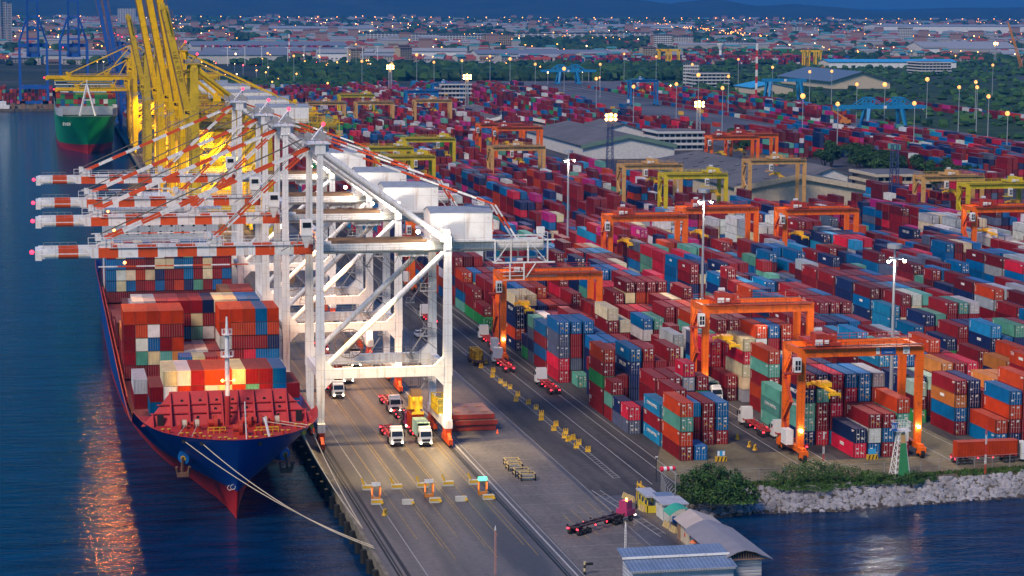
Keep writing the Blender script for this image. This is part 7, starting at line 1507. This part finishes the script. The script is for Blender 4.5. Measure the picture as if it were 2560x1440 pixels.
# woods and scrub as masses
def woods(name, lb, spots, seed, mats=(2, 2, 0), seg=7, rr=5):
    mb = MB(); rgx = random.Random(seed)
    for x, y, r_, sz in spots: mb.use(LEAFM[rgx.choice(mats)]); mb.ball((x, y, r_ * sz * .55), r_, seg, rr, sz, .33, rgx)
    tag(part(name, mb), lb, 'trees', kind='stuff')
rgx = random.Random(77); sp = []
for _ in range(5200):
    y = rgx.uniform(1080, 2900); x = rgx.uniform(598, 1500)
    if y < 1500 and x > 900: pass
    if x > .50 * y + 40 or 760 < x < 850 and 2060 < y < 2290 or 1070 < x < 1340 and 2090 < y < 2330: continue
    if mnoise.noise(Vector((x / 60, y / 90, 0))) < -.05 and rgx.random() < .75: continue
    sp.append((x, y, rgx.uniform(2.0, 5.0), rgx.uniform(.5, .9)))
woods('scrub_bushes', 'dark green scrub covering the open land right of the rail terminal', sp, 1, (2, 0, 0, 1), 6, 4)
sp = []; 
for _ in range(1500): y = rgx.uniform(2330, 2720); x = rgx.uniform(.10 * y, .30 * y); sp.append((x, y, rgx.uniform(5, 9), rgx.uniform(.7, 1.1)))
for _ in range(500): y = rgx.uniform(2050, 2250); x = rgx.uniform(60, 330); sp.append((x, y, rgx.uniform(4, 7), rgx.uniform(.7, 1.1)))
for _ in range(12000):
    y = 2900 + 7600 * rgx.random() ** 1.25; x = rgx.uniform(-.03, .52) * y
    if mnoise.noise(Vector((x / 420, y / 700, 5))) + .10 < rgx.uniform(-.25, .45): continue
    r_ = rgx.uniform(4.5, 10) * (1 + (y - 2900) / 12000); sp.append((x, y, r_, rgx.uniform(.5, .8)))
woods('distant_woodland', 'dark woodland between the yard and the town', sp, 2, (2, 2, 0), 6, 4)
# houses
def hmesh(a, b2, he, hr, wm, rm, storeys=1):
    w_ = MB().use(wm).box(-a / 2, a / 2, -b2 / 2, b2 / 2, 0, he); w_.face([(-a / 2, -b2 / 2, he), (-a / 2, b2 / 2, he), (-a / 2, 0, hr)]); w_.face([(a / 2, -b2 / 2, he), (a / 2, b2 / 2, he), (a / 2, 0, hr)])
    w_.use(GLASS)
    for s in range(storeys):
        for i in range(max(2, int(a / 4))): x = -a / 2 + a * (i + .3) / max(2, int(a / 4)); w_.box(x, x + 1.6, -b2 / 2 - .05, -b2 / 2, s * 3.2 + 1, s * 3.2 + 2.4)
    f = MB().use(rm)
    for s in (-1, 1): f._hexa([(-a / 2 - .6, s * (b2 / 2 + .8), he - .4), (a / 2 + .6, s * (b2 / 2 + .8), he - .4), (a / 2 + .6, 0, hr), (-a / 2 - .6, 0, hr), (-a / 2 - .6, s * (b2 / 2 + .8), he), (a / 2 + .6, s * (b2 / 2 + .8), he), (a / 2 + .6, 0, hr + .4), (-a / 2 - .6, 0, hr + .4)])
    return w_.mesh('wall'), f.mesh('roof')
HW = mat('house_white', (.40, .39, .38), .85); HC_ = mat('house_cream', (.38, .31, .22), .85); HPK = mat('house_pink', (.34, .22, .19), .85); RR_ = mat('roof_red_tile', (.30, .055, .04), .8); RB_ = mat('roof_brown', (.16, .09, .07), .8); RGY = mat('roof_pale_metal', (.30, .32, .36), .6); RTE = mat('roof_teal', (.06, .26, .30), .6)
HT = [(hmesh(13, 10, 6.4, 9.5, HW, RR_, 2), 'white house with a red tiled roof in the distant town'), (hmesh(16, 11, 3.6, 6.5, HC_, RB_), 'cream house with a brown roof in the distant town'), (hmesh(26, 14, 7, 9.5, HW, RGY, 2), 'white workshop with a pale metal roof in the distant town'), (hmesh(12, 10, 6.4, 9, HPK, RR_, 2), 'pink house with a red roof in the distant town'),
      (hmesh(44, 18, 11, 13, HW, RGY, 3), 'long white block of flats in the distant town'), (hmesh(60, 30, 8, 11, HW, RGY), 'big pale shed in the distant town'), (hmesh(14, 12, 9.6, 12, HW, RTE, 3), 'white house with a teal roof in the distant town'), (hmesh(20, 14, 19, 20, HC_, RB_, 6), 'tall cream apartment block in the distant town')]
sites = []; rgx = random.Random(99)
for _ in range(5200):
    y = 2950 + 7400 * rgx.random() ** 1.15; x = rgx.uniform(-.03, .5) * y
    if x < 49 and y < 2000: continue
    if mnoise.noise(Vector((x / 420, y / 700, 5))) > rgx.uniform(-.1, .4): continue
    sites.append((y, x, rgx.choices(range(8), (26, 18, 6, 14, 2.5, .8, 8, 2))[0], rgx.uniform(-.5, .5)))
sites.sort()
for i, (y, x, k, rz) in enumerate(sites[:250]):
    (wm_, rm_), lb = HT[k]; o = link('house', wm_, None, (x, y, 0), rz); tag(o, lb, 'building', lb + ' group'); o['group'] = lb + 's' if False else 'town buildings: ' + lb; link('roof', rm_, o)
mb = MB(); 
for (y, x, k, rz) in sites[250:]:
    a, b2, h, rm = ((11, 9, 7, RR_), (16, 11, 5, RB_), (28, 14, 8, RGY), (12, 10, 7, RR_), (44, 18, 12, RGY), (52, 24, 8, RGY), (14, 12, 10, RTE), (20, 14, 20, RB_))[k]; g = 1.1
    mb.use((HW, HC_, HW, HPK)[k % 4]); mb.box(x - a / 2 * g, x + a / 2 * g, y - b2 / 2, y + b2 / 2, 0, h); mb.use(rm); mb._hexa([(x - a/2*g - .5, y - b2/2 - .5, h), (x + a/2*g + .5, y - b2/2 - .5, h), (x + a/2*g + .5, y + b2/2 + .5, h), (x - a/2*g - .5, y + b2/2 + .5, h), (x - a/2*g, y - .5, h + 2.5), (x + a/2*g, y - .5, h + 2.5), (x + a/2*g, y + .5, h + 2.5), (x - a/2*g, y + .5, h + 2.5)])
tag(part('distant_town', mb), 'the countless small far houses of the town spreading to the hills', 'buildings', kind='stuff')
# named large far buildings
LW = mat('shed_white_wall', (.55, .54, .52), .8); GBL = mat('roof_grey_blue', (.17, .20, .27), .7)
def farshed(px_, lb, wd, dp, h, rm=GBL, wm=LW, hr=None, nwin=None, axis='x'):
    x, y = px_; gable('warehouse', lb, x, x + wd, y, y + dp, h, hr or h + 5, wm, rm, axis=axis, group=None, wins=nwin)
farshed((616.7, 3124.5), 'very long white warehouse with a blue grey roof in front of the dark trees', 200, 70, 10, nwin=(24, 3, 2.4)); farshed((431.5, 2710.5), 'long beige flat warehouse among trees, middle of the view', 150, 60, 8, BEIR, CREAM, 9)
farshed((238.5, 3569.5), 'long pale warehouse right behind the yellow booms', 250, 90, 12, GBL, LW, 18); farshed((0.4, 2975.2), 'long grey roofed shed behind the blue end-on cranes', 330, 60, 12, GBL, LW, 16); farshed((239.7, 3322.3), 'second long pale warehouse below the first behind the yellow booms', 210, 40, 9, GBL, CREAM)
farshed((2306.0, 5840.5), 'very long bright white industrial hall far to the right', 760, 150, 22, RGY, WHITE, 26); farshed((1472.6, 3540.7), 'white hall with a shallow arched roof at the right, before the dark trees', 170, 90, 10, RGY, WHITE, 20); farshed((1020.7, 2775.0), 'low white shed with a blue centre roof at the right of the plain', 180, 40, 8, LB, WHITE, 11)
farshed((1663.2, 6518.5), 'long white low factory in the far middle of the plain', 300, 80, 12, RGY, WHITE); farshed((532.4, 5574.4), 'pale factory halls on the plain behind the raised booms', 300, 100, 14, RGY, LW)
for i, (px_, wd, fl) in enumerate((((673.8, 4627.3), 110, 5), ((757.5, 4546.4), 100, 5), ((794.4, 4422.7), 90, 5), ((854.3, 4267.7), 60, 6), ((1054.9, 4901.4), 240, 4), ((1224.1, 5022.9), 180, 4))):
    block('apartment_block', ('white five storey apartment row, leftmost of the pale row in the town', 'white apartment row, second of the pale row in the town', 'white apartment row, third of the pale row in the town', 'cream apartment slab right of the white rows', 'long white four storey block in the middle of the town', 'long pale blue four storey block in the middle of the town')[i], px_[0], px_[0] + wd, px_[1], px_[1] + 18, fl, OFFW if i != 3 else HC_, 3.4, 14, 'apartment block', bands=False)
for i, (px_) in enumerate(((377.3, 3065.3), (425.8, 3125.7), (465.7, 3104.8), (517.2, 3167.3), (560.0, 3167.2))): gable('dormitory', 'white dormitory with a pitched roof, %s of five in a row before the trees' % ('first', 'second', 'third', 'fourth', 'fifth')[i], px_[0], px_[0] + 48, px_[1], px_[1] + 16, 13, 17, WHITE, RGY, None, 'x', 'building', 'row of five white dormitories', (8, 4, 1.4))
for i, (px_, wd, fl, lb) in enumerate((((1080.1, 3826.1), 30, 8, 'pale apartment tower standing in the town right of the middle'), ((1187.0, 4065.2), 34, 6, 'cream building with a stepped top beside the pale tower'), ((1243.8, 3930.1), 40, 4, 'white building left of the water tower'), ((2029.7, 5799.0), 70, 6, 'pale blocks above the orange lit street'), ((1891.4, 4687.6), 30, 9, 'white silo like towers far right'), ((265.8, 7726.0), 60, 16, 'tall pale and green building behind the old yellow boom'))): block('apartment_block', lb, px_[0], px_[0] + wd, px_[1], px_[1] + 16, fl, OFFW, 3.4, 7, 'building', bands=False)
# grey condominium tower at the left edge
x, y = (-71.0, 4207.3); r = empty('tower_block', (x - 6, y, 0)); tag(r, 'tall grey apartment tower at the left edge of the picture', 'tower'); mb = MB().use(mat('tower_grey', (.36, .38, .44), .8))
for i in range(3): mb.box(i * 10, i * 10 + 8.4, (i % 2) * 4, 20, 0, 84 - i * 4)
mb.face([(10, 0, 84), (24, 0, 84), (18, 0, 92)]); part('wall', mb, r); mb = MB().use(GLASS)
for f in range(26):
    for i in range(3): mb.box(i * 10 + 1, i * 10 + 7, (i % 2) * 4 - .12, (i % 2) * 4 - .02, f * 3.1 + 1.2, f * 3.1 + 2.5)
part('window', mb, r)
x, y = (973.2, 3100.9); r = empty('water_tower', (x, y, 0)); tag(r, 'white funnel topped water tower in front of the town', 'water tower'); part('shaft', MB().use(WHITE).tube((0, 0, 0), (0, 0, 16), 2.8, 12, 2.0).tube((0, 0, 16), (0, 0, 24), 2.0, 12, 5.6), r); part('top', MB().use(OFFW).tube((0, 0, 24), (0, 0, 26.5), 5.6, 12, 5.4), r)
x, y = (1230.9, 2635.3); r = empty('lattice_crane', (x, y, 0)); tag(r, 'orange lattice crawler crane boom leaning at the right edge', 'crane'); mb = MB().use(mat('crawler_orange', (.72, .26, .03), .5))
tipv = Vector((-22, 0, 62)); 
for sx, sy in ((-1, -1), (1, -1), (1, 1), (-1, 1)): mb.beam((sx * 1.6, sy * 1.6, 2), tuple(tipv + Vector((sx * .5, sy * .5, 0))), .5)
for i in range(18): t0, t1 = i / 18, (i + 1) / 18; mb.beam(tuple(tipv * t0 + Vector((-1.5 * (1 - t0), -1.5, 2 * (1 - t0)))), tuple(tipv * t1 + Vector((1.5 * (1 - t1), -1.5 * (1 - t1), 0))), .35)
part('boom', mb, r); part('body', MB().use(mat('crawler_orange', (.72, .26, .03), .5)).box(-4, 5, -3, 3, 1, 5).use(TYRE).box(-5, 5, -4, -2.4, 0, 1.4).box(-5, 5, 2.4, 4, 0, 1.4), r)
for i, (px_) in enumerate(((814.5, 2868.6), (825.6, 2868.3), (998.8, 2810.5), (1005.4, 2810.4))):
    r = empty('stacking_crane', (*px_, 0)); tag(r, 'small far yellow stacking gantry, %s of four near the town' % ('first', 'second', 'third', 'fourth')[i], 'crane', 'far yellow stacking gantries'); mb = MB().use(CRY)
    for a in (0, 16):
        for b2 in (0, 8): mb.box(a, a + 1.6, b2, b2 + 1.4, 0, 22)
    mb.box(-2, 19, 0, 1.4, 20, 22.5); mb.box(-2, 19, 8, 9.4, 20, 22.5); part('frame', mb, r)
for i, px_ in enumerate(((934.1, 2584.5), )):
    r = empty('excavator', (*px_, 0)); tag(r, 'small orange excavator at the edge of the scrub', 'excavator'); part('body', MB().use(GB).box(-3, 3, -2, 2, 1, 4).beam((2, 0, 3), (9, 0, 8), .8).beam((9, 0, 8), (12, 0, 3), .7), r)
for i, (px_, lb) in enumerate((((574.1, 1444.2), 'red reach stacker with a raised dark boom under the big blue rail crane'), ((527.2, 1629.3), 'dark reach stacker beside the green boxes on the apron'), ((554.8, 1476.3), 'orange reach stacker left of the big blue rail crane'))):
    r = empty('reach_stacker', (*px_, 0)); tag(r, lb, 'reach stacker'); part('body', MB().use((RTD, CHR, GB)[i]).box(-2, 5, -2, 2, 1, 3.6).box(-1, 2, -1.6, 1.6, 3.6, 5.2), r); part('boom', MB().use(BLK_ if i < 2 else GB).beam((3, 0, 3.6), (-8, 0, 10), 1.1), r); part('tyres', MB().use(TYRE).tube((-1, -2.2, .9), (-1, 2.2, .9), .9, 10).tube((4, -2.2, .8), (4, 2.2, .8), .8, 10), r).name = 'wheel'
# ---- street and road lights of the plain: small far lamps
SL1 = emis('far_sodium', (1, .30, .05), 6); SL2 = emis('far_white', (1, .58, .26), 7); SL3 = emis('far_red', (1, .03, .04), 12)
def lampmesh(h, r_, em): return MB().use(POLE).tube((0, 0, 0), (0, 0, h), .25, 4, cap=False).use(em).ball((0, 0, h), r_, 6, 4).mesh('street_lamp')
rgx = random.Random(5); lamps = []
for k in range(62):   # the highway across the plain
    X = -220 + k * 74; Y = 8300 + X * .10; lamps.append((X, Y, 22, 2.6, 0))
for _ in range(1500):
    y = 1900 + 7600 * rgx.random() ** 1.2; x = rgx.uniform(-.03, .5) * y
    if 598 < x < 1500 and y < 2900 or y < 2900 and x < 60: continue
    cl = mnoise.noise(Vector((x / 300, y / 600, 9)))
    if cl < rgx.uniform(-.2, .35): continue
    lamps.append((x, y, rgx.uniform(8, 14), (.75 + y / 6500) * rgx.uniform(.5, 1.1), rgx.choices((0, 1, 2), (10, 5, .5))[0]))
for _ in range(70): t = rgx.random(); lamps.append((1560 + t * 500 + rgx.uniform(-30, 30), 4700 + t * 2600, 12, 1.5, 0))
LM = {}
for i, (x, y, h, r_, k) in enumerate(lamps[:260]):
    key = (k, round(r_ * 2)); 
    if key not in LM: LM[key] = lampmesh(h, max(.3, key[1] * .36), (SL1, SL2, SL3)[k])
    tag(link('street_lamp', LM[key], None, (x, y, 0)), ('distant orange street lamp on the plain', 'distant pale street lamp on the plain', 'distant red warning lamp on the plain')[k], 'street lamp', ('distant orange street lamps', 'distant pale street lamps', 'distant red lamps')[k])
mb = MB()
for (x, y, h, r_, k) in lamps[260:]: mb.use(POLE).tube((x, y, 0), (x, y, h), .3, 4, cap=False); mb.use((SL1, SL2, SL3)[k]).ball((x, y, h), r_ * .68, 6, 4)
tag(part('distant_lights', mb), 'the scattered small lights of the far town', 'street lights', kind='stuff')
# haze: one closed box round the scene
mb = MB(); m, nt, b = _base('haze_air'); nt.nodes.remove(b); pv = nt.nodes.new('ShaderNodeVolumePrincipled'); pv.inputs['Color'].default_value = (.06, .40, 1.0, 1); pv.inputs['Density'].default_value = HAZE; pv.inputs['Anisotropy'].default_value = .2
nt.links.new(pv.outputs[0], nt.nodes['Material Output'].inputs['Volume']); mb.use(m).box(-9500, 22500, -700, 33000, -8, 330); tag(part('haze', mb), kind='stuff')
m.cycles.volume_sampling = 'DISTANCE' if False else m.cycles.volume_sampling; m.cycles.homogeneous_volume = True if hasattr(m.cycles, 'homogeneous_volume') else None
